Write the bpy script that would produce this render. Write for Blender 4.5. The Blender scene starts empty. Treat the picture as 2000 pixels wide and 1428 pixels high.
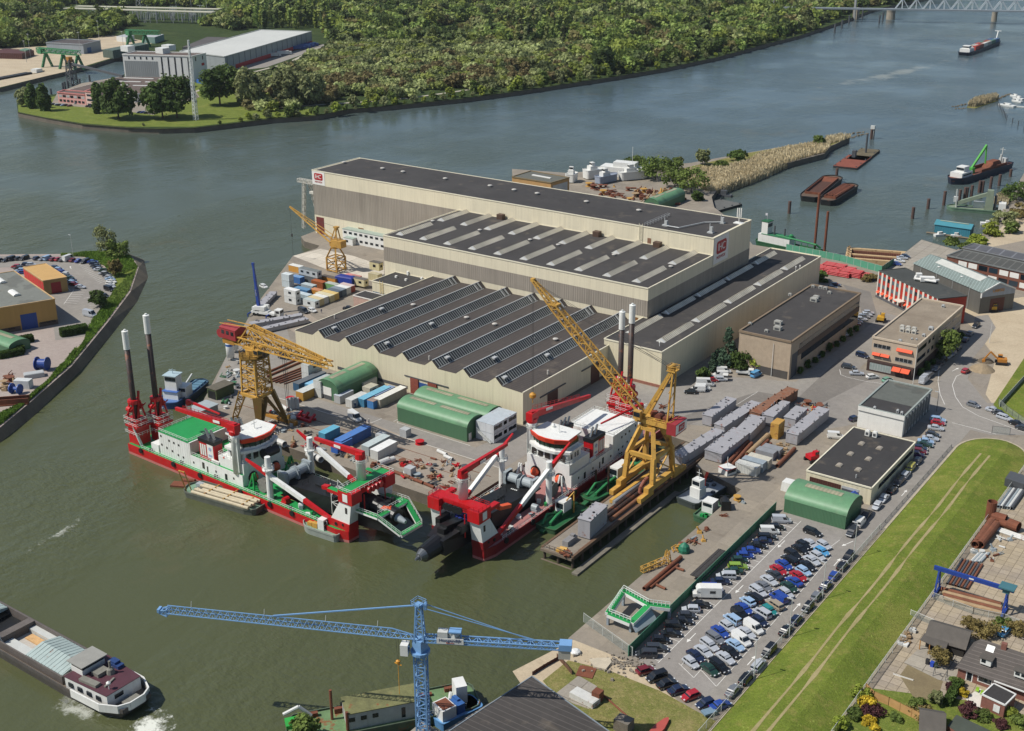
import bpy,math,random
import numpy as np
from mathutils import Vector,Matrix
from mathutils.geometry import tessellate_polygon
R=math.radians
rng=random.Random(7)
nr=np.random.RandomState(5)
sc=bpy.context.scene
col=sc.collection
FL,CP,CR,CY,CH=2393.56579,0.376036855,-0.00433207723,-0.620058429,145.0
def _cam():
 c,s=math.cos(CP),math.sin(CP)
 r0,fw,u0=np.array([1.,0,0]),np.array([0,c,-s]),np.array([0,s,c])
 cr,sr=math.cos(CR),math.sin(CR)
 rt,up=cr*r0+sr*u0,-sr*r0+cr*u0
 Mx=np.array([[math.cos(CY),math.sin(CY),0],[-math.sin(CY),math.cos(CY),0],[0,0,1.]])
 return Mx@rt,Mx@up,Mx@fw
RT,UP,FW=_cam()
def P(px,py,z=0.0):
 """world point at height z seen at a pixel of the 2000 x 1428 survey frame"""
 d=(px-1000)*RT-(py-714)*UP+FL*FW
 t=(z-CH)/d[2]
 return Vector((t*d[0],t*d[1],z))
def PY(px,py,y):
 d=(px-1000)*RT-(py-714)*UP+FL*FW
 t=y/d[1]
 return Vector((t*d[0],y,CH+t*d[2]))
def PX(px,py,x):
 d=(px-1000)*RT-(py-714)*UP+FL*FW
 t=x/d[0]
 return Vector((x,t*d[1],CH+t*d[2]))
def top(px,py,b):
 """height of the point above ground point b that shows at pixel row py"""
 lo,hi=-5.0,90.0
 for _ in range(40):
  m=(lo+hi)/2
  d=np.array([b[0],b[1],m-CH])
  y=714-FL*(d@UP)/(d@FW)
  if y>py:lo=m
  else:hi=m
 return lo
cam=bpy.data.objects.new('camera',bpy.data.cameras.new('camera'))
col.objects.link(cam)
m3=Matrix(np.stack([RT,UP,-FW],1).tolist())
cam.matrix_world=Matrix.Translation((0,0,CH))@m3.to_4x4()
cam.data.sensor_width=36.0
cam.data.lens=36.0*FL/2000.0
cam.data.clip_start,cam.data.clip_end=1.0,30000.0
sc.camera=cam
SUN_EL,SH_AZ=R(51.0),R(47.0)
sd=Vector((math.cos(SH_AZ)*math.cos(SUN_EL),math.sin(SH_AZ)*math.cos(SUN_EL),-math.sin(SUN_EL)))
sl=bpy.data.lights.new('sun','SUN');sl.energy=4.9;sl.angle=R(0.5);sl.color=(1.0,0.955,0.88)
so=bpy.data.objects.new('sun',sl);col.objects.link(so)
so.rotation_euler=sd.to_track_quat('-Z','Y').to_euler()
w=bpy.data.worlds.new('World');sc.world=w;w.use_nodes=True
nt=w.node_tree;bg=nt.nodes['Background']
sky=nt.nodes.new('ShaderNodeTexSky');sky.sky_type='NISHITA';sky.sun_disc=False
sky.sun_elevation=SUN_EL
sky.sun_rotation=math.atan2(-sd.x,-sd.y)
sky.air_density=1.0;sky.dust_density=0.7;sky.ozone_density=1.0
nt.links.new(sky.outputs[0],bg.inputs[0]);bg.inputs[1].default_value=0.095
sc.view_settings.view_transform='Standard';sc.view_settings.look='None'
sc.view_settings.gamma=1.0;sc.view_settings.use_curve_mapping=False
sc.view_settings.exposure=0.0
sc.cycles.max_bounces=5;sc.cycles.diffuse_bounces=2;sc.cycles.glossy_bounces=3
sc.cycles.transparent_max_bounces=8;sc.cycles.use_denoising=True
sc.cycles.caustics_reflective=False;sc.cycles.caustics_refractive=False
def C(h):
 h=h.lstrip('#')
 v=[int(h[i:i+2],16)/255 for i in(0,2,4)]
 return tuple(x/12.92 if x<=.04045 else((x+.055)/1.055)**2.4 for x in v)
class N:
 """small wrapper for building node trees"""
 def __init__(s,name):
  s.m=bpy.data.materials.new(name);s.m.use_nodes=True
  s.t=s.m.node_tree;s.b=s.t.nodes['Principled BSDF']
  s.tc=None
 def n(s,typ,**kw):
  o=s.t.nodes.new(typ)
  for k,v in kw.items():
   if k.startswith('i'):
    key=k[1:]
    o.inputs[int(key)if key.isdigit()else key.replace('_',' ')].default_value=v
   else:setattr(o,k,v)
  return o
 def l(s,a,b):s.t.links.new(a,b)
 def pos(s):
  if s.tc is None:s.tc=s.n('ShaderNodeTexCoord')
  return s.tc.outputs['Object']
 def noise(s,scale,detail=5,vec=None,rough=.55,stretch=None):
  o=s.n('ShaderNodeTexNoise');o.inputs['Scale'].default_value=scale
  o.inputs['Detail'].default_value=detail;o.inputs['Roughness'].default_value=rough
  v=vec or s.pos()
  if stretch:
   mp=s.n('ShaderNodeMapping');mp.inputs['Scale'].default_value=stretch
   s.l(v,mp.inputs[0]);v=mp.outputs[0]
  s.l(v,o.inputs['Vector']);return o.outputs['Fac']
 def mr(s,f,a,b,c,d):
  o=s.n('ShaderNodeMapRange');o.inputs[1].default_value=a;o.inputs[2].default_value=b
  o.inputs[3].default_value=c;o.inputs[4].default_value=d
  s.l(f,o.inputs[0]);return o.outputs[0]
 def mix(s,f,a,b,mode='MIX'):
  o=s.n('ShaderNodeMix',data_type='RGBA',blend_type=mode)
  if hasattr(f,'links'):s.l(f,o.inputs[0])
  else:o.inputs[0].default_value=f
  for i,x in((6,a),(7,b)):
   if hasattr(x,'links'):s.l(x,o.inputs[i])
   else:o.inputs[i].default_value=(*x,1)
  return o.outputs[2]
 def mul(s,c,f):
  """colour times a scalar"""
  o=s.n('ShaderNodeMix',data_type='RGBA',blend_type='MULTIPLY');o.inputs[0].default_value=1
  if hasattr(c,'links'):s.l(c,o.inputs[6])
  else:o.inputs[6].default_value=(*c,1)
  cb=s.n('ShaderNodeCombineColor')
  for i in range(3):s.l(f,cb.inputs[i])
  s.l(cb.outputs[0],o.inputs[7]);return o.outputs[2]
 def bump(s,h,dist,strength=.6):
  o=s.n('ShaderNodeBump');o.inputs['Distance'].default_value=dist;o.inputs['Strength'].default_value=strength
  s.l(h,o.inputs['Height']);s.l(o.outputs[0],s.b.inputs['Normal']);return o
 def color(s,c):
  if hasattr(c,'links'):s.l(c,s.b.inputs['Base Color'])
  else:s.b.inputs['Base Color'].default_value=(*c,1)
MATS={}
def mat(h,rough=.6,var=.14,scale=.35,metal=0.0,streak=0.0,rust=0.0,name=None):
 """painted or plain surface with weathering; h is a hex colour"""
 key=(h,rough,var,scale,metal,streak,rust)
 if key in MATS:return MATS[key]
 k=N(name or 'paint_%s'%h);c=C(h)
 f=k.mr(k.noise(scale,6),.25,.75,1-var,1+var)
 cc=k.mul(c,f)
 f2=k.mr(k.noise(scale*9,3),.3,.7,1-var*.5,1+var*.5)
 cc=k.mul(cc,f2)
 if streak:
  st=k.noise(1.0,4,stretch=(1.6,1.6,.07))
  cc=k.mix(k.mr(st,.52,.8,0,streak),cc,C('6b5a48'))
 if rust:
  rs=k.noise(.55,7,rough=.7)
  cc=k.mix(k.mr(rs,.62-rust*.2,.68-rust*.12,0,.85),cc,C('7a4527'))
 k.color(cc);k.b.inputs['Roughness'].default_value=rough;k.b.inputs['Metallic'].default_value=metal
 MATS[key]=k.m;return k.m
def glass_mat(h='1c2329',rough=.08):
 key=('glass',h)
 if key in MATS:return MATS[key]
 k=N('window_glass');k.color(C(h));k.b.inputs['Roughness'].default_value=rough
 k.b.inputs['Specular IOR Level'].default_value=.7
 MATS[key]=k.m;return k.m
def car_mat(h):
 key=('car',h)
 if key in MATS:return MATS[key]
 k=N('car_paint');k.color(C(h));k.b.inputs['Roughness'].default_value=.28
 k.b.inputs['Coat Weight'].default_value=.6;k.b.inputs['Coat Roughness'].default_value=.06
 MATS[key]=k.m;return k.m
def clad(h,pitch=.5,depth=.05,dirt=.25,axis=None,var=.08,rough=.55):
 """profiled sheet cladding: ribs run vertically on every wall"""
 key=('clad',h,pitch,dirt,axis,var)
 if key in MATS:return MATS[key]
 k=N('profiled_sheet');c=C(h)
 sp=k.n('ShaderNodeSeparateXYZ');k.l(k.pos(),sp.inputs[0])
 if axis is None:
  a=k.n('ShaderNodeMath',operation='ADD');k.l(sp.outputs[0],a.inputs[0]);k.l(sp.outputs[1],a.inputs[1]);v=a.outputs[0]
 else:v=sp.outputs[axis]
 q=k.n('ShaderNodeMath',operation='MULTIPLY',i1=2*math.pi/pitch);k.l(v,q.inputs[0])
 sn=k.n('ShaderNodeMath',operation='SINE');k.l(q.outputs[0],sn.inputs[0])
 k.bump(sn.outputs[0],depth,.5)
 f=k.mr(k.noise(.06,5),.3,.7,1-var,1+var)
 cc=k.mul(c,f)
 wv=k.noise(.9,2,stretch=(1,1,.02));cc=k.mul(cc,k.mr(wv,.3,.7,1-var*.8,1+var*.8))
 st=k.noise(1.3,5,stretch=(1.5,1.5,.05));cc=k.mix(k.mr(st,.5,.85,0,dirt),cc,C('6a5b47'))
 k.color(cc);k.b.inputs['Roughness'].default_value=rough
 MATS[key]=k.m;return k.m
def roof_mat(h,seam=0.0,axis=0,patch=.25,rough=.85):
 key=('roof',h,seam,axis,patch)
 if key in MATS:return MATS[key]
 k=N('roofing');c=C(h)
 cc=k.mul(c,k.mr(k.noise(.05,6),.25,.75,1-patch,1+patch))
 cc=k.mul(cc,k.mr(k.noise(.7,6,rough=.7),.3,.7,.88,1.12))
 cc=k.mix(k.mr(k.noise(.16,6,rough=.65),.58,.76,0,.4),cc,C('857866'));cc=k.mix(k.mr(k.noise(.09,3),.6,.64,0,.3),cc,C('25221f'))
 if seam:
  sp=k.n('ShaderNodeSeparateXYZ');k.l(k.pos(),sp.inputs[0])
  d=k.n('ShaderNodeMath',operation='DIVIDE',i1=seam);k.l(sp.outputs[axis],d.inputs[0])
  fr=k.n('ShaderNodeMath',operation='FRACT');k.l(d.outputs[0],fr.inputs[0])
  cc=k.mix(k.mr(fr.outputs[0],.86,.9,0,.7),cc,tuple(x*2.2 for x in c))
 k.color(cc);k.b.inputs['Roughness'].default_value=rough
 k.bump(k.noise(6,3),.02,.3)
 MATS[key]=k.m;return k.m
class MB:
 def __init__(s):s.v=[];s.f=[];s.mi=[];s.cur=0
 def add(s,vs,fs):
  o=len(s.v);s.v+=[tuple(x)for x in vs]
  for f in fs:s.f.append(tuple(i+o for i in f));s.mi.append(s.cur)
  return s
 def box(s,x,y,z,sx,sy,sz,rz=0.0,taper=1.0,tx=0.0,ty=0.0):
  """box standing on z, centred on x, y"""
  vs=[]
  c,n=math.cos(rz),math.sin(rz)
  for k,zz,t in((0,z,1.0),(1,z+sz,taper)):
   for a,b in((-1,-1),(1,-1),(1,1),(-1,1)):
    u,q=a*sx/2*t+tx*k,b*sy/2*t+ty*k
    vs.append((x+u*c-q*n,y+u*n+q*c,zz))
  return s.add(vs,[(3,2,1,0),(4,5,6,7),(0,1,5,4),(1,2,6,5),(2,3,7,6),(3,0,4,7)])
 def b2(s,x0,x1,y0,y1,z0,z1):
  return s.box((x0+x1)/2,(y0+y1)/2,z0,abs(x1-x0),abs(y1-y0),z1-z0)
 def prism(s,pts,z0,z1,cap=True):
  """upright prism on a plan polygon (any winding)"""
  pts=[(p[0],p[1])for p in pts]
  a=sum(pts[i][0]*pts[(i+1)%len(pts)][1]-pts[(i+1)%len(pts)][0]*pts[i][1]for i in range(len(pts)))
  if a<0:pts=pts[::-1]
  n=len(pts)
  vs=[(x,y,z0)for x,y in pts]+[(x,y,z1)for x,y in pts]
  fs=[(i,(i+1)%n,(i+1)%n+n,i+n)for i in range(n)]
  s.add(vs,fs)
  if cap:
   tr=tessellate_polygon([[Vector((x,y,0))for x,y in pts]])
   for t in tr:
    p0,p1,p2=(pts[i]for i in t)
    ar=(p1[0]-p0[0])*(p2[1]-p0[1])-(p2[0]-p0[0])*(p1[1]-p0[1])
    t=t if ar>0 else t[::-1]
    s.add([(pts[i][0],pts[i][1],z1)for i in t],[(0,1,2)])
    s.add([(pts[i][0],pts[i][1],z0)for i in t],[(2,1,0)])
  return s
 def sheet(s,pts):
  """flat polygon from 3-D points"""
  pts=[Vector(p)for p in pts]
  for t in tessellate_polygon([pts]):
   a,b,c=(pts[i]for i in t)
   if(b-a).cross(c-a).z<0:a,b,c=a,c,b
   s.add([a,b,c],[(0,1,2)])
  return s
 def extr(s,prof,p0,p1,cap=True):
  """profile (list of (across, up)) swept from p0 to p1 (level)"""
  p0,p1=Vector(p0),Vector(p1);d=(p1-p0).normalized();a=Vector((d.y,-d.x,0)).normalized()
  n=len(prof)
  up=Vector((0,0,1))
  vs=[p0+a*u+up*h for u,h in prof]+[p1+a*u+up*h for u,h in prof]
  fs=[(i,i+n,(i+1)%n+n,(i+1)%n)for i in range(n)]
  if cap:fs+=[tuple(range(n)),tuple(range(2*n-1,n-1,-1))]
  return s.add(vs,fs)
 def beam(s,p,q,w,h=None,up=None,w2=None,h2=None):
  p,q=Vector(p),Vector(q);h=h or w;w2=w2 or w;h2=h2 or h
  d=q-p
  if d.length<1e-6:return s
  d.normalize();u0=Vector(up)if up else Vector((0,0,1))
  if abs(d.dot(u0))>.98:u0=Vector((0,1,0))
  sd_=d.cross(u0).normalized();u=sd_.cross(d)
  vs=[]
  for o,ww,hh in((p,w,h),(q,w2,h2)):
   for a,b in((-1,-1),(1,-1),(1,1),(-1,1)):vs.append(o+sd_*a*ww/2+u*b*hh/2)
  return s.add(vs,[(0,1,2,3),(7,6,5,4),(0,4,5,1),(1,5,6,2),(2,6,7,3),(3,7,4,0)])
 def tube(s,p,q,r,n=8,r2=None,cap=True,hollow=False):
  p,q=Vector(p),Vector(q);r2=r if r2 is None else r2;d=q-p
  if d.length<1e-6:return s
  d.normalize();u0=Vector((0,0,1))if abs(d.z)<.95 else Vector((1,0,0))
  a=d.cross(u0).normalized();b=d.cross(a)
  vs=[]
  for o,rr in((p,r),(q,r2)):
   for i in range(n):
    t=2*math.pi*i/n;vs.append(o+a*math.cos(t)*rr+b*math.sin(t)*rr)
  fs=[(i,i+n,(i+1)%n+n,(i+1)%n)for i in range(n)]
  if cap and not hollow:fs+=[tuple(range(n)),tuple(range(2*n-1,n-1,-1))]
  s.add(vs,fs)
  if hollow:
   vs=[]
   for o,rr in((p+d*.002,r*.86),(q-d*.002,r2*.86)):
    for i in range(n):
     t=2*math.pi*i/n;vs.append(o+a*math.cos(t)*rr+b*math.sin(t)*rr)
   s.add(vs,[((i+1)%n,(i+1)%n+n,i+n,i)for i in range(n)])
   oo=len(s.v)-4*n
   for k in(0,n):
    for i in range(n):s.f.append((oo+k+i,oo+k+(i+1)%n,oo+2*n+k+(i+1)%n,oo+2*n+k+i));s.mi.append(s.cur)
  return s
 def path(s,pts,r,n=6):
  for a,b in zip(pts,pts[1:]):s.tube(a,b,r,n)
  return s
 def lathe(s,x,y,prof,n=16):
  """profile list of (radius, z) turned round a vertical axis"""
  k=len(prof);vs=[]
  for r,z in prof:
   for i in range(n):
    t=2*math.pi*i/n;vs.append((x+r*math.cos(t),y+r*math.sin(t),z))
  fs=[(j*n+i,j*n+(i+1)%n,(j+1)*n+(i+1)%n,(j+1)*n+i)for j in range(k-1)for i in range(n)]
  fs+=[tuple(range(n-1,-1,-1)),tuple((k-1)*n+i for i in range(n))]
  return s.add(vs,fs)
 def lattice(s,p,q,w0,h0,w1=None,h1=None,n=12,r=.12,rb=.07,tri=False,up=None):
  """lattice girder with chords and zig-zag bracing; tri: one top chord, two bottom chords"""
  p,q=Vector(p),Vector(q);w1=w0 if w1 is None else w1;h1=h0 if h1 is None else h1
  d=(q-p).normalized();u0=Vector(up)if up else Vector((0,0,1))
  if abs(d.dot(u0))>.98:u0=Vector((1,0,0))
  a=d.cross(u0).normalized();u=a.cross(d)
  offs=((-.5,0),(.5,0),(0,1))if tri else((-.5,-.5),(.5,-.5),(.5,.5),(-.5,.5))
  def pt(t,k):
   o=p.lerp(q,t);ww,hh=w0+(w1-w0)*t,h0+(h1-h0)*t
   return o+a*offs[k][0]*ww+u*offs[k][1]*hh
  m=len(offs)
  for k in range(m):s.beam(pt(0,k),pt(1,k),2*r,2*r,up=u)
  for i in range(n):
   t0,t1=i/n,(i+1)/n
   for k in range(m):
    k2=(k+1)%m
    if i%2:s.beam(pt(t0,k),pt(t1,k2),2*rb,2*rb,up=u)
    else:s.beam(pt(t0,k2),pt(t1,k),2*rb,2*rb,up=u)
    if not tri and m==4 and i%2==0:s.beam(pt(t0,k),pt(t0,k2),2*rb,2*rb,up=u)
  return s
 def rail(s,pts,h=1.0,sp=1.6,r=.035,closed=False,bars=2):
  """guard rail along 3-D points"""
  pts=[Vector(p)for p in pts]
  if closed:pts=pts+[pts[0]]
  up=Vector((0,0,1))
  for a,b in zip(pts,pts[1:]):
   L=(b-a).length;n=max(1,int(L/sp))
   for i in range(n+1):
    c=a.lerp(b,i/n);s.beam(c,c+up*h,2*r,2*r)
   for j in range(bars):
    hh=h*(j+1)/bars;s.beam(a+up*hh,b+up*hh,2*r,2*r)
  return s
 def obj(s,name,m,parent=None,loc=None,world=False,smooth=False,rz=0.0):
  """link as one mesh object; world: vertices are world coordinates"""
  vs=np.array(s.v,float)if s.v else np.zeros((0,3))
  if parent is None and world and loc is None:
   mn,mx=vs.min(0),vs.max(0);loc=((mn[0]+mx[0])/2,(mn[1]+mx[1])/2,mn[2])
  if world:
   if parent is not None:
    root=parent
    while root.parent:root=root.parent
    l,r_=np.array(root.location),root.rotation_euler.z
   else:l,r_=np.array(loc),rz
   vs=vs-l
   if r_:
    c,n=math.cos(-r_),math.sin(-r_)
    vs=np.stack([vs[:,0]*c-vs[:,1]*n,vs[:,0]*n+vs[:,1]*c,vs[:,2]],1)
  me=bpy.data.meshes.new(name);me.from_pydata(vs.tolist(),[],s.f)
  ms=m if isinstance(m,(list,tuple))else[m]
  for x in ms:me.materials.append(x)
  if len(ms)>1:me.polygons.foreach_set('material_index',[min(i,len(ms)-1)for i in s.mi])
  if smooth:me.polygons.foreach_set('use_smooth',[True]*len(me.polygons))
  me.update()
  o=bpy.data.objects.new(name,me);col.objects.link(o)
  if parent is not None:o.parent=parent
  else:
   if loc is not None:o.location=loc
   o.rotation_euler.z=rz
  return o
def tag(o,label=None,cat=None,group=None,kind=None):
 if label:o['label']=label
 if cat:o['category']=cat
 if group:o['group']=group
 if kind:o['kind']=kind
 return o
def thing(name,label,cat,loc=(0,0,0),rz=0.0,group=None):
 o=bpy.data.objects.new(name,None);col.objects.link(o);o.empty_display_size=.5
 o.location=loc;o.rotation_euler.z=rz
 return tag(o,label,cat,group)
def struct(o):o['kind']='structure';return o
def copy_tree(o,parent=None):
 c=o.copy();col.objects.link(c)
 if parent is not None:c.parent=parent
 for ch in list(o.children):copy_tree(ch,c)
 return c
def again(o,loc,rz,label=None,scale=None):
 c=copy_tree(o);c.location=loc;c.rotation_euler.z=rz
 if label:c['label']=label
 if scale is not None:c.scale=(scale,)*3 if not hasattr(scale,'__len__')else scale
 return c
def text(body,size,m,parent,mtx,name='lettering',depth=.04,wide=1.0):
 """lettering as a mesh; mtx places it in the thing's frame"""
 cu=bpy.data.curves.new(name,'FONT');cu.body=body;cu.size=size;cu.extrude=depth
 cu.align_x='CENTER';cu.align_y='CENTER';cu.space_character=wide
 t=bpy.data.objects.new('tmp',cu);col.objects.link(t)
 dg=bpy.context.evaluated_depsgraph_get()
 me=bpy.data.meshes.new_from_object(t.evaluated_get(dg))
 bpy.data.objects.remove(t);bpy.data.curves.remove(cu)
 me.transform(mtx);me.materials.clear();me.materials.append(m)
 o=bpy.data.objects.new(name,me);col.objects.link(o)
 if parent is not None:o.parent=parent
 return o
def frame(o,xd,yd):
 """matrix with given origin, x direction and y direction"""
 x=Vector(xd).normalized();y=Vector(yd);y=(y-x*y.dot(x)).normalized();z=x.cross(y)
 return Matrix(((x.x,y.x,z.x,o[0]),(x.y,y.y,z.y,o[1]),(x.z,y.z,z.z,o[2]),(0,0,0,1)))
def ground_mat(name,h,h2,sc_=.06,stain='5d5348',stain_amt=.35,joint=0.0,jw=.03,jd=.42,rough=.92,fine=.12):
 k=N(name)
 cc=k.mix(k.mr(k.noise(sc_,7,rough=.6),.36,.64,0,1),C(h),C(h2))
 cc=k.mul(cc,k.mr(k.noise(sc_*14,6,rough=.7),.3,.7,1-fine,1+fine))
 cc=k.mul(cc,k.mr(k.noise(3.0,4,rough=.7),.3,.7,1-fine*.7,1+fine*.7))
 if stain_amt:
  cc=k.mix(k.mr(k.noise(sc_*2.3,8,rough=.72),.56,.74,0,stain_amt),cc,C(stain))
  cc=k.mix(k.mr(k.noise(sc_*7,5,rough=.7),.66,.76,0,stain_amt),cc,C(stain))
 if joint:
  br=k.n('ShaderNodeTexBrick',offset=0.0,squash=1.0)
  br.inputs['Color1'].default_value=(1,1,1,1);br.inputs['Color2'].default_value=(.82,.82,.82,1)
  br.inputs['Mortar'].default_value=(jd,jd*.97,jd*.92,1);br.inputs['Scale'].default_value=1.0
  br.inputs['Mortar Size'].default_value=jw;br.inputs['Brick Width'].default_value=joint;br.inputs['Row Height'].default_value=joint
  k.l(k.pos(),br.inputs['Vector'])
  cc=k.mix(1.0,cc,br.outputs['Color'],'MULTIPLY')
 k.color(cc);k.b.inputs['Roughness'].default_value=rough
 k.bump(k.noise(5,3),.03,.3)
 return k.m
G_YARD=ground_mat('yard_paving','857d72','8f8576',.05,'5f5344',.6,joint=6.0,jw=.035,jd=.78)
G_ASPH=ground_mat('old_asphalt','7f7a74','8a857d',.04,'605a53',.45)
G_ASPD=ground_mat('dark_asphalt','6c6761','77726b',.05,'524e48',.45)
G_PARK=ground_mat('car_park_asphalt','837e78','8d8882',.05,'65605a',.4)
G_LEFT=ground_mat('brick_paving','94877f','9d9188',.06,'75695f',.25)
G_SLAB=ground_mat('concrete_slabs','bcb3a4','c8c0b1',.07,'9a9080',.3,joint=7.0,jw=.08)
G_TILE=ground_mat('stelcon_slabs','9b8f7f','a8997f',.09,'75654f',.4,joint=2.0,jw=.06)
G_TILE2=ground_mat('grey_slabs','958e83','a09889',.09,'7a7266',.35,joint=4.0,jw=.08)
G_SAND=ground_mat('sandy_soil','a8987f','b5a68c',.08,'7c6b52',.4)
G_DIRT=ground_mat('bare_garden_soil','6f6248','7d7052',.2,'55503a',.5)
G_STONE=ground_mat('stone_revetment','5c5446','716857',.12,'3a352b',.6)
G_QUAY=ground_mat('quay_wall','5b544a','6b6256',.2,'393228',.6)
def grass_mat(name,h,h2,h3,s=.12):
 k=N(name)
 cc=k.mix(k.mr(k.noise(s,7,rough=.65),.35,.65,0,1),C(h),C(h2))
 cc=k.mix(k.mr(k.noise(s*3.5,6,rough=.7),.5,.72,0,.85),cc,C(h3));cc=k.mix(k.mr(k.noise(s*.5,4),.55,.7,0,.5),cc,C(h3));cc=k.mix(k.mr(k.noise(1.1,3),.66,.72,0,.5),cc,C('8f9a4a'))
 cc=k.mul(cc,k.mr(k.noise(2.2,6,rough=.75),.3,.7,.68,1.32))
 k.color(cc);k.b.inputs['Roughness'].default_value=.95;k.b.inputs['Specular IOR Level'].default_value=.15
 k.bump(k.noise(3.5,4,rough=.7),.25,.7)
 return k.m
G_GRASS=grass_mat('dike_grass','5a6827','6a772e','817c42')
G_LAWN=grass_mat('lawn','5b682a','697634','7f7f42',.2)
G_ROUGH=grass_mat('rough_grass','666b36','7d7748','96875e',.25)
G_FAR=grass_mat('far_meadow','50622f','637237','7b7a4c',.02)
G_WOOD=grass_mat('wood_floor','2c3a1c','364523','47502c',.05)
def water_mat():
 k=N('river_water')
 base=k.mix(k.mr(k.noise(.004,4),.35,.65,0,1),C('454a30'),C('4e5237'))
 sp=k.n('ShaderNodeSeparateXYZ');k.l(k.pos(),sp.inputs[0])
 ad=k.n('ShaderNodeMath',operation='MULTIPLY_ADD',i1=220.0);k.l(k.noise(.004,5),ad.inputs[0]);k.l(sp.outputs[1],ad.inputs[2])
 base=k.mix(k.mr(ad.outputs[0],380,900,0,1),base,C('46555a'))  # sky reflection painted into the base colour, bluer towards the far river
 base=k.mix(k.mr(k.noise(.02,6,rough=.7),.58,.78,0,.5),base,C('63593f'))
 k.color(base);k.b.inputs['IOR'].default_value=1.333
 ru=k.noise(.006,5,stretch=(1,2.6,1),rough=.6)
 k.l(k.mr(ru,.3,.7,.12,.3),k.b.inputs['Roughness'])
 n1=k.noise(.55,3,stretch=(1,1.7,1));n2=k.noise(.13,3,stretch=(1.5,1,1))
 a=k.n('ShaderNodeMath',operation='MULTIPLY_ADD',i1=2.2);k.l(n2,a.inputs[0]);k.l(n1,a.inputs[2])
 calm=k.mr(k.noise(.011,5,stretch=(1.8,1,1)),.42,.62,.12,1.0);hm=k.n('ShaderNodeMath',operation='MULTIPLY');k.l(a.outputs[0],hm.inputs[0]);k.l(calm,hm.inputs[1]);bp=k.bump(hm.outputs[0],.75,.55)
 k.l(k.mr(ru,.3,.7,.2,.7),bp.inputs['Strength'])
 return k.m
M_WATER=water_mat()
def foam_mat(name,cover,scale,amt=.9):
 k=N(name)
 n=k.noise(scale,9,rough=.78);u=k.n('ShaderNodeUVMap')
 sx=k.n('ShaderNodeSeparateXYZ');k.l(u.outputs[0],sx.inputs[0])
 t=k.n('ShaderNodeMath',operation='MULTIPLY_ADD',i1=.3,i2=cover-.3);k.l(sx.outputs[0],t.inputs[0])
 d=k.n('ShaderNodeMath',operation='ADD');k.l(n,d.inputs[0]);k.l(t.outputs[0],d.inputs[1])
 al=k.mr(d.outputs[0],.50,.66,0,amt)
 k.color(C('d9dbcf'));k.b.inputs['Roughness'].default_value=.7;k.l(al,k.b.inputs['Alpha'])
 return k.m
ZW=-3.0
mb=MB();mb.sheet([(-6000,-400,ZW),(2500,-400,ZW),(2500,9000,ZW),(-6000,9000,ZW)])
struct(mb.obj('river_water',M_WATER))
def W(*pts):return[Vector((x,y,0))for x,y in pts]
def PP(*pts,z=0.0):return[P(x,y,z)for x,y in pts]
def land(name,pts,m,z1=0.0,z0=-6.0):
 b=MB();b.prism(pts,z0,z1);o=b.obj(name,[m,G_QUAY]);me=o.data
 for p in me.polygons:p.material_index=0 if p.normal.z>.5 else 1
 return struct(o)
def flat(name,pts,m,z=.004):
 b=MB();b.sheet([(p[0],p[1],z)for p in pts]);return struct(b.obj(name,m))
yard=PP((594,471),(624,480),(619,485),(572,500),(497,600),(440,700))+W((-272,221),(-266,213.5),(-169,213.5),(-169,287),(-147,287),(-146,280.5),(-132.5,279),(-131,267.5),(-115.2,262),(-115.2,181))+PP((1090,1292),(1040,1322),(860,1432),(840,1700))+W((-60,60),(700,60),(700,700))+PP((2120,300),(2000,338),(1962,405),(1925,452),(1890,478),(1868,488),(1800,468),(1724,527),(1640,505),(1470,478),(1440,440),(1395,405),(1390,385),(1400,372),(1465,348),(1480,333),(1540,318),(1610,300),(1622,286),(1660,268),(1640,264),(1590,276),(1450,300),(1350,318),(1235,327),(1110,338),(1000,330))+W((-300,424),(-386,424))+PP((588,462))
land('yard_ground',yard,G_YARD)
far=PP((33,203),(35,220),(90,231),(160,243),(250,250),(310,252),(380,250),(440,243),(530,232),(620,226),(680,213),(760,207),(900,193),(1000,180),(1100,165),(1200,150),(1300,133),(1400,112),(1500,85),(1560,70),(1620,50),(1655,38),(1700,20),(1850,-12),(2300,-60),(3200,-120),(3200,-205),(-1600,-205),(-1600,230),(-300,190),(0,172),(90,149),(130,140),(180,127),(240,108),(262,99),(276,100),(255,118),(240,150),(160,163),(110,184),(60,190))
land('far_bank',far,G_WOOD,.1)
fi=[(33,203),(35,220),(90,231),(160,243),(250,250),(310,252),(380,250),(440,243),(530,232),(620,226),(680,213),(760,207),(900,193),(1000,180),(1100,165),(1200,150),(1300,133),(1400,112),(1500,85),(1560,70),(1620,50),(1655,38),(1700,20)]
b=MB()
fo=[(P(x,y,.16),P(x+.5,y+3.4-x*.001,ZW-.4))for x,y in fi]
for(a,c),(d,e)in zip(fo,fo[1:]):m1,m2=a.lerp(c,.8),d.lerp(e,.8);b.add([a,d,m2,m1],[(3,2,1,0)]);b.cur=1;b.add([m1,m2,e,c],[(3,2,1,0)]);b.cur=0
struct(b.obj('river_bank',[G_ROUGH,G_STONE]))
left=PP((-400,500),(150,496),(215,491),(258,500),(271,522),(255,570),(210,630),(140,715),(60,785),(0,835),(-160,935),(-500,1100),(-900,900))
land('west_bank',left,G_LEFT)
ins=PP((215,491),(258,500),(271,522),(255,570),(210,630),(140,715),(60,785),(0,835),(-160,935))
outs=[P(x,y,-3.3)for x,y in((215,480),(283,508),(291,543),(270,590),(226,648),(161,724),(68,814),(0,868),(-160,975))]
b=MB()
for i in range(len(ins)-1):b.add([ins[i],ins[i+1],outs[i+1],outs[i]],[(3,2,1,0)])
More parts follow.
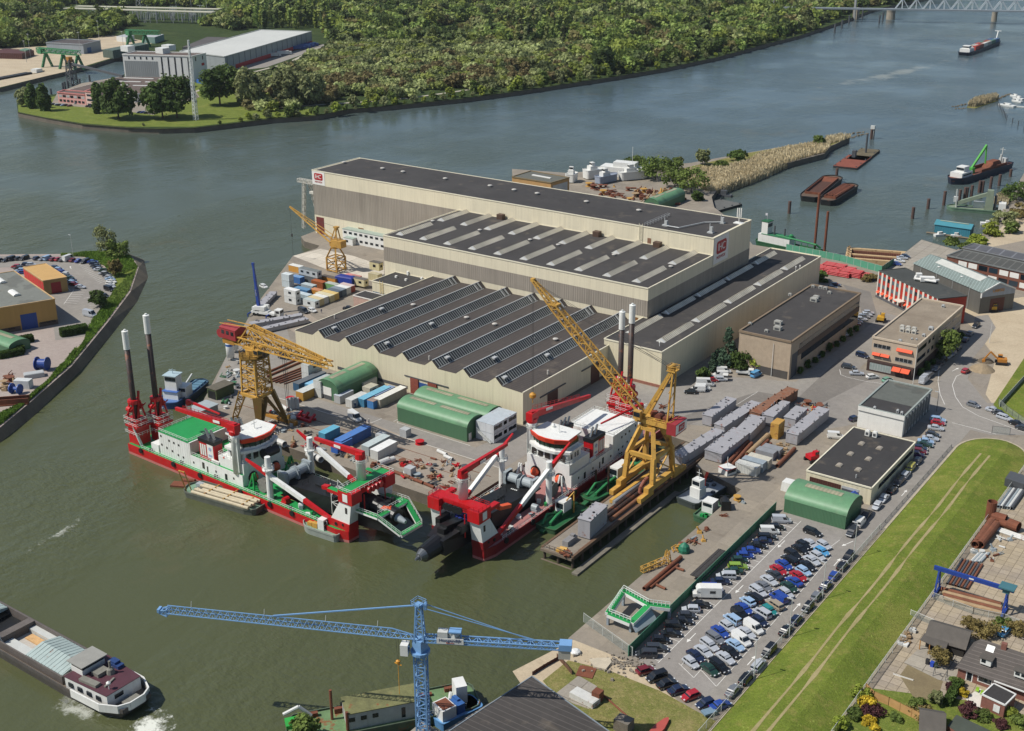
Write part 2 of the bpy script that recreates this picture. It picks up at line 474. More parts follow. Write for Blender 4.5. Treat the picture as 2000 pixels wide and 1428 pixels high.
struct(b.obj('stone_embankment',G_STONE))
vo=[P(x,y)for x,y in((120,497),(215,492),(255,501),(268,522),(252,568),(208,627),(138,712),(58,782),(0,830),(-160,925))]
vi=[P(x,y)for x,y in((120,500),(165,502),(205,520),(222,545),(228,565),(208,590),(175,635),(168,665),(150,680),(95,745),(50,785),(0,808),(-160,890))]
flat('verge_grass',vo+vi[::-1],G_LAWN,.06)
flat('west_car_park',PP((-300,503),(150,499),(190,512),(222,548),(225,570),(170,640),(178,655),(108,665),(100,600),(50,520),(-300,540)),G_ASPH,.03)
flat('concrete_apron',PP((626,486),(572,500),(640,527),(700,542),(750,556),(750,520),(690,500)),G_SLAB,.02)
flat('shipyard_road',W((-268,237),(-172,237),(-172,289),(-146,290),(-118,300),(-98,330),(-80,330),(-80,300),(-86,262),(-78,262),(-78,345),(-100,352),(-112,358),(-121,360),(-121,415),(-133,418),(-133,338),(-152,330),(-164,309),(-183,309),(-183,262),(-186,243),(-268,243)),G_ASPH,.012)
flat('quay_road',PP((470,640),(440,700),(405,785),(420,800),(470,790),(520,730),(575,700),(560,640)),G_ASPH,.008)
flat('fenced_quay',W((-115,182.5),(-102,182.5),(-103,256),(-96,300),(-106,300),(-115,262)),G_YARD,.006)
flat('car_park',W((-101.2,183),(-79.5,176),(-78.6,262),(-84,262),(-100,257)),G_PARK,.016)
flat('concrete_quay',PP((1800,469),(1728,527),(1760,540),(1840,520),(1890,505),(1870,490)),G_TILE2,.01)
flat('side_street',W((-79,176),(-79,331),(-70,345),(-60,350),(-60,372),(-85,350),(-85,262),(-83,176)),G_ASPH,.022)
flat('bend_road',PP((1900,640),(1870,700),(1835,740),(1830,790),(1860,830),(1935,850),(2000,850),(2100,870),(2100,830),(2000,815),(1930,790),(1890,740),(1900,700),(1925,670),(1945,640),(1930,615),(1905,618)),G_ASPH,.026)
flat('gravel_ground',PP((1850,600),(2150,560),(2150,700),(1945,800),(1925,770),(1945,700),(1900,640)),G_SAND,.018)
flat('east_forecourt',PP((1645,555),(1700,570),(1720,640),(1690,690),(1650,690),(1690,640),(1680,600)),G_ASPD,.009)
flat('riverside_track',PP((1880,500),(1930,470),(2000,400),(2150,380),(2150,480),(2000,470),(1900,490)),G_SAND,.014)
flat('rough_ground',W((-114,181),(-101,181),(-88,176),(-80,172),(-74,150),(-95,150),(-118,165)),G_SAND,.014)
flat('rough_grass_patch',PP((1060,1330),(1110,1290),(1190,1310),(1290,1350),(1380,1400),(1440,1428),(1400,1500),(1200,1500)),G_ROUGH,.03)
flat('stelcon_slab_floor',PP((1085,1355),(1130,1320),(1165,1340),(1175,1365),(1150,1385),(1120,1375)),G_TILE2,.05)
prof=[(-77.6,0.02),(-73.5,1.15),(-70.5,1.75),(-65.5,1.75),(-62.5,.9),(-59.6,0.1)]
b=MB();vs=[];ys=list(np.linspace(60,318,44));n=len(prof)
for y in ys:vs+=[(x,y,z)for x,z in prof]
for i in range(9):
 t=(i+1)/9*math.pi/2;s_,c_=math.sin(t),math.cos(t)
 vs+=[(-68.6+(x+68.6)*(c_*.85+.15),318+12*s_,z*max(.05,c_))for x,z in prof]
rows=len(vs)//n
b.add(vs,[(j*n+i,j*n+i+1,(j+1)*n+i+1,(j+1)*n+i)for j in range(rows-1)for i in range(n-1)])
struct(b.obj('dike_grass',G_GRASS))
TRK=ground_mat('bare_wheel_track','8d8258','9a8d66',.3,'66702f',.95)
for xo in(-70.4,-68.1):
 b=MB();vs=[];k=46
 for i in range(k):
  y=60+(326-60)*i/(k-1);ww=.28+.11*math.sin(i*1.7)+.09*math.sin(i*3.1);xx=xo+.12*math.sin(i*.9)
  z=1.78 if y<318 else 1.78-(y-318)*.11
  vs+=[(xx-ww,y,z),(xx+ww,y,z)]
 b.add(vs,[(2*i,2*i+1,2*i+3,2*i+2)for i in range(k-1)]);struct(b.obj('wheel_track',TRK))
KERB=mat('a79c86',.9,.2,.6)
b=MB();b.b2(-78.1,-77.6,60,318,0,.14)
for i in range(10):
 t0,t1=i/10*math.pi/2,(i+1)/10*math.pi/2
 b.beam((-68.6-9.3*math.cos(t0),318+12.6*math.sin(t0),.07),(-68.6-9.3*math.cos(t1),318+12.6*math.sin(t1),.07),.5,.14)
 b.beam((-68.6+9.3*math.cos(t0),318+12.6*math.sin(t0),.07),(-68.6+9.3*math.cos(t1),318+12.6*math.sin(t1),.07),.5,.14)
b.b2(-59.6,-59.1,60,318,0,.2)
struct(b.obj('kerb_strip',KERB))
flat('storage_yard',W((-59,200),(-59,345),(0,345),(0,212),(-40,208)),G_TILE,.03)
flat('garden_ground',W((-59,120),(-59,200),(-40,208),(0,212),(60,120)),G_LAWN,.02)
flat('bare_garden',PP((1757,1320),(1800,1262),(1845,1320),(1832,1362),(1790,1372)),G_DIRT,.05)
flat('terrace',PP((1765,1295),(1800,1262),(1850,1255),(1885,1290),(1860,1335),(1832,1328)),G_TILE2,.08)
flat('driveway',PP((1950,1230),(2000,1235),(2050,1300),(1960,1265)),G_TILE,.06)
flat('grass_bank',PP((2000,700),(1940,790),(1960,815),(2150,850),(2150,640)),G_GRASS,.04)
flat('white_terrace',PP((1885,1365),(1912,1345),(1945,1360),(1915,1395)),mat('c9c4ba',.8,.1,1),.09)
for pts in(((700,815),(770,845),(930,905),(880,950),(780,915),(690,870)),((560,640),(600,610),(640,640),(600,665))):
 flat('paving_patch',PP(*pts),ground_mat('worn_paving','8b8176','978a7a',.12,'5f5142',.6),.016)
for pts in(((1310,822),(1400,790),(1480,765),(1540,775),(1420,800),(1345,830)),((1545,790),(1640,700),(1700,740),(1600,790))):
 flat('asphalt_patch',PP(*pts),G_ASPD,.019)
WHITE=mat('d6d4cd',.8,.12,1.2)
def line(name,pts,wd=.14,z=.03,m=None):
 b=MB()
 pts=[Vector((p[0],p[1],0))for p in pts]
 for p,q in zip(pts,pts[1:]):
  d=(q-p).normalized()*wd/2;s_=Vector((-d.y,d.x,0))
  b.add([(p-s_-d),(q-s_+d),(q+s_+d),(p+s_-d)],[(0,1,2,3)])
 for i,v in enumerate(b.v):b.v[i]=(v[0],v[1],z)
 return struct(b.obj(name,m or WHITE))
line('white_edge_line',W((-262,236.8),(-165,236.6)),.16)
line('white_edge_line',PP((690,818),(705,826),(725,826),(745,818)),.14)
line('white_edge_line',PP((945,800),(905,795),(776,828),(770,822),(773,815)),.12)if 0 else None
line('white_edge_line',W((-216,243.5),(-215.8,246),(-214.5,243.3),(-188,243.1)),.14)
line('white_edge_line',PP((1850,690),(1835,715),(1832,745),(1836,770),(1845,790)),.14,.035)
line('white_edge_line',PP((1898,722),(1868,735),(1860,752),(1866,775),(1880,795),(1910,812),(1960,830),(2010,848)),.14,.035)
line('white_edge_line',PP((1860,826),(1900,836),(1945,848)),.14,.035)
line('white_edge_line',PP((1640,722),(1642,732),(1655,737),(1690,745),(1735,751)),.14,.035)
line('white_edge_line',PP((1480,765),(1440,790),(1380,800)),.12,.035)
def arrow(name,p,ang,L=4.0):
 b=MB();c,s_=math.cos(ang),math.sin(ang)
 pts=[(-L/2,-.09),(L/2-1.2,-.09),(L/2-1.2,-.45),(L/2,0),(L/2-1.2,.45),(L/2-1.2,.09),(-L/2,.09)]
 b.sheet([(p[0]+x*c-y*s_,p[1]+x*s_+y*c,.035)for x,y in pts]);return struct(b.obj(name,WHITE))
for px,py,a in((1526,1063,-90),(1444,1151,-90),(1350,1246,-90),(1635,1098,90),(1556,1186,90),(1468,1290,90),(1655,1062,-110),(1766,963,90),(1866,722,78),(138,523,150),(174,581,70)):
 arrow('lane_arrow',P(px,py),R(a))
for x0,x1,ys in((-101,-96,np.arange(185,256,2.75)),):
 for y in ys:line('bay_line',W((x0,y),(x1,y-.4)),.1)
line('bay_line',W((-95.9,184),(-95.9,255)),.12)
line('bay_line',PP((1326,1296),(1355,1324),(1510,1150),(1640,1055)),.1)
line('bay_line',PP((1370,1310),(1399,1341),(1560,1160),(1625,1085)),.1)
line('bay_line',PP((1330,1300),(1490,1130),(1560,1055)),.1)
for i in range(7):line('bay_line',PP((126+i*3.3,591-i*4.0+0),(150+i*3.0,593-i*4.4)),.14,.05)
line('bay_line',PP((144,567),(125,594)),.14,.05)
line('bay_line',PP((92,571),(138,568),(132,562)),.14,.05)
for i in range(5):line('bay_line',PP((175-i*.3,597+i*5),(193,598+i*5)),.12,.05)
for i in range(16):
 t=i/15;a=P(148+t*45,512+t*42);q=P(158+t*50,508+t*40);line('bay_line',[a,a.lerp(q,.8)],.12,.05)
RUST=mat('6f4a33',.8,.25,.8)
for y in(226.5,231.0):
 b=MB();b.b2(-262,-172,y,y+.18,0.0,.07);struct(b.obj('crane_rail',RUST))
CREAM=clad('d3cab1',1.2,.02,.22,var=.05);CREAM2=clad('cdc4a9',1.2,.02,.26,var=.05)
GREYB=clad('8d857a',.9,.09,.25,var=.12)
ROOF=roof_mat('3a3735',seam=0);ROOF2=roof_mat('403a36',patch=.18,seam=1.1,axis=1);ROOFB=roof_mat('343231',seam=0,patch=.15)
TRIM=mat('d6cfb8',.6,.08,.5);WHITEM=mat('d9d8d2',.5,.06,.5,streak=.12);LGREY=mat('a9abaa',.5,.1,.5);DGREY=mat('4b4d50',.6,.1,.5)
GLASS=glass_mat();GLASSB=glass_mat('2a3640')
SKYL=None
def stripe_mat(name,h1,h2,pitch,axis,duty=.5,rough=.35):
 k=N(name);sp=k.n('ShaderNodeSeparateXYZ');k.l(k.pos(),sp.inputs[0])
 d=k.n('ShaderNodeMath',operation='DIVIDE',i1=pitch);k.l(sp.outputs[axis],d.inputs[0])
 fr=k.n('ShaderNodeMath',operation='FRACT');k.l(d.outputs[0],fr.inputs[0])
 gt=k.n('ShaderNodeMath',operation='GREATER_THAN',i1=duty);k.l(fr.outputs[0],gt.inputs[0])
 nz=k.mr(k.noise(.12,5),.35,.7,.75,1.25)
 k.color(k.mul(k.mix(gt.outputs[0],C(h1),C(h2)),nz));k.b.inputs['Roughness'].default_value=rough
 return k.m
M_SAW=stripe_mat('glazing_bars','1b1f22','9a9c96',1.05,1,.66,.6)
M_SKY=stripe_mat('skylight_glazing','8a8476','d0c8b4',.95,1,.42)
VENT=mat('b5b1a9',.5,.1,.8)
def vent(parent,x,y,z,r=.75,h=.7,m=None):
 b=MB();b.lathe(x,y,[(r*.45,z),(r*.45,z+h*.55),(r,z+h*.6),(r*.95,z+h*.8),(r*.3,z+h)],12)
 return b.obj('roof_vent',m or VENT,parent,world=True)
def hvac(parent,x,y,z,sx=1.6,sy=1.4,h=1.3,m=None):
 b=MB();b.box(x,y,z,sx,sy,h);b.box(x,y,z+h,sx*.7,sy*.7,.16)
 o=b.obj('air_handler',m or LGREY,parent,world=True)
 g=MB();g.box(x,y-sy/2-.02,z+h*.25,sx*.6,.06,h*.5);g.obj('grille',DGREY,o,world=True)
 return o
def block(name,label,cat,pts,h,wm,rm,trim=None,group=None,z0=0.0,tw=.35,th=.25,base=None):
 """flat-roofed building on a plan polygon (counter-clockwise)"""
 c=Vector((sum(p[0]for p in pts)/len(pts),sum(p[1]for p in pts)/len(pts),z0))
 t=thing(name,label,cat,c,0,group)
 b=MB();b.prism(pts,z0,z0+h);b.obj('wall',wm,t,world=True)
 b=MB();ctr=c
 ins=[Vector((p[0],p[1],0)).lerp(Vector((ctr.x,ctr.y,0)),.012)for p in pts]
 b.prism(ins,z0+h-.02,z0+h+.06);b.obj('roof',rm,t,world=True)
 if trim:
  b=MB();q=list(pts)+[pts[0]]
  for p,r in zip(q,q[1:]):b.beam((p[0],p[1],z0+h+th/2-.05),(r[0],r[1],z0+h+th/2-.05),tw,th+.1)
  b.obj('parapet_trim',trim,t,world=True)
 return t
def rect(x0,x1,y0,y1):return[(x0,y0),(x1,y0),(x1,y1),(x0,y1)]
def panel(name,m,parent,pts):
 """flat panel with a little thickness on a wall; pts are the outer face corners"""
 b=MB();a=[Vector(p)for p in pts];n=(a[1]-a[0]).cross(a[2]-a[0]).normalized()*.05
 k=len(a);b.add([p+n*.001 for p in a]+[p-n*1.6 for p in a],[tuple(range(k))]+[(i,i+k,(i+1)%k+k,(i+1)%k)for i in range(k)])
 return b.obj(name,m,parent,world=True)
def pf(name,m,parent,x0,x1,z0,z1,y,d=.05):return MB().b2(x0,x1,y-d,y+.02,z0,z1).obj(name,m,parent,world=True)
def pr(name,m,parent,y0,y1,z0,z1,x,d=.05):return MB().b2(x-.02,x+d,y0,y1,z0,z1).obj(name,m,parent,world=True)
DOOR=clad('6b2f2b',.5,.05,.2);BROWN=clad('4a2b25',.6,.06,.2);LOUV=mat('7c5427',.7,.2,1)
RED=mat('b1141d',.45,.08,.6);LOGO_RED=mat('a3161f',.5,.04,.5);LOGO_W=mat('dcdad5',.5,.03,.5)
def sign(parent,o,xd,w_,h_):
 """square white company board with its red badge; o is the lower left corner, xd the reading direction"""
 xd=Vector(xd);zd=Vector((0,0,1));nd=xd.cross(zd)*1.0
 root=parent
 while root.parent:root=root.parent
 def quad(x0,x1,z0,z1,d0,d1):
  b=MB();vs=[]
  for d in(d0,d1):
   for x,z in((x0,z0),(x1,z0),(x1,z1),(x0,z1)):vs.append(Vector(o)+xd*x+zd*z+nd*d)
  b.add(vs,[(3,2,1,0),(4,5,6,7),(0,1,5,4),(1,2,6,5),(2,3,7,6),(3,0,4,7)]);return b
 bd=quad(0,w_,0,h_,.0,.12).obj('sign_board',LOGO_W,parent,world=True)
 def rr(x0,x1,z0,z1,r):
  pts=[]
  for cx,cz,a in((x1-r,z0+r,-90),(x1-r,z1-r,0),(x0+r,z1-r,90),(x0+r,z0+r,180)):
   for i in range(4):t=R(a+30*i);pts.append((cx+r*math.cos(t),cz+r*math.sin(t)))
  return pts
 def plate(pts,d0,d1,nm,m):
  b=MB();n=len(pts);vs=[Vector(o)+xd*x+zd*z+nd*d for d in(d0,d1)for x,z in pts]
  b.add(vs,[tuple(range(n,2*n))]+[(i,(i+1)%n,(i+1)%n+n,i+n)for i in range(n)]);return b.obj(nm,m,bd,world=True)
 e=.17*w_;zt,zb=h_*.83,h_*.34
 plate(rr(e,w_-e*.9,zb,zt,w_*.09),.12,.17,'badge',LOGO_RED)
 plate(rr(e+.07*w_,w_-e*.9-.07*w_,zb+.06*h_,zt-.06*h_,w_*.04),.17,.2,'badge_field',LOGO_RED)
 mt=frame(Vector(o)+xd*(w_*.505)+zd*((zt+zb)/2-.005*h_)+nd*.2-Vector(root.location),xd,zd)
 text('IHC',h_*.40,LOGO_W,bd,mt@Matrix.Diagonal((.98,1,1,1)),'lettering',.06,.9)
 mt=frame(Vector(o)+xd*(w_*.5)+zd*(h_*.2)+nd*.14-Vector(root.location),xd,zd)
 text('MERWEDE',h_*.165,LOGO_RED,bd,mt@Matrix.Diagonal((.95,1,1,1)),'lettering',.04)
h1=block('assembly_hall','tallest cream and grey ship assembly hall with a long dark flat roof','hall',rect(-378.3,-184,380,410.4),28.2,CREAM,ROOF,TRIM)
pf('cladding_band',GREYB,h1,-378.25,-184,8.5,22.0,380,.06);pr('cladding_band',GREYB,h1,380,410.35,0,17.6,-184,.06)
pf('loading_door',DOOR,h1,-377.3,-372.8,0,7.6,380,.1);pf('wall_louvre',LOUV,h1,-352.5,-349.5,4.6,6.4,380)
sign(h1,(-378.2,380,22.2),(1,0,0),7.4,6.1);sign(h1,(-184,380.4,18.5),(0,1,0),11.4,9.5)
for px,py in((672,319),(747,331),(787,337.5),(869.5,351),(957,365),(1004,373),(1049,380),(1145,396),(1247.5,413)):
 v=P(px,py,28.3);vent(h1,v.x,v.y,28.25,1.0,1.0)
b=MB();y0=381.0
for a,c_ in((-212.5,381),(-212.5,403)):pass
b.rail([(-212.5,381,28.3),(-212.5,398,28.3),(-211.3,398,28.3),(-211.3,381,28.3)],1.1,2);b.obj('walkway_rail',LGREY,h1,world=True)
for px,py,hh in((1300,441,2.6),(1388,455,3.2),(1410,436,3.0)):
 v=P(px,py,28.3);b=MB();b.box(v.x,v.y,28.2,2.2,1.6,.5);b.box(v.x+.2,v.y,28.7,1.0,.9,hh*.6);b.tube((v.x-.4,v.y,28.5),(v.x-.4,v.y,28.5+hh),.16);b.obj('roof_plant',LGREY,h1,world=True)
v=P(1443,436,28.3);b=MB()
for dx in(-.6,.6,0):b.box(v.x+dx,v.y+dx*.5,30.5,.35,.35,3.4)
b.tube((v.x,v.y,28.2),(v.x,v.y,31),.15);b.box(v.x,v.y,28.2,3.4,2.6,.35);b.obj('antenna_cluster',WHITEM,h1,world=True)
b=MB();b.path([(-205,384,28.8),(-200,384,28.8),(-196,396,28.8),(-191,400,28.8)],.22);b.obj('duct',LGREY,h1,world=True)
b=MB()
for x in(-214,-212.6):b.beam((x,379.8,22),(x,379.8,29.3),.12)
for i in range(14):b.beam((-214,379.8,22.2+i*.5),(-212.6,379.8,22.2+i*.5),.09)
b.obj('ladder',TRIM,h1,world=True);pf('service_door',mat('7d5a44'),h1,-210.5,-209,22.1,24.3,380)
b=MB();b.lattice((-391,384,21.5),(-378.4,384,21.5),1.6,1.4,n=8,r=.1,rb=.07);b.lattice((-388.5,383,0),(-387.5,384,21),1.2,1.0,n=14,r=.12,rb=.06);b.lattice((-380.5,386.5,0),(-387.0,386.5,21),1.1,1.0,n=12,r=.12,rb=.06);b.box(-380.2,382,17,3.6,1.5,1.0)
tag(b.obj('overhead_gallery',mat('bdbab0',.6,.12,1),world=True),'pale steel lattice gallery on props at the west end of the tallest hall','gantry')
h2=block('fabrication_hall','middle cream and grey hall with two rows of ridge skylights on its flat roof','hall',rect(-297.5,-184.03,334,379.95),22.0,CREAM,ROOF,TRIM)
pf('cladding_band',GREYB,h2,-297.45,-184.03,12.3,17.8,334,.06);pr('cladding_band',GREYB,h2,334,379.95,0,17.8,-184.03,.06)
pf('wall_louvre',LOUV,h2,-243,-240,10.2,11.4,334);pf('wall_louvre',LOUV,h2,-190,-187.4,10.2,11.4,334)
def skylight(parent,x,y0,y1,z,w_=3.1,h_=1.05):
 b=MB();b.extr([(-w_/2,0),(w_/2,0),(0,h_)],(x,y0,z),(x,y1,z),cap=True);o=b.obj('ridge_skylight',WHITEM,parent,world=True)
 g=MB()
 for s_ in(-1,1):g.add([(x+s_*(w_/2+.03),y0+.9,z+.06),(x+s_*(w_/2+.03),y1-.05,z+.06),(x+s_*.06,y1-.05,z+h_+.05),(x+s_*.06,y0+.9,z+h_+.05)],[(0,1,2,3)if s_>0 else(3,2,1,0)])
 g.obj('glazing',M_SKY,o,world=True);return o
for i in range(10):
 x=-293+i*11.33
 skylight(h2,x,362.4,380.0-.3,22.05);
 skylight(h2,x+.1,337.6,356.5,22.05)
for px,py in((845,433.5),(937,451),(1035,470),(1090,480),(1199,499.5),(1310,522.5)):
 v=P(px,py,22.1);vent(h2,v.x,v.y,22.05,.8,.8)
for px,py in((980,427),(1169,460),(1287,481)):
 v=P(px,py,22.1);b=MB();b.box(v.x,378.3,22,2.6,2.2,2.0);b.obj('extract_box',mat('4d3a2e'),h2,world=True)
t=thing('sawtooth_hall','cream hall with seven striped saw-tooth roof lights facing the quay','hall',(-229,298,0))
RX=[-263.5,-252.0,-240.3,-228.7,-217.2,-205.4,-193.7]
prof=[(-274,10.1)]
for r in RX:prof+=[(r-2.75,10.25),(r,12.35),(r+2.35,10.15)]
prof+=[(-184,9.8)]
b=MB();n=len(prof)
pts=[(-274,0)]+[p for p in prof][:]+[(-184,0)]
vs=[(x,263,z)for x,z in pts]
tr=tessellate_polygon([[Vector((x,z,0))for x,z in pts]])
b.add(vs,[tr_ if(Vector(vs[tr_[1]])-Vector(vs[tr_[0]])).cross(Vector(vs[tr_[2]])-Vector(vs[tr_[0]])).y<0 else tr_[::-1]for tr_ in(tuple(q)for q in tr)])
b.add([(x,333.95,z)for x,z in pts],[tuple(q)for q in tr])
b.add([(-184,263,0),(-184,333.95,0),(-184,333.95,9.8),(-184,263,9.8)],[(0,1,2,3)])
b.add([(-274,263,0),(-274,333.95,0),(-274,333.95,10.1),(-274,263,10.1)],[(3,2,1,0)])
b.obj('wall',CREAM2,t,world=True)
b=MB()
for i in range(n-1):
 (xa,za),(xb,zb)=prof[i],prof[i+1]
 b.add([(xa,263,za+.05),(xb,263,zb+.05),(xb,333.9,zb+.05),(xa,333.9,za+.05)],[(0,1,2,3)])
b.obj('roof',ROOF2,t,world=True)
for r in RX:
 b=MB();b.add([(r+.12,263.7,12.33),(r+2.2,263.7,10.42),(r+2.2,332.2,10.42),(r+.12,332.2,12.33)],[(0,1,2,3)])
 b.add([(r+.05,263.7,12.22),(r+2.15,263.7,10.28),(r+2.15,332.2,10.28),(r+.05,332.2,12.22)],[(3,2,1,0)])
 o=b.obj('roof_light',M_SAW,t,world=True)
 b=MB();b.beam((r,263.2,12.42),(r,332.8,12.42),.35,.12);b.beam((r+2.3,263.4,10.28),(r+2.3,332.6,10.28),.2,.2);b.beam((r+.1,331.8,12.45),(r+2.2,331.8,10.5),.25,.2);b.beam((r+.1,329.6,12.45),(r+2.2,329.6,10.5),.2,.2);b.obj('frame',LGREY,o,world=True)
for x,z in((-274,10.25),(-184,9.95)):b=MB();b.beam((x,263,z),(x,334,z),.35,.3);b.obj('parapet_trim',TRIM,t,world=True)
for i,ys in((0,(269,292)),(2,(268,290)),(4,(269,)),(5,(277,)),(6,(266,288))):
 for y in ys:b=MB();b.box(RX[i]+1.15,y,11.45,1.3,1.7,.5);b.obj('roof_hatch',LGREY,t,world=True)
for px,py in((807,597),(911,622),(966,635),(1085,664.5)):
 v=P(px,py,10.4);vent(t,v.x,v.y,10.2,.9,1.0)
for px,py in((838.5,703),(1070,731),(654,622),(1043,667)):
 v=P(px,py,10.3);b=MB();b.tube(v,v+Vector((0,0,1.3)),.28);b.obj('flue',VENT,t,world=True)
PORCH=mat('7d3f30',.8,.2,1.5)
pf('doorway',mat('2b4e86',.5,.1,1),t,-222.5,-218.8,0,4.2,263,.08);pf('door_surround',PORCH,t,-225.6,-222.5,0,5.0,263,.35);pf('door_surround',PORCH,t,-218.8,-215.4,0,5.0,263,.35)
pf('door_rail',DGREY,t,-228,-211,5.1,5.35,263,.25)
pf('low_window',DGREY,t,-240,-227,.8,1.8,263);pf('low_window',DGREY,t,-256,-247,.8,1.8,263)
pr('sliding_door',BROWN,t,275.5,281,0,5.2,-184,.12);pr('sliding_door',BROWN,t,299.5,304.5,0,6.2,-184,.12);pr('door_rail',DGREY,t,271.5,285,5.3,5.6,-184,.3);pr('door_rail',DGREY,t,294,306,6.2,6.5,-184,.3)
pr('plinth',mat('5c5650'),t,263,334,0,.9,-184,.1)
a=block('flat_roof_annexe','cream flat-roofed annexe between the saw-tooth hall and the middle hall','annexe',rect(-292,-274.05,320.6,333.95),8.6,CREAM2,ROOFB,TRIM)
pf('window_band',glass_mat('5f6c78'),a,-291.8,-284,3.4,4.8,320.6)
for px,py in((797,537),(774,542),(793,548),(824,545)):
 v=P(px,py,8.7);b=MB();b.box(v.x,v.y,8.6,.8,.8,1.5 if px==797 else.8);b.obj('roof_vent',WHITEM,a,world=True)
b=MB()
for x in(-288,-286.6):b.beam((x,320.4,.2),(x,320.4,9.6),.1)
for i in range(16):b.beam((-288,320.4,.4+i*.55),(-286.6,320.4,.4+i*.55),.07)
b.obj('ladder',mat('c7b070'),a,world=True)
block('brick_cabin','low pink brick cabin with a dark flat roof beside the saw-tooth hall','cabin',rect(-295.4,-285,313.8,320.4),4.2,mat('a98d80',.85,.15,2),ROOFB,mat('cfcac2'),th=.2)
h4=block('long_hall','long low cream hall with two rows of skylights at the east side','hall',rect(-185.6,-165.1,309.7,434.0),11.7,CREAM2,ROOF,TRIM)
for i,(ya,yb)in enumerate(((317.2,337.3),(340.3,360.6),(363.5,383.7),(387.2,406.9),(410.2,427.4))):skylight(h4,-169.9,ya,yb,11.75,3.0,1.0)
for ya,yb in((318.5,338.2),(341.5,361.2),(364,384.2),(386.6,407),(410.6,428)):skylight(h4,-181.7,ya,yb,11.75,3.0,1.0)
pf('plinth',mat('8a5c4c',.8,.2,1.5),h4,-184.5,-165.1,0,.9,309.7,.15)
for px,py in((1288,676),(1554,528),(1562,526)):v=P(px,py,11.8);b=MB();b.tube((v.x,v.y,11.7),(v.x,v.y,13.2),.09);b.box(v.x,v.y,12.9,.4,.3,.5);b.obj('roof_lamp',WHITEM,h4,world=True)
OFW=mat('a3927d',.8,.12,.8,streak=.15);OFD=mat('5c4d41',.8,.15,.8)
o5=block('office_block','low stone-clad office with a dark flat roof beside the long hall and conifers','office',rect(-153,-135.5,338.2,396.5),12.4,OFW,ROOF,mat('7b6a56',.8,.1,.6),tw=.6,th=.5)
pr('window_band',GLASS,o5,345,396,8.4,10.0,-135.5);pr('window_band',GLASS,o5,347,396,4.0,6.2,-135.5);pr('spandrel',OFD,o5,344,396.3,6.3,8.2,-135.5,.2);pr('recessed_entrance',DGREY,o5,339.5,344,0,8,-135.5);pf('base_course',mat('4a4642'),o5,-146,-136,0,2.6,338.2,.06)
for px,py,s_ in((1520,633,1),(1519,644,1),(1590,588,1),(1594,583,.8),(1612,565,.6),(1603,563,.6),(1620,573,.5),(1543,577,.5),(1465,634,.5),(1497,648,.5),(1588,561,.5)):
 v=P(px,py,12.5);hvac(o5,v.x,v.y,12.4,2.4*s_,1.7*s_,.9*s_+.3,mat('9d9c95'))
BEI=mat('b09f8a',.8,.1,.8,streak=.12);BEID=mat('3c2c28',.7,.15,.8)
GRAV=ground_mat('gravel_roof','7b6f5f','8d8170',.12,'5a5044',.5)
o6=block('office_building','three-storey beige office with gravel roof and orange awnings over its windows','office',rect(-118.2,-104,361.6,408.5),10.6,BEI,GRAV,mat('b8a994',.7,.1,.6),tw=.5,th=.5)
AWN=mat('d4532f',.7,.08,.8)
def window(parent,x0,x1,z0,z1,y,m=None,mull=0):
 o=pf('window',m or GLASS,parent,x0,x1,z0,z1,y,.04)
 if mull:
  b=MB()
  for i in range(mull+1):x=x0+(x1-x0)*i/mull;b.b2(x-.05,x+.05,y-.1,y-.04,z0,z1)
  b.b2(x0,x1,y-.1,y-.04,z0-.06,z0);b.obj('window_frame',LGREY,o,world=True)
 return o
def awning(parent,x0,x1,z,y,d=1.0,h=.9):
 b=MB();b.add([(x0,y-.05,z),(x1,y-.05,z),(x1,y-d,z-h),(x0,y-d,z-h),(x0,y-d,z-h-.12),(x1,y-d,z-h-.12),(x0,y-.05,z-.08),(x1,y-.05,z-.08)],[(3,2,1,0),(4,5,2,3),(6,7,5,4)][:3]);return b.obj('awning',AWN,parent,world=True)
Y6=361.6
window(o6,-117.6,-112.2,7.7,8.9,Y6,None,4);awning(o6,-110.2,-105.2,9.0,Y6,.8,.8);pf('window',GLASS,o6,-110.2,-105.2,7.7,8.9,Y6,.04)
window(o6,-110.4,-105.0,4.6,5.8,Y6,None,4);pf('window',GLASS,o6,-117.6,-112.4,4.6,5.8,Y6,.04);awning(o6,-117.7,-115.2,6.0,Y6,.8,.7);awning(o6,-115.0,-112.2,6.0,Y6,.8,.7)
pf('shop_front',BEID,o6,-118.6,-104,0,3.5,Y6,1.6);window(o6,-117.6,-110.8,.7,2.9,Y6-1.6,glass_mat('8b9692'),8);awning(o6,-110.3,-107.7,3.2,Y6-1.5,1.6,1.0);awning(o6,-107.5,-104.8,3.2,Y6-1.5,1.6,1.0)
for z in(8.0,4.7):
 for ya,yb in((363,371),(373,375),(377,379),(386,396),(398,407)):pr('window',GLASS,o6,ya,yb,z,z+1.3,-104)
pr('ground_floor',BEID,o6,361.6,408,0,3.4,-104,.12)
for dx in range(3):
 for dy in range(2):
  v=P(1762+dx*11.5,646+dx*2-dy*5.5+1.5,10.7);hvac(o6,v.x,v.y,10.6,1.35,1.15,1.2,mat('b7b4aa'))
for px,py,s_ in((1758,668,.7),(1781,663,.4),(1790,664,.4),(1818,645,1),(1804,657,.7),(1842,600,.7)):v=P(px,py,10.7);hvac(o6,v.x,v.y,10.6,1.4*s_,1.2*s_,1.2*s_,LGREY)
o7=block('white_office','white two-storey building with a grey felt roof half tarred black','office',rect(-105.2,-92.2,316.5,340.2),6.2,WHITEM,roof_mat('5a5d57',patch=.15),mat('8f9690',.6,.1,.6),tw=.5,th=.4)
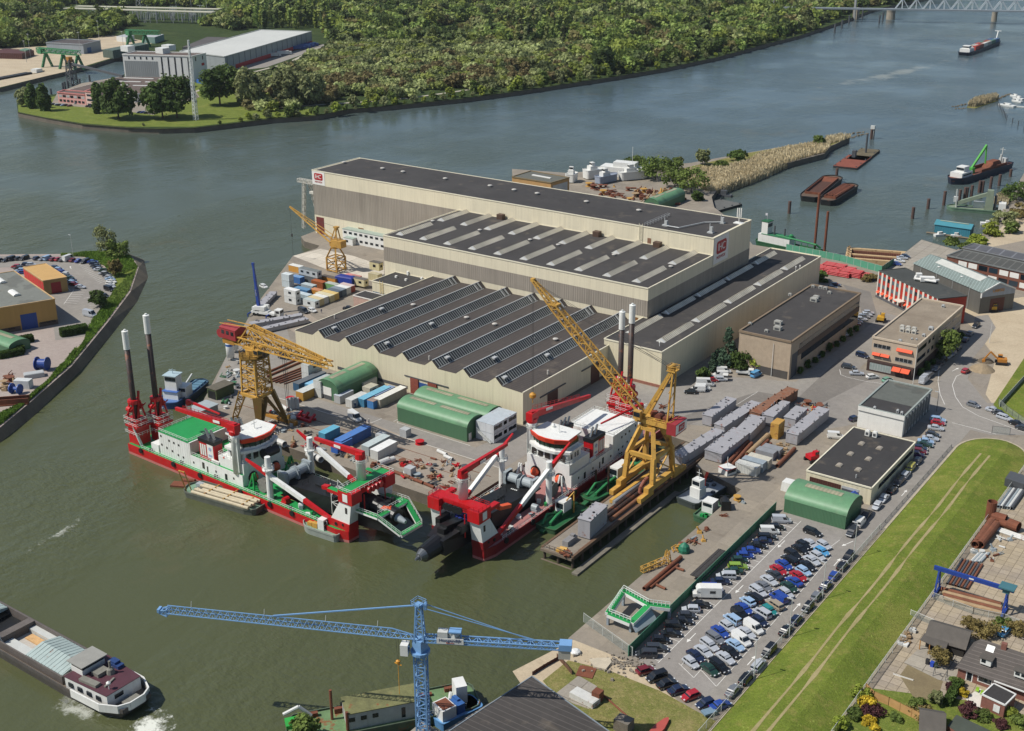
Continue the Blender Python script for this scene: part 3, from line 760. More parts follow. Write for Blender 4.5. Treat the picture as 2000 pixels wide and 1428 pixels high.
b=MB();b.b2(-104.8,-92.6,316.9,324.8,6.26,6.3);b.obj('tarred_roof',ROOFB,o7,world=True)
pf('cornice',WHITEM,o7,-105.3,-92.0,5.3,6.5,316.5,.35)
for i in range(9):pr('pilaster',mat('7c7f7f'),o7,318+i*2.5,318.5+i*2.5,0,5.6,-92.2,.4)
for i in range(8):pr('window',GLASS,o7,318.8+i*2.5,320.2+i*2.5,1.0,4.6,-92.2,.03)
for px,py in((1708,800),(1753,806),(1761,810)):v=P(px,py,6.3);hvac(o7,v.x,v.y,6.25,.7,.7,.9,LGREY)
o8=block('workshop','cream workshop with a black roof and six roof domes beside the white office','workshop',rect(-102.3,-85.2,272.7,305.4),4.6,CREAM2,ROOFB,TRIM)
pf('roller_door',BROWN,o8,-101.3,-93,0,3.3,272.7,.06);pf('door_opening',DGREY,o8,-92.8,-88.3,0,2.6,272.7,.06);pf('roller_door',LGREY,o8,-92.8,-88.3,2.6,3.3,272.7,.1)
for px,py in((1682.5,867),(1717.5,876),(1661,887),(1696,897),(1639,909),(1676,918)):
 v=P(px,py,4.7);b=MB();b.extr([(-.75,0),(.75,0),(.72,.2),(.35,.42),(-.35,.42),(-.72,.2)],(v.x,v.y-.9,4.65),(v.x,v.y+.9,4.65));b.obj('roof_dome',mat('978e80',.5,.1,1),o8,world=True)
for px,py in((1694,850),(1708.5,853)):v=P(px,py,4.7);hvac(o8,v.x,v.y,4.6,1.2,1.0,1.5,WHITEM)
pr('window',GLASS,o8,278,304,2.2,3.4,-85.2);b=MB();b.tube((-90.5,276,4.6),(-90.5,276,5.6),.15);b.obj('flue',LGREY,o8,world=True)
q=[P(1716.8,529.6,10),P(1833,584,10),P(1888.8,578.4,10),P(1768,524,10)]
REDP=mat('a8301f',.6,.1,.8);WSTR=mat('cdc6ba',.6,.08,.8)
o9=block('striped_office','office with red and white striped front and a dark roof with white plant','office',q,10,REDP,roof_mat('3d3f3c',patch=.2),mat('4c4c48'),tw=.4,th=.25)
u=(q[1]-q[0]);L9=u.length;u.normalize();nrm=Vector((u.y,-u.x,0))
def onf(s_,z,d=0):return q[0]+u*s_+nrm*d+Vector((0,0,z-10))
def fbox(name,m,s0,s1,z0,z1,d):
 b=MB();vs=[onf(s0,z0,0),onf(s1,z0,0),onf(s1,z1,0),onf(s0,z1,0),onf(s0,z0,d),onf(s1,z0,d),onf(s1,z1,d),onf(s0,z1,d)]
 b.add(vs,[(3,2,1,0),(4,5,6,7),(0,1,5,4),(1,2,6,5),(2,3,7,6),(3,0,4,7)]);return b.obj(name,m,o9,world=True)
nb=13;bw=L9/nb
for i in range(nb+1):fbox('white_pilaster',WSTR,max(0,i*bw-bw*.2),min(L9,i*bw+bw*.2),0,10,.25)
for i in range(nb):
 if i==5:continue
 for z in(1.1,4.2,7.3):
  fbox('window',glass_mat('5a646b')if(i+int(z))%3 else GLASS,i*bw+bw*.22,i*bw+bw*.78,z,z+1.4,.06)
  if z==1.1:
   b=MB();b.add([onf(i*bw+bw*.2,z+1.7,.1),onf(i*bw+bw*.8,z+1.7,.1),onf(i*bw+bw*.8,z+1.0,.9),onf(i*bw+bw*.2,z+1.0,.9)],[(3,2,1,0)]);b.obj('awning',AWN,o9,world=True)
fbox('plinth',mat('55565a'),0,L9,0,.9,.4);fbox('canopy',WSTR,5*bw,6.4*bw,3.2,3.5,2.4)
b=MB();c9=P(1805,549,10.2)
b.box(c9.x+1,c9.y,10.4,5,2.2,1.6,.5);b.box(c9.x-2.6,c9.y+1.6,10.4,2,1.6,1.9,.5);b.tube((c9.x-3,c9.y-1.5,11),(c9.x+4.5,c9.y-.9,11),.45);b.tube((c9.x-3,c9.y-1.5,11),(c9.x-3.6,c9.y+1.5,11),.45);b.tube((c9.x+3,c9.y-1,11),(c9.x+4.6,c9.y+1.6,11),.45)
b.obj('roof_plant',WHITEM,o9,world=True)
a0,a1=P(1785,515.2,8),P(1916.8,572,8);u=(a1-a0).normalized();nv=Vector((-u.y,u.x,0));wid=15.0
GR=clad('5b5a55',.5,.05,.15);GRR=roof_mat('6f7b77',seam=1.2,axis=0,patch=.1)
t=thing('gabled_workshop','grey gabled workshop with a long pale roof light and brown doors','workshop',(a0+a1)/2*1.0-Vector((0,0,8)))
b=MB();c_=lambda p,z:Vector((p.x,p.y,z))
e0,e1,f0,f1=a0,a1,a0+nv*wid,a1+nv*wid
b.add([c_(e0,0),c_(e1,0),c_(e1,8),c_(e0,8),c_(f0,0),c_(f1,0),c_(f1,8),c_(f0,8),c_((e1+f1)/2,10.8),c_((e0+f0)/2,10.8)],[(0,1,2,3),(1,5,6,8,2),(5,4,7,6),(4,0,3,9,7)])
b.obj('wall',GR,t,world=True)
b=MB();m0,m1=c_((e0+f0)/2,10.95),c_((e1+f1)/2,10.95);ov=u*.4
b.add([c_(e0,8.1)-ov-nv*.3,c_(e1,8.1)+ov-nv*.3,m1+ov,m0-ov,c_(f1,8.1)+ov+nv*.3,c_(f0,8.1)-ov+nv*.3],[(0,1,2,3),(3,2,4,5)]);b.obj('roof',GRR,t,world=True)
b=MB();r0,r1=m0.lerp(m1,.17),m0.lerp(m1,.83);dn=-nv*3.1+Vector((0,0,-1.15));b.add([r0+dn+Vector((0,0,.1)),r1+dn+Vector((0,0,.1)),r1+Vector((0,0,.1)),r0+Vector((0,0,.1))],[(0,1,2,3)]);b.obj('roof_light',mat('b9bab2',.4,.1,.6),t,world=True)
g=u*.06
b=MB();b.add([c_(e1.lerp(f1,.30),0)+g,c_(e1.lerp(f1,.72),0)+g,c_(e1.lerp(f1,.72),5.2)+g,c_(e1.lerp(f1,.30),5.2)+g],[(0,1,2,3)]);b.obj('sliding_door',clad('4a1f1a',.5,.05,.1),t,world=True)
b=MB();b.add([c_(e1,6.2)+g,c_(f1,6.2)+g,c_(f1,8)+g,c_((e1+f1)/2,10.8)+g,c_(e1,8)+g],[(0,1,2,3,4)]);b.obj('gable_sheeting',clad('8f97a0',.5,.04,.2),t,world=True)
b=MB();b.beam(c_(e1,7.95)+g*3,m1+g*3,.3,.4);b.beam(c_(f1,7.95)+g*3,m1+g*3,.3,.4);b.beam(c_(e1,6.1)+g*3,c_(e1,8)+g*3,.5,.3);b.obj('verge_trim',WHITEM,t,world=True)
text('LABOO',1.5,mat('c98a2a',.5),t,frame(c_((e1+f1)/2,8.1)+g*3-t.location,nv,(0,0,1)),'lettering',.06)
for k in(.28,.62):v=a0.lerp(a1,k)+nv*3.0;vent(t,v.x,v.y,9.1,.5,.6,WHITEM)
for k in(.12,.36,.6,.84):v=a0.lerp(a1,k)-nv*.12;b=MB();b.tube(c_(v,0),c_(v,8),.09);b.obj('downpipe',LGREY,t,world=True)
q0,q1=P(1855,503,7),P(2000,535,7);u=(q1-q0).normalized();nv=Vector((-u.y,u.x,0))
pts=[q0,q0+u*60,q0+u*60+nv*22,q0+nv*22]
BRK=mat('6e4434',.85,.18,1.2)
t=block('brick_block','long brick building with a dark felt roof and pale window panels','building',[P(1850,500,7),P(1850,500,7)+u*66,P(1850,500,7)+u*66+nv*12,P(1850,500,7)+nv*12],7,BRK,roof_mat('4c4c48',seam=3.0,axis=0,patch=.2),mat('6d6f6c',.6),tw=.7,th=.3)
q0=P(1850,500,7);nn=Vector((u.y,-u.x,0))
for i in range(14):
 for z,mm in((1.0,(WHITEM,GLASS,GLASSB)[i%3]),(4.2,(WHITEM,WHITEM,GLASS,GLASSB)[i%4])):
  p0=q0+u*(5+i*4.2);p1=p0+u*3.5
  panel('window',mm,t,[c_(p0,z)+nn*.06,c_(p1,z)+nn*.06,c_(p1,z+2)+nn*.06,c_(p0,z+2)+nn*.06])
block('long_shed','long grey sheet roof shed behind the brick building','shed',[P(1880,484,6)+v for v in(Vector(),u*60,u*60+nv*9,nv*9)],6,GR,roof_mat('55565a',seam=5,axis=0,patch=.15),mat('77797a'))
GREEN=clad('44694c',.35,.05,.08,var=.05);GREENR=roof_mat('5d8662',seam=0,patch=.06,rough=.5)
M_RL=stripe_mat('roof_light_strip','9c957c','8a8a70',1.0,0,.5,.5)
def arch_shed(label,x0,x1,y0,y1,hs,ht,axis='x',group='arched green sheds',door=None):
 cx,cy=(x0+x1)/2,(y0+y1)/2
 t=thing('arched_shed',label,'shed',(cx,cy,0),0,group)
 half=(y1-y0)/2 if axis=='x' else(x1-x0)/2
 prof=[]
 for i in range(13):th_=math.pi*i/12;prof.append((half*math.cos(th_),hs+(ht-hs)*math.sin(th_)))
 full=[(half,0)]+prof+[(-half,0)]
 if axis=='x':p0,p1=(x0,cy,0),(x1,cy,0)
 else:p0,p1=(cx,y0,0),(cx,y1,0)
 b=MB();b.extr(full,p0,p1);b.obj('wall',GREEN,t,world=True)
 b=MB();pr2=[(u_*1.012,z+.05)for u_,z in prof];n2=len(pr2);d=(Vector(p1)-Vector(p0)).normalized();ac=Vector((d.y,-d.x,0));vs=[]
 for e in(Vector(p0)-d*.15,Vector(p1)+d*.15):vs+=[e+ac*u_+Vector((0,0,z))for u_,z in pr2]
 b.add(vs,[(i,i+n2,i+1+n2,i+1)for i in range(n2-1)]);b.obj('roof',GREENR,t,world=True,smooth=True)
 Ln=(Vector(p1)-Vector(p0)).length
 for k0,k1 in((.08,.44),(.52,.92))if Ln>16 else((.2,.8),):
  b=MB();vs=[]
  for s_ in(k0,k1):
   for i in(5,6,7):vs.append(Vector(p0)+d*Ln*s_+ac*(pr2[i][0]*.75)+Vector((0,0,pr2[i][1]+.06+(.02 if i!=6 else.03))))
  b.add(vs,[(0,3,4,1),(1,4,5,2)]);b.obj('roof_light',M_RL,t,world=True)
 return t
s1=arch_shed('front green arched shed of the pair by the white cabins',-215.2,-190,244.4,252.2,4.3,6.6)
s2=arch_shed('rear green arched shed close against the saw-tooth hall',-216.5,-190,253.3,261,3.9,6.0)
pr('door',WHITEM,s1,245.2,246.4,.1,2.3,-190,.08)
s3=arch_shed('short green arched shed with a white roller door among the containers',-247,-238.6,244.5,262.5,4.0,6.4,'y')
pf('roller_door',WHITEM,s3,-245.4,-241.2,1.4,4.0,244.5,.06);pf('door_opening',DGREY,s3,-245.4,-241.2,0,1.4,244.5,.05)
s4=arch_shed('green arched shed at the end of the main car park',-101.3,-85.6,257.0,267.5,3.6,6.2)
v=P(1255,392,0)
s5=arch_shed('green arched shed beyond the tallest hall with a black end opening',P(1272,412).x-4,P(1272,412).x+4,P(1272,412).y,P(1272,412).y+26,3.4,6.0,'y')
pf('door_opening',DGREY,s5,s5.location.x-1.6,s5.location.x+1.6,0,4.0,P(1272,412).y,.06)
s6=arch_shed('pale green arched shed at the left edge of the west bank yard',P(14,692,0).x-14,P(14,692,0).x+1.5,P(14,692,0).y,P(14,692,0).y+8,2.5,4.2)
qq=[P(1000,346,10),P(1076,358,10),P(1112,347.5,10),P(1037,334.5,10)]
t=block('tan_hall','tan brick hall with a grey flat roof behind the tallest hall','hall',qq,10,mat('ad8857',.8,.12,.7,streak=.2),roof_mat('5c5d55',patch=.15),mat('7a6a4c'),tw=.5,th=.4)
panel('roller_door',LGREY,t,[qq[1].lerp(qq[2],.1)+Vector((.1,-.1,-10)),qq[1].lerp(qq[2],.9)+Vector((.1,-.1,-10)),qq[1].lerp(qq[2],.9)+Vector((.1,-.1,-1.5)),qq[1].lerp(qq[2],.1)+Vector((.1,-.1,-1.5))])
b=MB();b.beam(qq[0].lerp(qq[3],.55)+Vector((6,0,.2)),qq[1].lerp(qq[2],.55)+Vector((-6,0,.2)),1.2,.5);b.obj('roof_light',WHITEM,t,world=True)
OCH=clad('b0884a',.6,.03,.12,var=.05);OCHR=mat('b8935a',.7,.08,.4)
qa,qb=P(107,584.5,9.2),P(28,530,9.2);vx=P(0,602,9.2)-qa;vx.normalize()
pts=[qa+vx*40,qa,qb,qb+vx*40]
t=block('ochre_hall','ochre hall with a grey roof and a blue roller door on the west bank','hall',pts,9.2,OCH,roof_mat('6e7069',patch=.1),mat('b99a6c'),tw=.4,th=.25)
nf=Vector((-vx.y,vx.x,0));nf=nf if nf.y<0 else-nf
def wpan(nm,m,s0,s1,z0,z1):
 a_,b_=qa+vx*s0+nf*.06,qa+vx*s1+nf*.06;return panel(nm,m,t,[c_(b_,z0),c_(a_,z0),c_(a_,z1),c_(b_,z1)])
wpan('roller_door',clad('1f3f80',.4,.04,.05),6.8,12.2,0,5.6);wpan('base_course',mat('5b4a40',.8,.15,1),0,6.4,0,1.7);wpan('base_course',mat('5b4a40',.8,.15,1),12.6,20,0,1.7);wpan('window',GLASS,.8,6.0,1.0,1.75);wpan('window',GLASS,14.5,17,.9,1.7)
for px,py in((28,573.5),(1,549)):
 v=P(px,py,9.4);d=(qb-qa).normalized();b=MB();b.extr([(-1.3,0),(1.3,0),(1.2,.35),(.5,.75),(-.5,.75),(-1.2,.35)],v-d*3.2,v+d*3.2);b.obj('roof_dome',WHITEM,t,world=True,smooth=False)
k1,k2,k3=P(84,549,5.6),P(130,541.5,5.6),P(89,515,5.6);k4=P(45,522.5,5.6)
t=block('ochre_annexe','small ochre building with red doors beside the grey-roofed hall','annexe',[k1,k2,k3,k4],5.6,clad('9c7f4c',.6,.03,.15),OCHR,mat('b99a6c'),tw=.35,th=.2)
d=(k4-k1);nx=Vector((-d.y,d.x,0)).normalized();nx=nx if nx.x<0 else-nx
for i in range(8):p0,p1=k1+d*(i/8+.01),k1+d*((i+1)/8-.01);panel('roller_door',mat('b3161d',.5,.06,.8),t,[c_(p1,.1)+nx*.06,c_(p0,.1)+nx*.06,c_(p0,5)+nx*.06,c_(p1,5)+nx*.06])
d=k2-k1;nx=Vector((d.y,-d.x,0)).normalized();panel('roller_door',mat('8f1620',.5,.06,.8),t,[c_(k1+d*.3,.1)+nx*.06,c_(k1+d*.72,.1)+nx*.06,c_(k1+d*.72,4.4)+nx*.06,c_(k1+d*.3,4.4)+nx*.06])
qs=[P(860,1440,7),P(1039,1321,7),P(1205,1440,7)];e=(qs[2]-qs[1]);e2=(qs[0]-qs[1])
pts=[qs[1],qs[0]+e2*.4,qs[0]+e2*.4+e*1.4,qs[1]+e*1.4]
t=block('waterside_shed','shed with a ribbed black roof at the water beside the tower crane','shed',pts[::-1],7,clad('50565c',.5,.04,.1),roof_mat('3f3b38',seam=1.3,axis=1,patch=.2),mat('7c848a',.5),tw=.2,th=.12)
def leaf_mat(name,h,h2,h3=None,tr=.3,tint=False):
 k=N(name);g=k.n('ShaderNodeNewGeometry');oi=k.n('ShaderNodeObjectInfo')
 n1=k.n('ShaderNodeTexNoise');n1.inputs['Scale'].default_value=.075;n1.inputs['Detail'].default_value=3;k.l(g.outputs['Position'],n1.inputs['Vector'])
 n2=k.n('ShaderNodeTexNoise');n2.inputs['Scale'].default_value=.9;n2.inputs['Detail'].default_value=2;k.l(g.outputs['Position'],n2.inputs['Vector'])
 cc=k.mix(k.mr(n1.outputs['Fac'],.34,.66,0,1),C(h),C(h2))
 if h3:
  n3=k.n('ShaderNodeTexNoise');n3.inputs['Scale'].default_value=.03;k.l(g.outputs['Position'],n3.inputs['Vector'])
  cc=k.mix(k.mr(n3.outputs['Fac'],.52,.62,0,.8),cc,C(h3))
 cc=k.mul(cc,k.mr(n2.outputs['Fac'],.3,.7,.62,1.4));cc=k.mul(cc,k.mr(oi.outputs['Random'],0,1,.82,1.2))
 if tint:
  at=k.n('ShaderNodeAttribute',attribute_name='tint');sx=k.n('ShaderNodeSeparateXYZ');k.l(at.outputs['Vector'],sx.inputs[0])
  cc=k.mul(cc,k.mr(sx.outputs[0],0,1,.5,1.55));cc=k.mix(k.mr(sx.outputs[1],.72,.85,0,.75),cc,C('8a9440'));cc=k.mix(k.mr(sx.outputs[1],.14,.06,0,.7),cc,C('84734e'));cc=k.mix(k.mr(sx.outputs[2],.74,.82,0,.7),cc,C('34452a'))
 k.color(cc);k.b.inputs['Roughness'].default_value=.75;k.b.inputs['Specular IOR Level'].default_value=.2
 t=k.n('ShaderNodeBsdfTranslucent');k.l(cc,t.inputs[0]);ms=k.n('ShaderNodeMixShader');ms.inputs[0].default_value=tr
 out=k.t.nodes['Material Output'];k.l(k.b.outputs[0],ms.inputs[1]);k.l(t.outputs[0],ms.inputs[2]);k.l(ms.outputs[0],out.inputs[0])
 return k.m
L_DARK=leaf_mat('leaves_dark','47592a','556a31');L_MID=leaf_mat('leaves_mid','5a6b33','6b7a3c');L_WIL=leaf_mat('leaves_willow','767c52','858a5e')
L_WOOD=leaf_mat('leaves_wood','5f7238','7f8d4b','8b9061',.35,True);L_WOODW=leaf_mat('leaves_osier','868d5a','979f6b','7c8155',.35,True);L_YEL=leaf_mat('leaves_fresh','7b8a35','90993f')
L_CON=leaf_mat('needles','3c4f3e','4a5f4a');L_BR=leaf_mat('leaves_brown','7d7144','8f7f50');L_GOLD=leaf_mat('leaves_golden','b09a2c','c2aa38');L_PURP=leaf_mat('leaves_purple','4a2d30','5b3a3a')
BARK=mat('574a3b',.9,.2,3)
def crown_arrays(kind,seed,nf,leaf):
 """leaf-sized quads in clumps through a crown of unit height 1 and unit radius (scaled later)"""
 r=np.random.RandomState(seed)
 nc={'round':26,'willow':34,'poplar':26,'bush':22,'conifer':40,'loose':30}[kind]
 cs,rs=[],[]
 for i in range(nc):
  u=r.rand();a=r.rand()*6.283
  if kind=='poplar':z=.08+.9*u;rad=.75*min(1,(1-z)*2.6+.12)*min(1,z*4)*r.rand()**.5;rr=.42
  elif kind=='conifer':z=.05+.93*u**1.3;rad=(1-z)*.85*(.4+.6*r.rand());rr=.16+.24*(1-z)
  elif kind=='bush':z=.12+.75*u;rad=.8*math.sqrt(max(0,1-(z*.95)**2))*r.rand()**.5;rr=.2+.22*r.rand()
  else:
   z=.24+.70*u;q=(z-.56)/.46;rad=.86*math.sqrt(max(.03,1-q*q))*r.rand()**.42;rr=.27+.12*r.rand()
  cs.append((rad*math.cos(a)+r.randn()*.05,rad*math.sin(a)+r.randn()*.05,z));rs.append(rr)
 cs=np.array(cs);rs=np.array(rs)
 ci=r.randint(0,nc,nf);d=r.randn(nf,3);d/=np.linalg.norm(d,axis=1)[:,None];d[:,2]=np.where(d[:,2]<-.35,-d[:,2]*.5,d[:,2])
 zs={'poplar':.16,'conifer':.10,'willow':.20,'loose':.2}.get(kind,.20)
 c=cs[ci]+d*(rs[ci]*(.72+.42*r.rand(nf)))[:,None]*np.array([1,1,zs/.30])
 nrm=d+r.randn(nf,3)*.55+np.array([0,0,.25]);nrm/=np.linalg.norm(nrm,axis=1)[:,None]
 t=np.cross(nrm,r.randn(nf,3));t/=np.linalg.norm(t,axis=1)[:,None];b=np.cross(nrm,t)
 return c,t,b,(leaf*(.6+.8*r.rand(nf)))[:,None]
def crown_mesh(arr,h,rad,stretch=1.0):
 c,t,b,s=arr;p=c*np.array([rad,rad,h])
 v=np.stack([p-t*s-b*s*stretch,p+t*s-b*s*stretch*.6,p+t*s*.8+b*s*stretch,p-t*s*.7+b*s*stretch],1)
 return v.reshape(-1,3)
def mesh_quads(name,v,m):
 me=bpy.data.meshes.new(name);n=len(v)//4
 me.vertices.add(4*n);me.vertices.foreach_set('co',v.astype(np.float32).ravel())
 me.loops.add(4*n);me.loops.foreach_set('vertex_index',np.arange(4*n,dtype=np.int32))
 me.polygons.add(n);me.polygons.foreach_set('loop_start',np.arange(0,4*n,4,dtype=np.int32))
 me.materials.append(m);me.update(calc_edges=True);return me
PROTO={}
def tree(name,label,cat,loc,h,rad,kind='round',m=None,nf=900,leaf=.45,group=None,seed=1,trunk=True):
 key=(kind,m.name if m else '',nf,seed,round(h/rad,1),leaf)
 s=h/10.0;rr=rad/s
 if key not in PROTO:
  me=mesh_quads('crown',crown_mesh(crown_arrays(kind,seed,nf,leaf/s),10.0,rr),m)
  b=MB();b.tube((0,0,-.2),(0,0,4.5),.28,7,.18)
  for i in range(5):
   a=i*1.3+seed;b.tube((0,0,2.6+i*.45),(math.cos(a)*rr*.55,math.sin(a)*rr*.55,5.4+i*.5),.13,5,.05)
  b.tube((0,0,4.4),(.1,0,8.6),.18,6,.05)
  tm=bpy.data.meshes.new('trunk');tm.from_pydata([tuple(x)for x in b.v],[],b.f);tm.materials.append(BARK)
  PROTO[key]=(me,tm)
 me,tm=PROTO[key]
 t=thing(name,label,cat,loc,rng.random()*6.28,group);t.scale=(s,s,s)
 o=bpy.data.objects.new('crown',me);col.objects.link(o);o.parent=t
 if trunk:o=bpy.data.objects.new('trunk',tm);col.objects.link(o);o.parent=t
 return t
def inside(x,y,poly):
 c=False;n=len(poly)
 for i in range(n):
  (x0,y0),(x1,y1)=poly[i],poly[i-1]
  if(y0>y)!=(y1>y)and x<(x1-x0)*(y-y0)/(y1-y0)+x0:c=not c
 return c
def to_px(p):
 d=np.array([p[0],p[1],p[2]-CH]);q=d@FW
 return 1000+FL*(d@RT)/q,714-FL*(d@UP)/q
WOOD=[(-60,-60),(2300,-60),(1860,-16),(1700,16),(1640,32),(1600,52),(1520,75),(1420,103),(1300,126),(1200,144),(1100,158),(1000,173),(930,180),(870,172),(800,190),(700,200),(640,200),(600,212),(500,222),(478,210),(470,170),(560,140),(640,100),(650,80),(615,58),(520,56),(440,60),(420,52),(330,50),(240,52),(210,70),(160,76),(120,88),(60,90),(-60,100)]
CLEAR=[[(118,16),(150,10),(432,16),(425,48),(270,54),(240,36),(160,48),(75,38)],[(755,70),(800,50),(830,56),(880,48),(952,36),(945,50),(890,76),(830,80),(775,80)],[(985,160),(1000,146),(1060,130),(1085,136),(1010,165)],[(1235,78),(1290,62),(1300,72),(1250,92)],[(450,8),(500,-2),(505,14),(470,20)],[(600,0),(660,-4),(640,18)],[(640,205),(900,178),(900,172),(640,197)],[(1290,52),(1340,40),(1345,55),(1300,66)],[(880,18),(950,12),(950,24),(890,26)],[(70,35),(130,20),(150,30),(90,45)]]
protos=[]
for i in range(6):protos.append(('round',crown_arrays('round' if i%2 else 'loose',40+i,190,.95)))
for i in range(4):protos.append(('willow',crown_arrays('willow',60+i,180,.85)))
for i in range(3):protos.append(('poplar',crown_arrays('poplar',80+i,110,.9)))
spots=[]
y=232.0
while y>-52:
 d0=(P(900,y)-Vector((0,0,CH))).length;dep=CH/d0
 sp=8.6+max(0,d0-700)*.0055
 dy=max(1.0,sp*FL*dep/d0);x=-60+rng.random()*9;stp=sp*FL/d0
 while x<2100:
  xx,yy=x+rng.uniform(-.45,.45)*stp,y+rng.uniform(-.45,.45)*dy
  if inside(xx,yy,WOOD)and not any(inside(xx,yy,c)for c in CLEAR):spots.append((xx,yy,sp))
  x+=stp
 y-=dy
spots.sort(key=lambda s:-s[1])
front=[]
for s_ in spots:
 pass
def bank_y(x):
 pts=[(470,236),(620,226),(760,207),(900,193),(1000,180),(1100,165),(1200,150),(1300,133),(1400,112),(1500,85),(1560,70),(1620,50),(1700,20),(2300,-60)]
 for(a,b),(c,d)in zip(pts,pts[1:]):
  if a<=x<=c:return b+(d-b)*(x-a)/(c-a)
 return-999 if x>470 else 400
cand=[s for s in spots if s[0]>470 and bank_y(s[0])-s[1]<52-(max(0,s[0]-900))*.022]
rng.shuffle(cand);front=cand[:190];fs=set(front)
WG='trees along the edge of the far bank wood'
for i,(x,y,sp)in enumerate(front):
 v=P(x,y);wil=x<1150
 h=rng.uniform(6.5,10.5)if wil else rng.uniform(7,11);rad=h*rng.uniform(.48,.62)
 tree('wood_tree','willow at the edge of the wood along the far river bank' if wil else 'round tree at the edge of the wood along the far river bank','tree',v,h,rad,'willow' if wil else 'round',L_WOODW if wil else(L_MID if i%3 else L_DARK),420,.62,'willows along the edge of the far wood' if wil else 'round trees along the edge of the far wood',20+i%3)
big=[(x,y)for x,y,s_ in spots if y<150];rng.shuffle(big);spots+=[(x,y,15.0)for x,y in big[:260]]
acc={0:[],1:[]};tnt={0:[],1:[]}
for(x,y,sp)in spots:
 if(x,y,sp)in fs:continue
 v=P(x,y);pop=(490<x<640 and 25<y<80)or(1000<x<1120 and 45<y<95 and rng.random()<.6)
 osier=480<x<1120 and y>92
 cand_=protos[10:13]if pop else(protos[6:10]if osier or rng.random()<.15 else protos[0:6])
 kd,arr=cand_[rng.randrange(len(cand_))]
 q=rng.random()
 h=(rng.uniform(15,19)if pop else(rng.uniform(5,8.5)if osier else rng.uniform(6,10.5)+8*q*q*q))*(1+max(0,sp-8)*.05)
 rad=h*.16 if pop else max(sp*.6,h*.46)*rng.uniform(.75,1.3)
 a=rng.random()*6.28;c_a,s_a=math.cos(a),math.sin(a)
 pv=crown_mesh((arr[0],arr[1],arr[2],arr[3]*(sp/9.0)),h,rad)
 pv=np.stack([pv[:,0]*c_a-pv[:,1]*s_a+v.x,pv[:,0]*s_a+pv[:,1]*c_a+v.y,pv[:,2]-h*.1],1)
 acc[1 if osier else 0].append(pv);tnt[1 if osier else 0].append(np.tile(nr.rand(3),(len(pv),1)))
for k_,nm,m_ in((0,'woodland',L_WOOD),(1,'osier_thicket',L_WOODW)):
 me=mesh_quads(nm,np.concatenate(acc[k_]),m_);at=me.attributes.new('tint','FLOAT_VECTOR','POINT');at.data.foreach_set('vector',np.concatenate(tnt[k_]).astype(np.float32).ravel());o=bpy.data.objects.new(nm,me);col.objects.link(o);tag(o,kind='stuff')
flat('far_lawn',PP((35,206),(36,219),(90,230),(160,241),(250,248),(380,248),(440,241),(530,230),(620,224),(620,212),(520,218),(470,205),(470,160),(330,160),(200,190),(120,185)),G_LAWN,.14)
flat('far_yard',PP((0,171),(90,149),(130,140),(240,107),(262,98),(300,84),(240,72),(200,68),(120,90),(60,92),(-80,100),(-80,185)),G_SAND,.16)
flat('far_forecourt',PP((100,205),(205,213),(300,225),(390,190),(370,160),(235,150),(160,163),(112,182)),G_YARD,.18)
for c_ in(CLEAR[3],CLEAR[4],CLEAR[5],CLEAR[7],CLEAR[8],CLEAR[9]):flat('far_meadow',PP(*c_),G_FAR,.15)
flat('reed_meadow',PP(*CLEAR[2]),G_ROUGH,.15)
flat('skate_park',PP((820,76),(850,66),(945,40),(948,45),(890,72),(835,79)),mat('c4c0b4',.8,.1,.05),.2);flat('park_lawn',PP(*CLEAR[1]),G_FAR,.14)
for pts in(((640,204),(720,199),(800,192),(880,181),(940,172)),((500,215),(560,210),(640,204)),((380,180),(440,160),(480,150)),((620,95),(560,125),(500,140))):
 line('far_path',PP(*pts),3.5,.22,mat('a39c8c',.9,.1,.2))
flat('warehouse_road',PP((438,128),(500,122),(600,92),(650,84),(648,92),(600,104),(520,132),(450,140)),G_ASPH,.2)
GP='trees on the grassy point across the river'
for i,(px,py,hp,wd,kd,m_,lab)in enumerate(((64,212,42,4,'poplar',L_DARK,'narrow dark poplar left of its twin at the tip of the grassy point'),(88,217,47,4.3,'poplar',L_DARK,'narrow dark poplar right of its twin at the tip of the grassy point'),(192,222,52,3.6,'poplar',L_DARK,'slim dark poplar beside the pink office on the point'),(232,233,70,13,'round',L_DARK,'big round dark tree in front of the pink office'),(318,232,68,12,'round',L_DARK,'dark tree left of its neighbour at the lattice mast'),(346,231,74,13,'round',L_DARK,'dark tree beside the foot of the lattice mast'),(430,206,70,13,'round',L_DARK,'broad dark tree standing alone on the lawn of the point'),(52,208,32,10,'willow',L_WIL,'pale willow behind the two poplars at the tip of the point'),(490,208,66,13,'willow',L_WIL,'tall willow at the start of the far wood by the lawn'),(560,205,62,15,'willow',L_WIL,'broad willow in the far wood behind the reedy bank'),(605,205,56,14,'willow',L_WIL,'rounded willow between the broad willow and the riverside path'),(455,160,28,7,'bush',L_MID,'round bush beside the blue skip on the point'))):
 v=P(px,py);h=top(px,py-hp,v);tree('point_tree',lab,'tree',v,h,min(wd,h*.55),kd,m_,2600,.85,GP,7+i)
for i,(px,py,h)in enumerate(((575,226,8),(690,208,8),(735,202,6),(768,203,8),(650,214,5),(880,190,7),(925,182,9),(960,180,7),(1010,174,9),(1060,164,10),(1090,160,9),(520,228,5),(610,222,4),(1150,152,10),(1180,147,9),(1240,138,10),(500,234,4),(470,238,3),(430,243,2.5),(280,246,2))+tuple((x,bank_y(x)-1.5,2.5+x*7%5)for x in range(486,1600,19))):
 tree('bank_bush','leafy bush growing on the waterline of the far bank','bush',P(px,py),h,h*.6,'bush',(L_MID,L_WIL,L_YEL)[i%3],420,.55,'bushes on the waterline of the far bank',30+i%3)
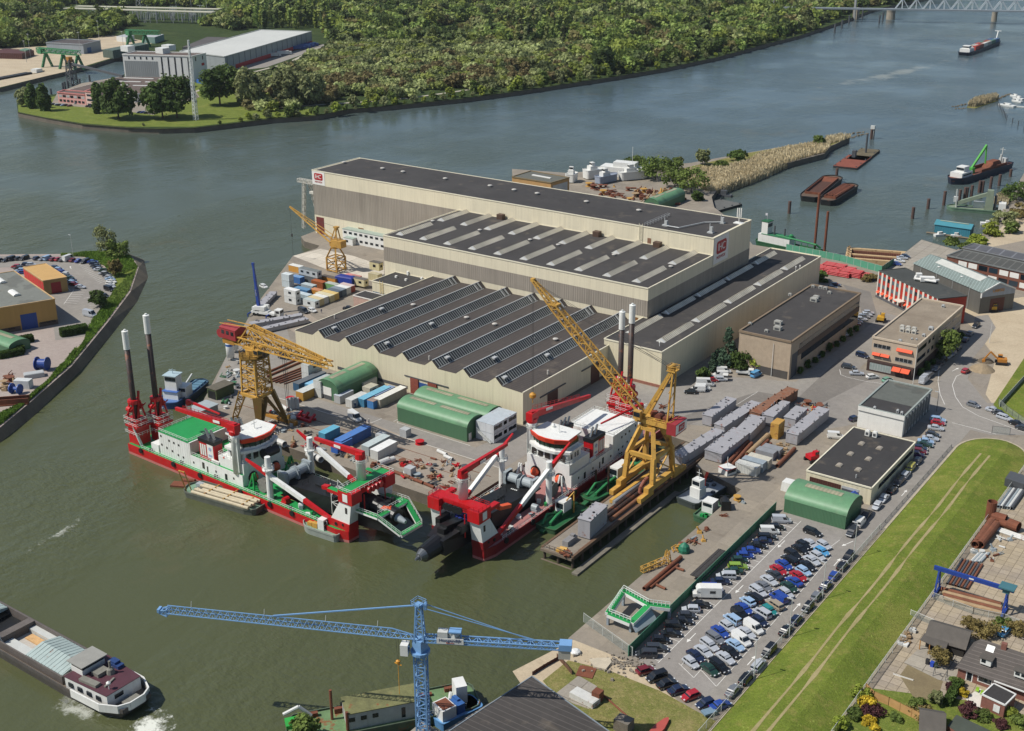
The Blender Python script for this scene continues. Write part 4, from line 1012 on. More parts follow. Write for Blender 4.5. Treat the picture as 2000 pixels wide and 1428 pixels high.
WB=mat('cfd0cc',.5,.06,.2,streak=.15);BRNR=roof_mat('5b4d45',seam=0,patch=.2)
def bpx(name,label,cat,pts,h,wm,rm,trim=None,**kw):return block(name,label,cat,[P(x,y,h)for x,y in pts],h,wm,rm,trim,tw=.8,th=.6,**kw)
def wallpan(parent,nm,m,p0,p1,a,b_,z0,z1):
 u_=p1-p0;n_=Vector((u_.y,-u_.x,0)).normalized()*.12
 q0_,q1_=p0+u_*a+n_,p0+u_*b_+n_
 return panel(nm,m,parent,[Vector((q0_.x,q0_.y,z0)),Vector((q1_.x,q1_.y,z0)),Vector((q1_.x,q1_.y,z1)),Vector((q0_.x,q0_.y,z1))])
tw=bpx('white_tower_block','tall white windowless block with dark vertical slots beside the river','building',((239,107),(375,110.5),(402,104.5),(266,101)),20,WB,BRNR,WHITEM)
f0,f1,f2=P(239,107,20),P(375,110.5,20),P(402,104.5,20)
wallpan(tw,'grey_cladding',clad('7d8283',2.2,.1,.1),f0,f1,.02,.5,1,15.5)
for k in range(5):wallpan(tw,'window_slot',GLASS,f0,f1,.08+k*.085,.1+k*.085,16.8,18.8)
for k in range(5):wallpan(tw,'window_slot',GLASS,f0,f1,.55+k*.095,.57+k*.095,1,19)
wallpan(tw,'window_slot',GLASS,f1,f2,.2,.26,16,19);wallpan(tw,'window_slot',GLASS,f1,f2,.7,.76,16,19);wallpan(tw,'badge',LOGO_RED,f1,f2,.62,.82,11.5,13.5)
for px,py in((250,100),(318,104),(330,98)):v=P(px,py,20);b=MB();b.box(v.x,v.y,20,9,7,4.2);b.obj('lift_house',WB,tw,world=True)
lo=bpx('riverside_factory','low factory with brown roof and white roof light strips before the white block','factory',((120,179),(236,149.5),(372,152),(330,178),(262,183)),6.5,WB,BRNR,None)
for(a,b_,c_,d)in((242,152,300,154),(310,154.5,345,155),(220,158.5,275,160),(284,160,330,162),(193,164,250,166.5),(260,167,310,168)):
 b=MB();b.beam(P(a,b_,6.8),P(c_,d,6.8),1.6,.4);b.obj('roof_light',WHITEM,lo,world=True)
PINK=mat('cf9a92',.7,.1,.3)
pk_=bpx('pink_office','two-storey pink office with ribbon windows behind the poplars','office',((112,181),(166,186),(180,181),(126,176.5)),7,PINK,BRNR,mat('c07a74'))
p0,p1=P(112,181,7),P(166,186,7)
for k in range(7):wallpan(pk_,'window',GLASS,p0,p1,.05+k*.135,.14+k*.135,1.0,2.6);wallpan(pk_,'window',GLASS if k%2 else LGREY,p0,p1,.05+k*.135,.16+k*.135,4.2,5.8)
pk2=bpx('pink_tower','three-storey pink and white wing at the end of the pink office','office',((166,179),(192,182),(206,177),(180,174)),10.5,mat('d3b3ab',.7,.1,.3),BRNR,mat('c07a74'))
p0,p1=P(166,179,10.5),P(192,182,10.5)
for z in(1.2,4.4,7.6):wallpan(pk2,'window',GLASSB,p0,p1,.1,.9,z,z+1.3)
wh=bpx('white_warehouse','very large pale-roofed warehouse with red dock doors along its base','warehouse',((351,101),(438.6,111.4),(608.7,62),(508,58.7)),12,clad('8f9596',6,.1,.1),mat('b9bab4',.7,.08,.02),mat('a0a39f'))
p0,p1=P(438.6,111.4,12),P(608.7,62,12)
wallpan(wh,'dock_door_band',RED,p0,p1,.1,1.0,.2,3.6)
for k in range(16):wallpan(wh,'joint',DGREY,p0,p1,.06*k+.02,.06*k+.024,3.6,12)
bpx('dark_shed','dark gabled shed against the back of the pale warehouse','shed',((356,92),(395,92),(445,73),(405,72)),7,clad('55575a',2,.1,.1),roof_mat('4e4a48'),None)
gh=bpx('grey_yard_hall','grey hall with a dark roof and blue door in the far yard','hall',((90,84),(162,87.5),(196,80),(128,77)),8.5,clad('8b9399',1.5,.08,.1),roof_mat('4b4442'),mat('8f9599'))
p0,p1=P(162,87.5,8.5),P(196,80,8.5);wallpan(gh,'roller_door',mat('355a86'),p0,p1,.2,.42,0,5)
bpx('white_gabled_shed','small white gabled shed under the further green gantry crane','shed',((227,71),(245,73),(262,69),(243,67)),5,WB,LGREY,None)
bpx('pale_substation_house','pale yellow-green windowless house beside the switchyard','building',((213,36),(246,37),(270,34),(240,33)),6,mat('b5b58c',.8,.1,.3),roof_mat('7d7a66'),None)
bpx('teal_yard_office','teal and grey yard building beside the far gantry crane','building',((278,72),(302,73),(320,67),(296,66)),6,mat('6f8c86',.7,.1,.3),LGREY,None)
for i,(pts,hh,cc)in enumerate(((((-30,103),(42,105),(66,98),(10,95)),5,'4c2624'),(((200,97),(220,99),(290,86),(275,83)),7,'4a5a52'),(((38,97),(50,99),(62,96),(50,94)),6,'5b7a66'))):
 t_=bpx('container_stack',('long low stack of dark red steel sections at the left of the far yard','row of dark green container stacks along the inlet quay','small green stack between the red sections and the grey hall')[i],'container stack',pts,hh,clad(cc,2.4,.2,.3),mat(cc,.8,.3,.3),None)
v=P(383,235);h=top(368,78,v);b=MB();b.lattice((v.x,v.y,0),(v.x,v.y,h),2.4,2.4,.7,.7,n=40,r=.13,rb=.08)
tag(b.obj('lattice_mast',mat('c9ccc9',.5),loc=(v.x,v.y,0),world=True),'tall slender white lattice mast on the lawn of the point','mast')
GGR=mat('3f7d53',.6,.12,.4)
def far_gantry(label,ax,ay,bx,by,zt,legs):
 a_,b_=P(ax,ay,zt),P(bx,by,zt);t_=thing('gantry_crane',label,'crane',(a_.x,a_.y,0),0,'green gantry cranes in the far yard')
 m=MB();m.lattice(a_,b_,3.5,3.5,n=16,r=.3,rb=.2);m.obj('girder',GGR,t_,world=True)
 for k in legs:
  c_=a_.lerp(b_,k)
  for s_ in(-4,4):m=MB();m.lattice((c_.x+s_*.3,c_.y+s_,.2),(c_.x,c_.y,zt-1.7),1.6,1.2,n=8,r=.28,rb=.16);m.obj('leg',GGR,t_,world=True)
 m=MB();m.box(a_.x+4,a_.y,zt-3,5,4,4);m.obj('trolley_house',GGR,t_,world=True)
far_gantry('nearer green gantry crane over the inlet quay',74,97,155,104,14,(.18,.6,.95))
far_gantry('further green gantry crane behind the white tower block',246,62,312,64,14,(.1,.55))
t_=thing('switchyard','electric switchyard of grey steel frames under long pale canopies','substation',P(290,35))
for(a,b_,c_,d)in((150,12,430,18),(128,16,418,24)):m=MB();m.beam(P(a,b_,13),P(c_,d,13),9,.8);m.obj('canopy',mat('b3b09c',.8,.1,.1),t_,world=True)
m=MB()
for i in range(150):
 v=P(rng.uniform(170,425),rng.uniform(30,46));hh=rng.uniform(4,12);m.beam(v,v+Vector((0,0,hh)),.5)
 if i%3==0:m.beam(v+Vector((-5,0,hh)),v+Vector((5,2,hh)),.4)
tag(m.obj('steel_frames',mat('8e9296',.5),t_,world=True),kind='stuff')
def pylon(label,px,py,hh,w_=6):
 v=P(px,py);m=MB();m.lattice(v,v+Vector((0,0,hh)),w_,w_,w_*.18,w_*.18,n=10,r=.22,rb=.13)
 for k in(.62,.76,.9):m.lattice(v+Vector((-w_*1.3,2,hh*k)),v+Vector((w_*1.3,-2,hh*k)),.9,.9,n=6,r=.12,rb=.08)
 tag(m.obj('pylon',mat('9ba0a0',.5),loc=v,world=True),label,'pylon','power pylons in the far woods')
pylon('steel pylon over the woods left of the bridge',1507,28,45,9);pylon('steel pylon behind the switchyard, further left of two',275,12,40,8);pylon('steel pylon behind the switchyard nearest the poplar block',447,14,40,8)
for i,(px,py,hh)in enumerate(((60,112,20),(52,122,18),(158,108,20),(194,78,18),(98,45,24),(152,30,26),(375,30,30),(345,24,34),(405,30,34),(241,92,14))):
 v=P(px,py);m=MB();m.tube(v,v+Vector((0,0,hh)),.22,6,.12);m.box(v.x,v.y,hh,2.2,.7,.3)
 tag(m.obj('light_mast',LGREY,loc=v,world=True),'thin grey lighting mast in the far industrial yard','mast','lighting masts in the far yard')
BW=mat('b5bcbf',.5,.06,.1);BST=mat('8f8779',.9,.15,.3)
t_=thing('rail_bridge','pale steel truss bridge on stone piers crossing the river','bridge',P(1740,38,ZW))
zb=11.0;d0,d1,d2=P(1612,16.5,zb),P(1748,17.5,zb),P(2010,22,zb);dv=(d2-d1).normalized()
m=MB();m.beam(d0-dv*60,d2+dv*60,8,1.6);m.obj('deck',mat('7d858a',.6,.1,.1),t_,world=True)
span=P(1940,20,zb);m=MB()
def truss(p,q,n,hh):
 sd_=Vector((-dv.y,dv.x,0))*4
 for s_ in(-1,1):
  m.beam(p+sd_*s_+dv*6+Vector((0,0,hh)),q+sd_*s_-dv*6+Vector((0,0,hh)),.8,.9)
  for i in range(n):
   a_,b_=p.lerp(q,i/n),p.lerp(q,(i+1)/n);c_=(a_+b_)/2+Vector((0,0,hh))
   m.beam(a_+sd_*s_,c_+sd_*s_,.9,.7);m.beam(c_+sd_*s_,b_+sd_*s_,.9,.7);m.beam(c_+sd_*s_,(a_+b_)/2+sd_*s_,.4,.4)
truss(d1,span,7,11);truss(span,span+(span-d1),7,11);m.obj('truss',BW,t_,world=True)
for px,py,w_ in((1739,38,8),(1941,42,5)):
 v=P(px,py,ZW);m=MB();m.lathe(v.x,v.y,[(w_*.62,ZW),(w_*.6,5),(w_*.68,9)],16);m.obj('pier',BST,t_,world=True)
for px,py in((1640,34),(1671,38)):v=P(px,py,ZW);m=MB();m.box(v.x,v.y,ZW,6,5,zb+2);m.obj('abutment',BST,t_,world=True)
v=P(1668,39,ZW);m=MB();m.box(v.x,v.y,ZW,2.2,2.2,26);m.box(v.x+2,v.y,22,9,3,5);m.obj('bridge_tower',mat('8b8d8c',.7),t_,world=True)
CONT=[mat(h,.6,.12,.5,rust=.12)for h in('a33b2c','36597f','9a9a93','7a3a2c','b06a35','4c6e5e','c5c3ba')]
def hull_mesh(L,B,z0,z1,bow=.14,stern=.06,n=9,flare=.92,rake=0.0):
 """closed hull: bow to +x, keel at z0, sheer at z1; returns plan points"""
 pl=[]
 for i in range(n+1):t=i/n;pl.append((L/2-bow*L*(t**1.6)-0 if False else L/2-bow*L*t,B/2*math.sin(t*math.pi/2)**.8))
 st=[(-L/2+stern*L,B/2),(-L/2+stern*L*.25,B*.42),(-L/2,B*.3)]
 half=pl+st;full=[(x,-y)for x,y in half]+[(x,y)for x,y in half[::-1]]
 out=[]
 for x,y in full:
  if not out or abs(out[-1][0]-x)+abs(out[-1][1]-y)>.02:out.append((x,y))
 if abs(out[0][0]-out[-1][0])+abs(out[0][1]-out[-1][1])<.02:out.pop()
 m=MB();k=len(out)
 m.add([(x*(.97-rake*(1 if x>0 else 0)),y*flare,z0)for x,y in out]+[(x,y,z1)for x,y in out],[(i,(i+1)%k,(i+1)%k+k,i+k)for i in range(k)]+[tuple(range(2*k-1,k-1,-1))[::-1],tuple(range(k))[::-1]])
 return m,out
def vessel(name,label,cat,bowpx,sternpx,B,z1,hullm,deckm,z0=ZW-.6,zpx=ZW,group=None,bow=.14,stern=.06,bul=.5):
 a_,b_=P(*bowpx,zpx),P(*sternpx,zpx);d=a_-b_;L=d.length;c_=(a_+b_)/2
 t=thing(name,label,cat,(c_.x,c_.y,0),math.atan2(d.y,d.x),group)
 m,out=hull_mesh(L,B,z0,z1,bow,stern);m.obj('hull',hullm,t)
 m=MB();k=len(out);ins=[(x*.985,y*.94)for x,y in out]
 m.sheet([(x,y,z1+.03)for x,y in ins]);m.obj('deck',deckm,t)
 if bul:
  m=MB();q=out+[out[0]]
  for p_,r_ in zip(q,q[1:]):m.beam((p_[0],p_[1],z1+bul/2),(r_[0],r_[1],z1+bul/2),.22,bul)
  m.obj('bulwark',hullm,t)
 return t,L
NAVY=mat('232a3a',.5,.1,.3,rust=.1);BLK=mat('232425',.6,.15,.5,rust=.1);RUSTM=mat('6e3f2a',.85,.25,.6);WPAINT=mat('d3d3ce',.45,.06,.6,streak=.15);DKRED=mat('6b2f28',.8,.2,.6)
t,L=vessel('container_barge','long dark barge loaded with containers heading up the river','barge',(1949,84),(1880,109),11.5,-.4,NAVY,DGREY)
m=MB();m.b2(-L*.46,-L*.34,-4.5,4.5,-.4,2.6);m.b2(-L*.44,-L*.38,-3,3,2.6,5);m.obj('deckhouse',WPAINT,t)
m=MB();m.b2(-L*.441,-L*.379,-3.05,3.05,3.4,4.5);m.obj('windows',GLASS,t)
m=MB();m.b2(L*.42,L*.45,-2,2,-.4,2);m.beam((L*.43,0,1),(L*.46,0,9),.7);m.box(L*.46,0,8.6,1,6,.5);m.obj('foremast',WPAINT,t)
for i in range(6):
 for j in range(3):m=MB();m.b2(-L*.3+i*L*.115,-L*.3+(i+.96)*L*.115,-4.6+j*3.1,-4.6+j*3.1+2.9,-.2,2.4+.8*((i*3+j*5)%3==0));m.obj('container',CONT[(i*3+j*2+i*j)%7],t)
t,L=vessel('inlet_barge','dark barge with white wheelhouse moored at the inlet quay','barge',(88,146),(-70,176),9,0,NAVY,DGREY)
m=MB();m.b2(L*.36,L*.44,-3,3,0,3);m.obj('deckhouse',WPAINT,t);m=MB();m.b2(-L*.45,L*.3,-3.4,3.4,0,1.4);m.obj('hatch_cover',BLK,t)
v=P(142,167,ZW);t_=thing('loading_tower','dark steel loading tower with a conveyor standing in the inlet','tower',v)
m=MB();m.lattice((v.x,v.y,ZW),(v.x,v.y,17),6,6,4,4,n=8,r=.35,rb=.2);m.obj('frame',DGREY,t_,world=True);m=MB();m.beam((v.x,v.y,14),P(240,149,10),1.6,1.6);m.obj('conveyor',DGREY,t_,world=True);m=MB();m.box(v.x,v.y,15,3.5,3.5,4);m.obj('cabin',mat('a8742e'),t_,world=True)
for i,(px,py)in enumerate(((128,176),(124,178),(134,175),(157,170),(176,163),(101,190))):v=P(px,py,ZW);m=MB();m.tube((v.x,v.y,ZW-1),(v.x,v.y,3.5),.8,8);tag(m.obj('mooring_pile',DGREY,loc=v,world=True),'dark mooring pile in the inlet by the loading tower','pile','mooring piles in the inlet')
for i,(px,py,cc,lab)in enumerate(((534,112,'c4c4be','white lorry trailer nearest the camera at the red dock doors'),(555,108,'d0d0cc','white lorry trailer behind the first at the red dock doors'),(582,98,'33508a','blue lorry at the dock doors, nearest of four'),(592,95.5,'3a5a94','blue lorry at the dock doors, second of four'),(600,93.5,'36558e','blue lorry at the dock doors, third of four'),(608,91.5,'2f4c84','blue lorry at the dock doors, furthest of four'))):
 v=P(px,py);t=thing('lorry',lab,'lorry',v,R(63),'lorries at the warehouse docks')
 m=MB();m.b2(-6.5,4.5,-1.25,1.25,1.1,4);m.obj('trailer',mat(cc,.5),t);m=MB();m.b2(4.8,7,-1.2,1.2,.5,3.2);m.obj('cab',mat(cc,.5),t)
 m=MB();
 for x in(-5,-3.7,5.8):m.tube((x,-1.25,.5),(x,1.25,.5),.5,8)
 m.obj('wheels',BLK,t)
m=MB();v=P(393,163);m.box(v.x,v.y,0,7,3,2.6);m.box(v.x,v.y,2.6,7.2,3.1,.15);tag(m.obj('skip',mat('2a62b0'),loc=v,world=True),'blue skip container beside the white tower block','skip')
HRED=mat('b00f17',.42,.12,.5,streak=.25);PINKB=mat('b06a64',.6,.12,.7);HULLR2=mat('7d1a1e',.45,.1,.5)
SGREEN=mat('1f8a45',.5,.1,.5);SWHITE=mat('dadbd6',.42,.06,.6,streak=.22);SBLK=mat('161718',.5,.2,.8);ORNG=mat('d43a1c',.45,.06,.6);LIFER=mat('d4542a',.5,.1,1)
RIBW=clad('cfd0cb',1.0,.06,.1,var=.05);SGREY=mat('8f989b',.5,.08,.6);SPUD=mat('352924',.55,.25,.7,rust=.35);PRIMER=mat('9c6a66',.75,.15,.5);LAD=mat('121315',.45,.2,.5);RAILW=mat('cfd3cc',.5,.05,1);BLUECL=mat('1d2c7c',.6,.2,1.5)
DARKW=glass_mat('3a3734',.25);GRNGL=glass_mat('25402f',.1)
def fasten(name,m,t,build,smooth=False):
 b=MB();build(b);return b.obj(name,m,t,smooth=smooth)
def dredger(label,loc,rz,A):
 t=thing('cutter_dredger',label,'dredger',loc,rz,'pair of red and white cutter dredgers')
 DK=SGREEN if A else PRIMER;RF=SGREEN if A else SWHITE;HL=HRED if A else HULLR2
 plan=[(0,-8.5),(81,-8.5),(84.5,-7.6),(84.5,-4.2),(57,-4.2),(57,4.2),(84.5,4.2),(84.5,7.6),(81,8.5),(0,8.5)]
 fasten('hull',HL,t,lambda b:b.prism(plan,-2.3,0));fasten('boot_stripe',PINKB,t,lambda b:b.prism([(x,y)for x,y in plan],-4.2,-2.3))
 fasten('deck',DK,t,lambda b:b.sheet([(x if 0<x<84 else(.3 if x==0 else 84.2),y*.985 if abs(y)>5 else y*1.03,.03)for x,y in plan]))
 fasten('deck_rail',RAILW,t,lambda b:(b.rail([(6,-8.3,0),(78,-8.3,0)],1.0,1.5),b.rail([(6,8.3,0),(78,8.3,0)],1.0,1.5)))
 for x in(6,20,31,47,58,66,77):
  for s in(-1,1):fasten('tyre_fender',SBLK,t,lambda b:b.tube((x,s*8.5,-.5),(x,s*8.9,-.5),.75,12))
 for x in(9,22,36,52,64,74):
  for s in(-1,1):fasten('bollard',SBLK,t,lambda b:(b.tube((x,s*7.7,0),(x,s*7.7,.8),.25),b.tube((x+.9,s*7.7,0),(x+.9,s*7.7,.8),.25)))
 for sx,sy,top_,hh in((1.0,-5.6,32.6,7),(4.2,-.6,36.4,7)):
  def twr(b):
   b.b2(sx-1.2,sx+2.9,sy-2.0,sy+2.0,0,hh*.72);b.b2(sx-1.8,sx+3.4,sy-2.4,sy+2.4,hh*.72,hh*.8);b.b2(sx+.9,sx+2.9,sy-1.7,sy+1.7,hh*.8,hh)
  o=fasten('spud_tower',HRED,t,twr)
  def frm(b):
   for a,c in((-1,-1),(1,-1),(-1,1),(1,1)):b.beam((sx+.6+a*1.5,sy+c*1.9,hh),(sx+.4+a*.7,sy+c*1.2,hh+5.2),.4)
   b.beam((sx+1.2,sy,hh),(sx+1.0,sy+1.2,hh+8),.5,.5);b.lathe(sx,sy,[(1.5,hh+4.4),(1.7,hh+5.0),(1.6,hh+5.6)],12);b.b2(sx-2.2,sx+1.2,sy-2.1,sy+2.1,hh-.1,hh+.1)
   b.beam((sx-1.5,sy-2,hh+1),(sx+2.5,sy-2,hh+4.5),.25);b.beam((sx-1.5,sy+2,hh+1),(sx+2.5,sy+2,hh+4.5),.25)
   for a in(-1,1):b.tube((sx-.6,sy+a*1.7,hh+3.2),(sx+.8,sy+a*1.7,hh+3.2),.8,10)
  fasten('spud_frame',HRED,o,frm)
  def prl(b):
   for z in(hh*.42,hh*.8,hh+.1):b.rail([(sx-2,sy-2.5,z),(sx+3.5,sy-2.5,z),(sx+3.5,sy+2.5,z),(sx-2,sy+2.5,z)],1.0,1.4,closed=True)
  fasten('platform_rail',RAILW,o,prl)
  s_=fasten('spud',SPUD,t,lambda b:b.tube((sx,sy,-3),(sx,sy,top_-5.2),.78,16),True)
  fasten('spud_cap',SWHITE,s_,lambda b:b.lathe(sx,sy,[(.88,top_-5.2),(.88,top_),(.3,top_+.1),(.3,top_+.5)],16))
  if not A:fasten('spud_band',SWHITE,s_,lambda b:b.tube((sx,sy,hh+5.4),(sx,sy,hh+6.1),.84,16))
 fasten('stair',RAILW,t,lambda b:(b.beam((5,-7.4,.2),(3.0,-7.8,4.8),.9,.15),b.rail([(5,-7.9,.2),(3.0,-8.2,4.8)],1.0,.8)))
 o=fasten('engine_house',RIBW,t,lambda b:b.b2(12.6,25.2,-7,7,0,6.6))
 fasten('roof',RF,o,lambda b:b.b2(12.5,25.3,-7.1,7.1,6.6,6.75));fasten('roof_rail',RAILW,o,lambda b:b.rail([(12.7,-6.9,6.7),(25,-6.9,6.7),(25,6.9,6.7),(12.7,6.9,6.7)],.9,1.5,closed=True))
 for x,z in((13.6,5.2),(17,4.7),(19,4.6),(21,4.5),(13.6,2.6),(15.7,2.2),(18,1.9),(20.4,1.4),(22.5,1.3)):
  for s in(-1,1):fasten('porthole',DARKW,o,lambda b:b.box(x,s*7.02,z,.6,.08,.6))
 fasten('deck_store',SWHITE,t,lambda b:b.b2(9,12.2,-7.2,-4,0,2.3));fasten('deck_gear',SGREY,t,lambda b:[b.box(x,y,0,1.0,.8,.9)for x,y in((6.5,3.5),(8,5.5),(9.5,4.2),(10.5,2))]and None)
 o=fasten('deckhouse',SWHITE,t,lambda b:(b.b2(26,46.5,-7.2,7.2,0,3.4),b.b2(25.6,26,-7.2,7.2,0,6.9)))
 fasten('house_deck',DK if A else mat('a8a59b',.7),o,lambda b:b.b2(26,46.4,-7.1,7.1,3.4,3.46))
 for x,w_,z in((27,.5,1.2),(31,.9,.9),(32.6,.5,.2),(36,.5,1.2),(40,.9,.2),(43,.5,1.3)):
  for s in(-1,1):fasten('door',DARKW if x!=40 else SBLK,o,lambda b:b.box(x,s*7.22,z,w_,.08,1.8 if z<1 else.6))
 fasten('recess',SBLK,o,lambda b:[b.lathe(46.35,s*3.6,[(0.01,0)],3)for s in()]or[b.tube((46.3,s*3.8,1.9),(46.62,s*3.8,1.9),1.5,18)for s in(-1,1)]and None)
 for s in(-1,1):fasten('life_raft_cover',LIFER,o,lambda b:b.lathe(47.0,s*3.8,[(.2,.7),(1.0,1.2),(1.2,2.0),(.7,2.8),(.2,3.0)],10))
 h2_=fasten('upper_house',SWHITE,t,lambda b:(b.b2(36.8,46.5,-6.6,6.6,3.4,6.3),b.b2(34,37,-6.9,-6.4,3.4,4.3),b.b2(34,37,6.4,6.9,3.4,4.3)))
 fasten('house_rail',RAILW,h2_,lambda b:(b.rail([(26.4,-7.1,3.4),(36.6,-7.1,3.4)],1.0,1.4),b.rail([(26.4,7.1,3.4),(36.6,7.1,3.4)],1.0,1.4),b.rail([(36.8,-6.5,6.3),(46.4,-6.5,6.3),(46.4,6.5,6.3),(36.8,6.5,6.3)],1.0,1.5,closed=True)))
 br=fasten('bridge',SWHITE,t,lambda b:b.prism([(39.5,-5.6),(46,-5.6),(46.8,0),(46,5.6),(39.5,5.6)],6.3,8.9))
 for i in range(5):y=-4.4+i*2.2;fasten('window',DARKW,br,lambda b:b.box(46.25+.5*(1-abs(y)/5),y,6.7,.25,1.5,1.7,rz=-y*.025))
 for x in(41,42.2,44):
  for s in(-1,1):fasten('window',DARKW,br,lambda b:b.box(x,s*5.62,6.9,.7,.1,1.4))
 fasten('bridge_wing',SWHITE,br,lambda b:b.prism([(39.3,-6.3),(45.8,-6.3),(47.6,-2.8),(47.9,0),(47.6,2.8),(45.8,6.3),(39.3,6.3)],8.9,9.6))
 wg=[(39.8,-5.0),(45.4,-5.0),(46.9,-2.3),(47.1,0),(46.9,2.3),(45.4,5.0),(39.8,5.0)]
 wh_=fasten('wheelhouse',SWHITE,t,lambda b:b.prism([(x-.1,y*.98)for x,y in wg],9.6,12.0));fasten('wheelhouse_glass',GRNGL,wh_,lambda b:b.prism([(x,y)for x,y in wg],10.2,11.7))
 fasten('window_post',SBLK,wh_,lambda b:[b.beam((x+.05,y*1.01,10.1),(x+.25,y*1.03,11.8),.14)for x,y in[(45.4,-5),(46.2,-3.6),(46.9,-2.3),(47,-.8),(47,.8),(46.9,2.3),(46.2,3.6),(45.4,5)]]and None)
 rp=[(39.2,-5.5),(45.9,-5.9),(47.6,-2.6),(47.9,0),(47.6,2.6),(45.9,5.9),(39.2,5.5)]
 fasten('wheelhouse_roof',SWHITE,wh_,lambda b:b.prism([(x-.25,y*.97)for x,y in rp],12.4,12.9))
 def fascia(b):
  n=len(rp)
  for i in range(1,n-2):
   (x0,y0),(x1,y1)=rp[i],rp[i+1];b.add([(x0-.2,y0*.97,11.6),(x1-.2,y1*.97,11.6),(x1+.15,y1*1.01,12.85),(x0+.15,y0*1.01,12.85),(x0-.45,y0*.95,11.6),(x1-.45,y1*.95,11.6),(x1-.3,y1*.96,12.85),(x0-.3,y0*.96,12.85)],[(0,1,2,3),(7,6,5,4),(3,2,6,7),(4,5,1,0)])
  for s in(-1,1):b.add([(41.5,s*5.6,11.9),(45.7,s*5.75,11.6),(46.0,s*5.95,12.85),(41.5,s*5.65,12.85)],[(0,1,2,3)if s>0 else(3,2,1,0),(3,2,1,0)if s>0 else(0,1,2,3)])
 fasten('roof_fascia',ORNG,wh_,fascia)
 fasten('roof_mast',SWHITE,wh_,lambda b:(b.tube((43,1,12.9),(43,1,15.2),.12),b.beam((43,0,14.4),(43,2,14.4),.14),b.lathe(41,-2,[(.4,12.9),(.5,13.4),(.2,13.9)],10)))
 for s in(-1,1):
  f=fasten('funnel',HRED,t,lambda b:b.b2(29,35,s*3.6,s*6.4,3.4,8.2));fasten('funnel_top',SBLK,f,lambda b:b.b2(28.8,35.2,s*3.5,s*6.5,8.2,9.2))
  fasten('badge_panel',SWHITE,f,lambda b:b.b2(32.2,34.6,s*6.4,s*6.46,4.2,8.1));fasten('louvre',RAILW,f,lambda b:[b.b2(29.4+i*.85,30.0+i*.85,s*6.4,s*6.46,4.4,7.6)for i in range(3)]and None)
  fasten('badge',mat('8f9cb5'),f,lambda b:(b.tube((33.4,s*6.46,6.9),(33.4,s*6.52,6.9),.55,12),b.b2(32.7,34.1,s*6.46,s*6.5,4.7,5.3)))
  fasten('exhaust_pipe',mat('a9abab',.3,.1,1,metal=.8),f,lambda b:[b.tube((30.5+i*1.1,s*(4.4+.5*(i%2)),9.1),(29.6+i*1.1,s*(4.4+.5*(i%2)),11.2),.32,8)for i in range(4)]and None)
 fasten('davit',ORNG,t,lambda b:(b.tube((36,-5.6,3.4),(36,-5.6,5.6),.22),b.beam((36,-5.6,5.5),(39.2,-6.6,6.2),.35)))
 cc=(44.2,-6.6)
 k=fasten('deck_crane',SWHITE,t,lambda b:b.lathe(*cc,[(1.2,3.4),(1.15,13.6),(1.35,14.4)],18),True)
 fasten('crane_ladder',RAILW,k,lambda b:(b.beam((45.3,-7.2,4),(45.3,-7.2,14),.5,.1),b.rail([(cc[0]+1.6*math.cos(a*.7),cc[1]+1.6*math.sin(a*.7),12.6)for a in range(10)],1.0,1.2)))
 fasten('slew_house',HRED,k,lambda b:(b.lathe(*cc,[(1.4,14.4),(1.4,15.4),(1.1,15.6)],14),b.b2(42.6,45.6,-7.6,-5.6,15,17.2)))
 tip=(18.4,-4.6,14.0)if A else(17.5,-5.6,12.6)
 fasten('crane_boom',HRED,k,lambda b:b.beam((45.2,-6.6,16.6),tip,1.1,1.9,h2=.9,w2=.7))
 fasten('boom_rail',HRED,k,lambda b:b.rail([(43,-7.2,17.4),(22,tip[1]-.5,tip[2]+.9)],1.0,1.8));fasten('boom_plate',SWHITE,k,lambda b:[b.beam(Vector((39,cc[1]+s*.62+.35,16.2)),Vector((36.2,cc[1]+s*.60+.5,15.9)),.06,.7)for s in(-1,1)]and None)
 k=fasten('stores_crane',SWHITE,t,lambda b:b.lathe(9.4,6.2,[(.8,0),(.75,8.6),(.9,9)],14));fasten('crane_boom',HRED,k,lambda b:(b.lathe(9.4,6.2,[(.8,9),(.7,10.4)],10),b.beam((9,6.2,10.2),(24,5.2,10.4)if A else(25.5,3.0,9.4),.6,.7,h2=.35,w2=.35)))
 ld=fasten('cutter_ladder',LAD,t,lambda b:b.add([(57.5,-3.7,-1.5),(76,-3.7,.2),(76,3.7,.2),(57.5,3.7,-1.5),(57.5,-3.7,3.4),(76,-3.7,4.8),(76,3.7,4.8),(57.5,3.7,3.4)],[(3,2,1,0),(4,5,6,7),(0,1,5,4),(1,2,6,5),(2,3,7,6),(3,0,4,7)]))
 fasten('ladder_rail',SBLK,ld,lambda b:(b.rail([(64,-2.6,4),(64,-.6,4)],1.1,1),b.rail([(69,.4,4.3),(69,2.4,4.3)],1.1,1),b.b2(66,69.5,-.6,.3,4.3,4.5),b.b2(72,74,-2.5,-1.5,4.5,5.2)))
 def winch(b):
  for y in((-2.2,2.2)if not A else(-1.9,1.9)):
   b.tube((58.5,y-1.6,5.2),(58.5,y+1.6,5.2),1.25,16);b.tube((58.5,y-1.7,5.2),(58.5,y-1.5,5.2),1.7,16);b.tube((58.5,y+1.5,5.2),(58.5,y+1.7,5.2),1.7,16)
  b.b2(57,60,-4.6,-3.7,3.6,6.9);b.b2(57,60,3.8,4.6,3.6,6.9);b.b2(57,60,-.35,.35,3.6,6)
 fasten('ladder_winch',SGREY,t,winch,False);fasten('winch_bed',SBLK,t,lambda b:b.b2(56.5,61,-4.6,4.6,3.3,3.7))
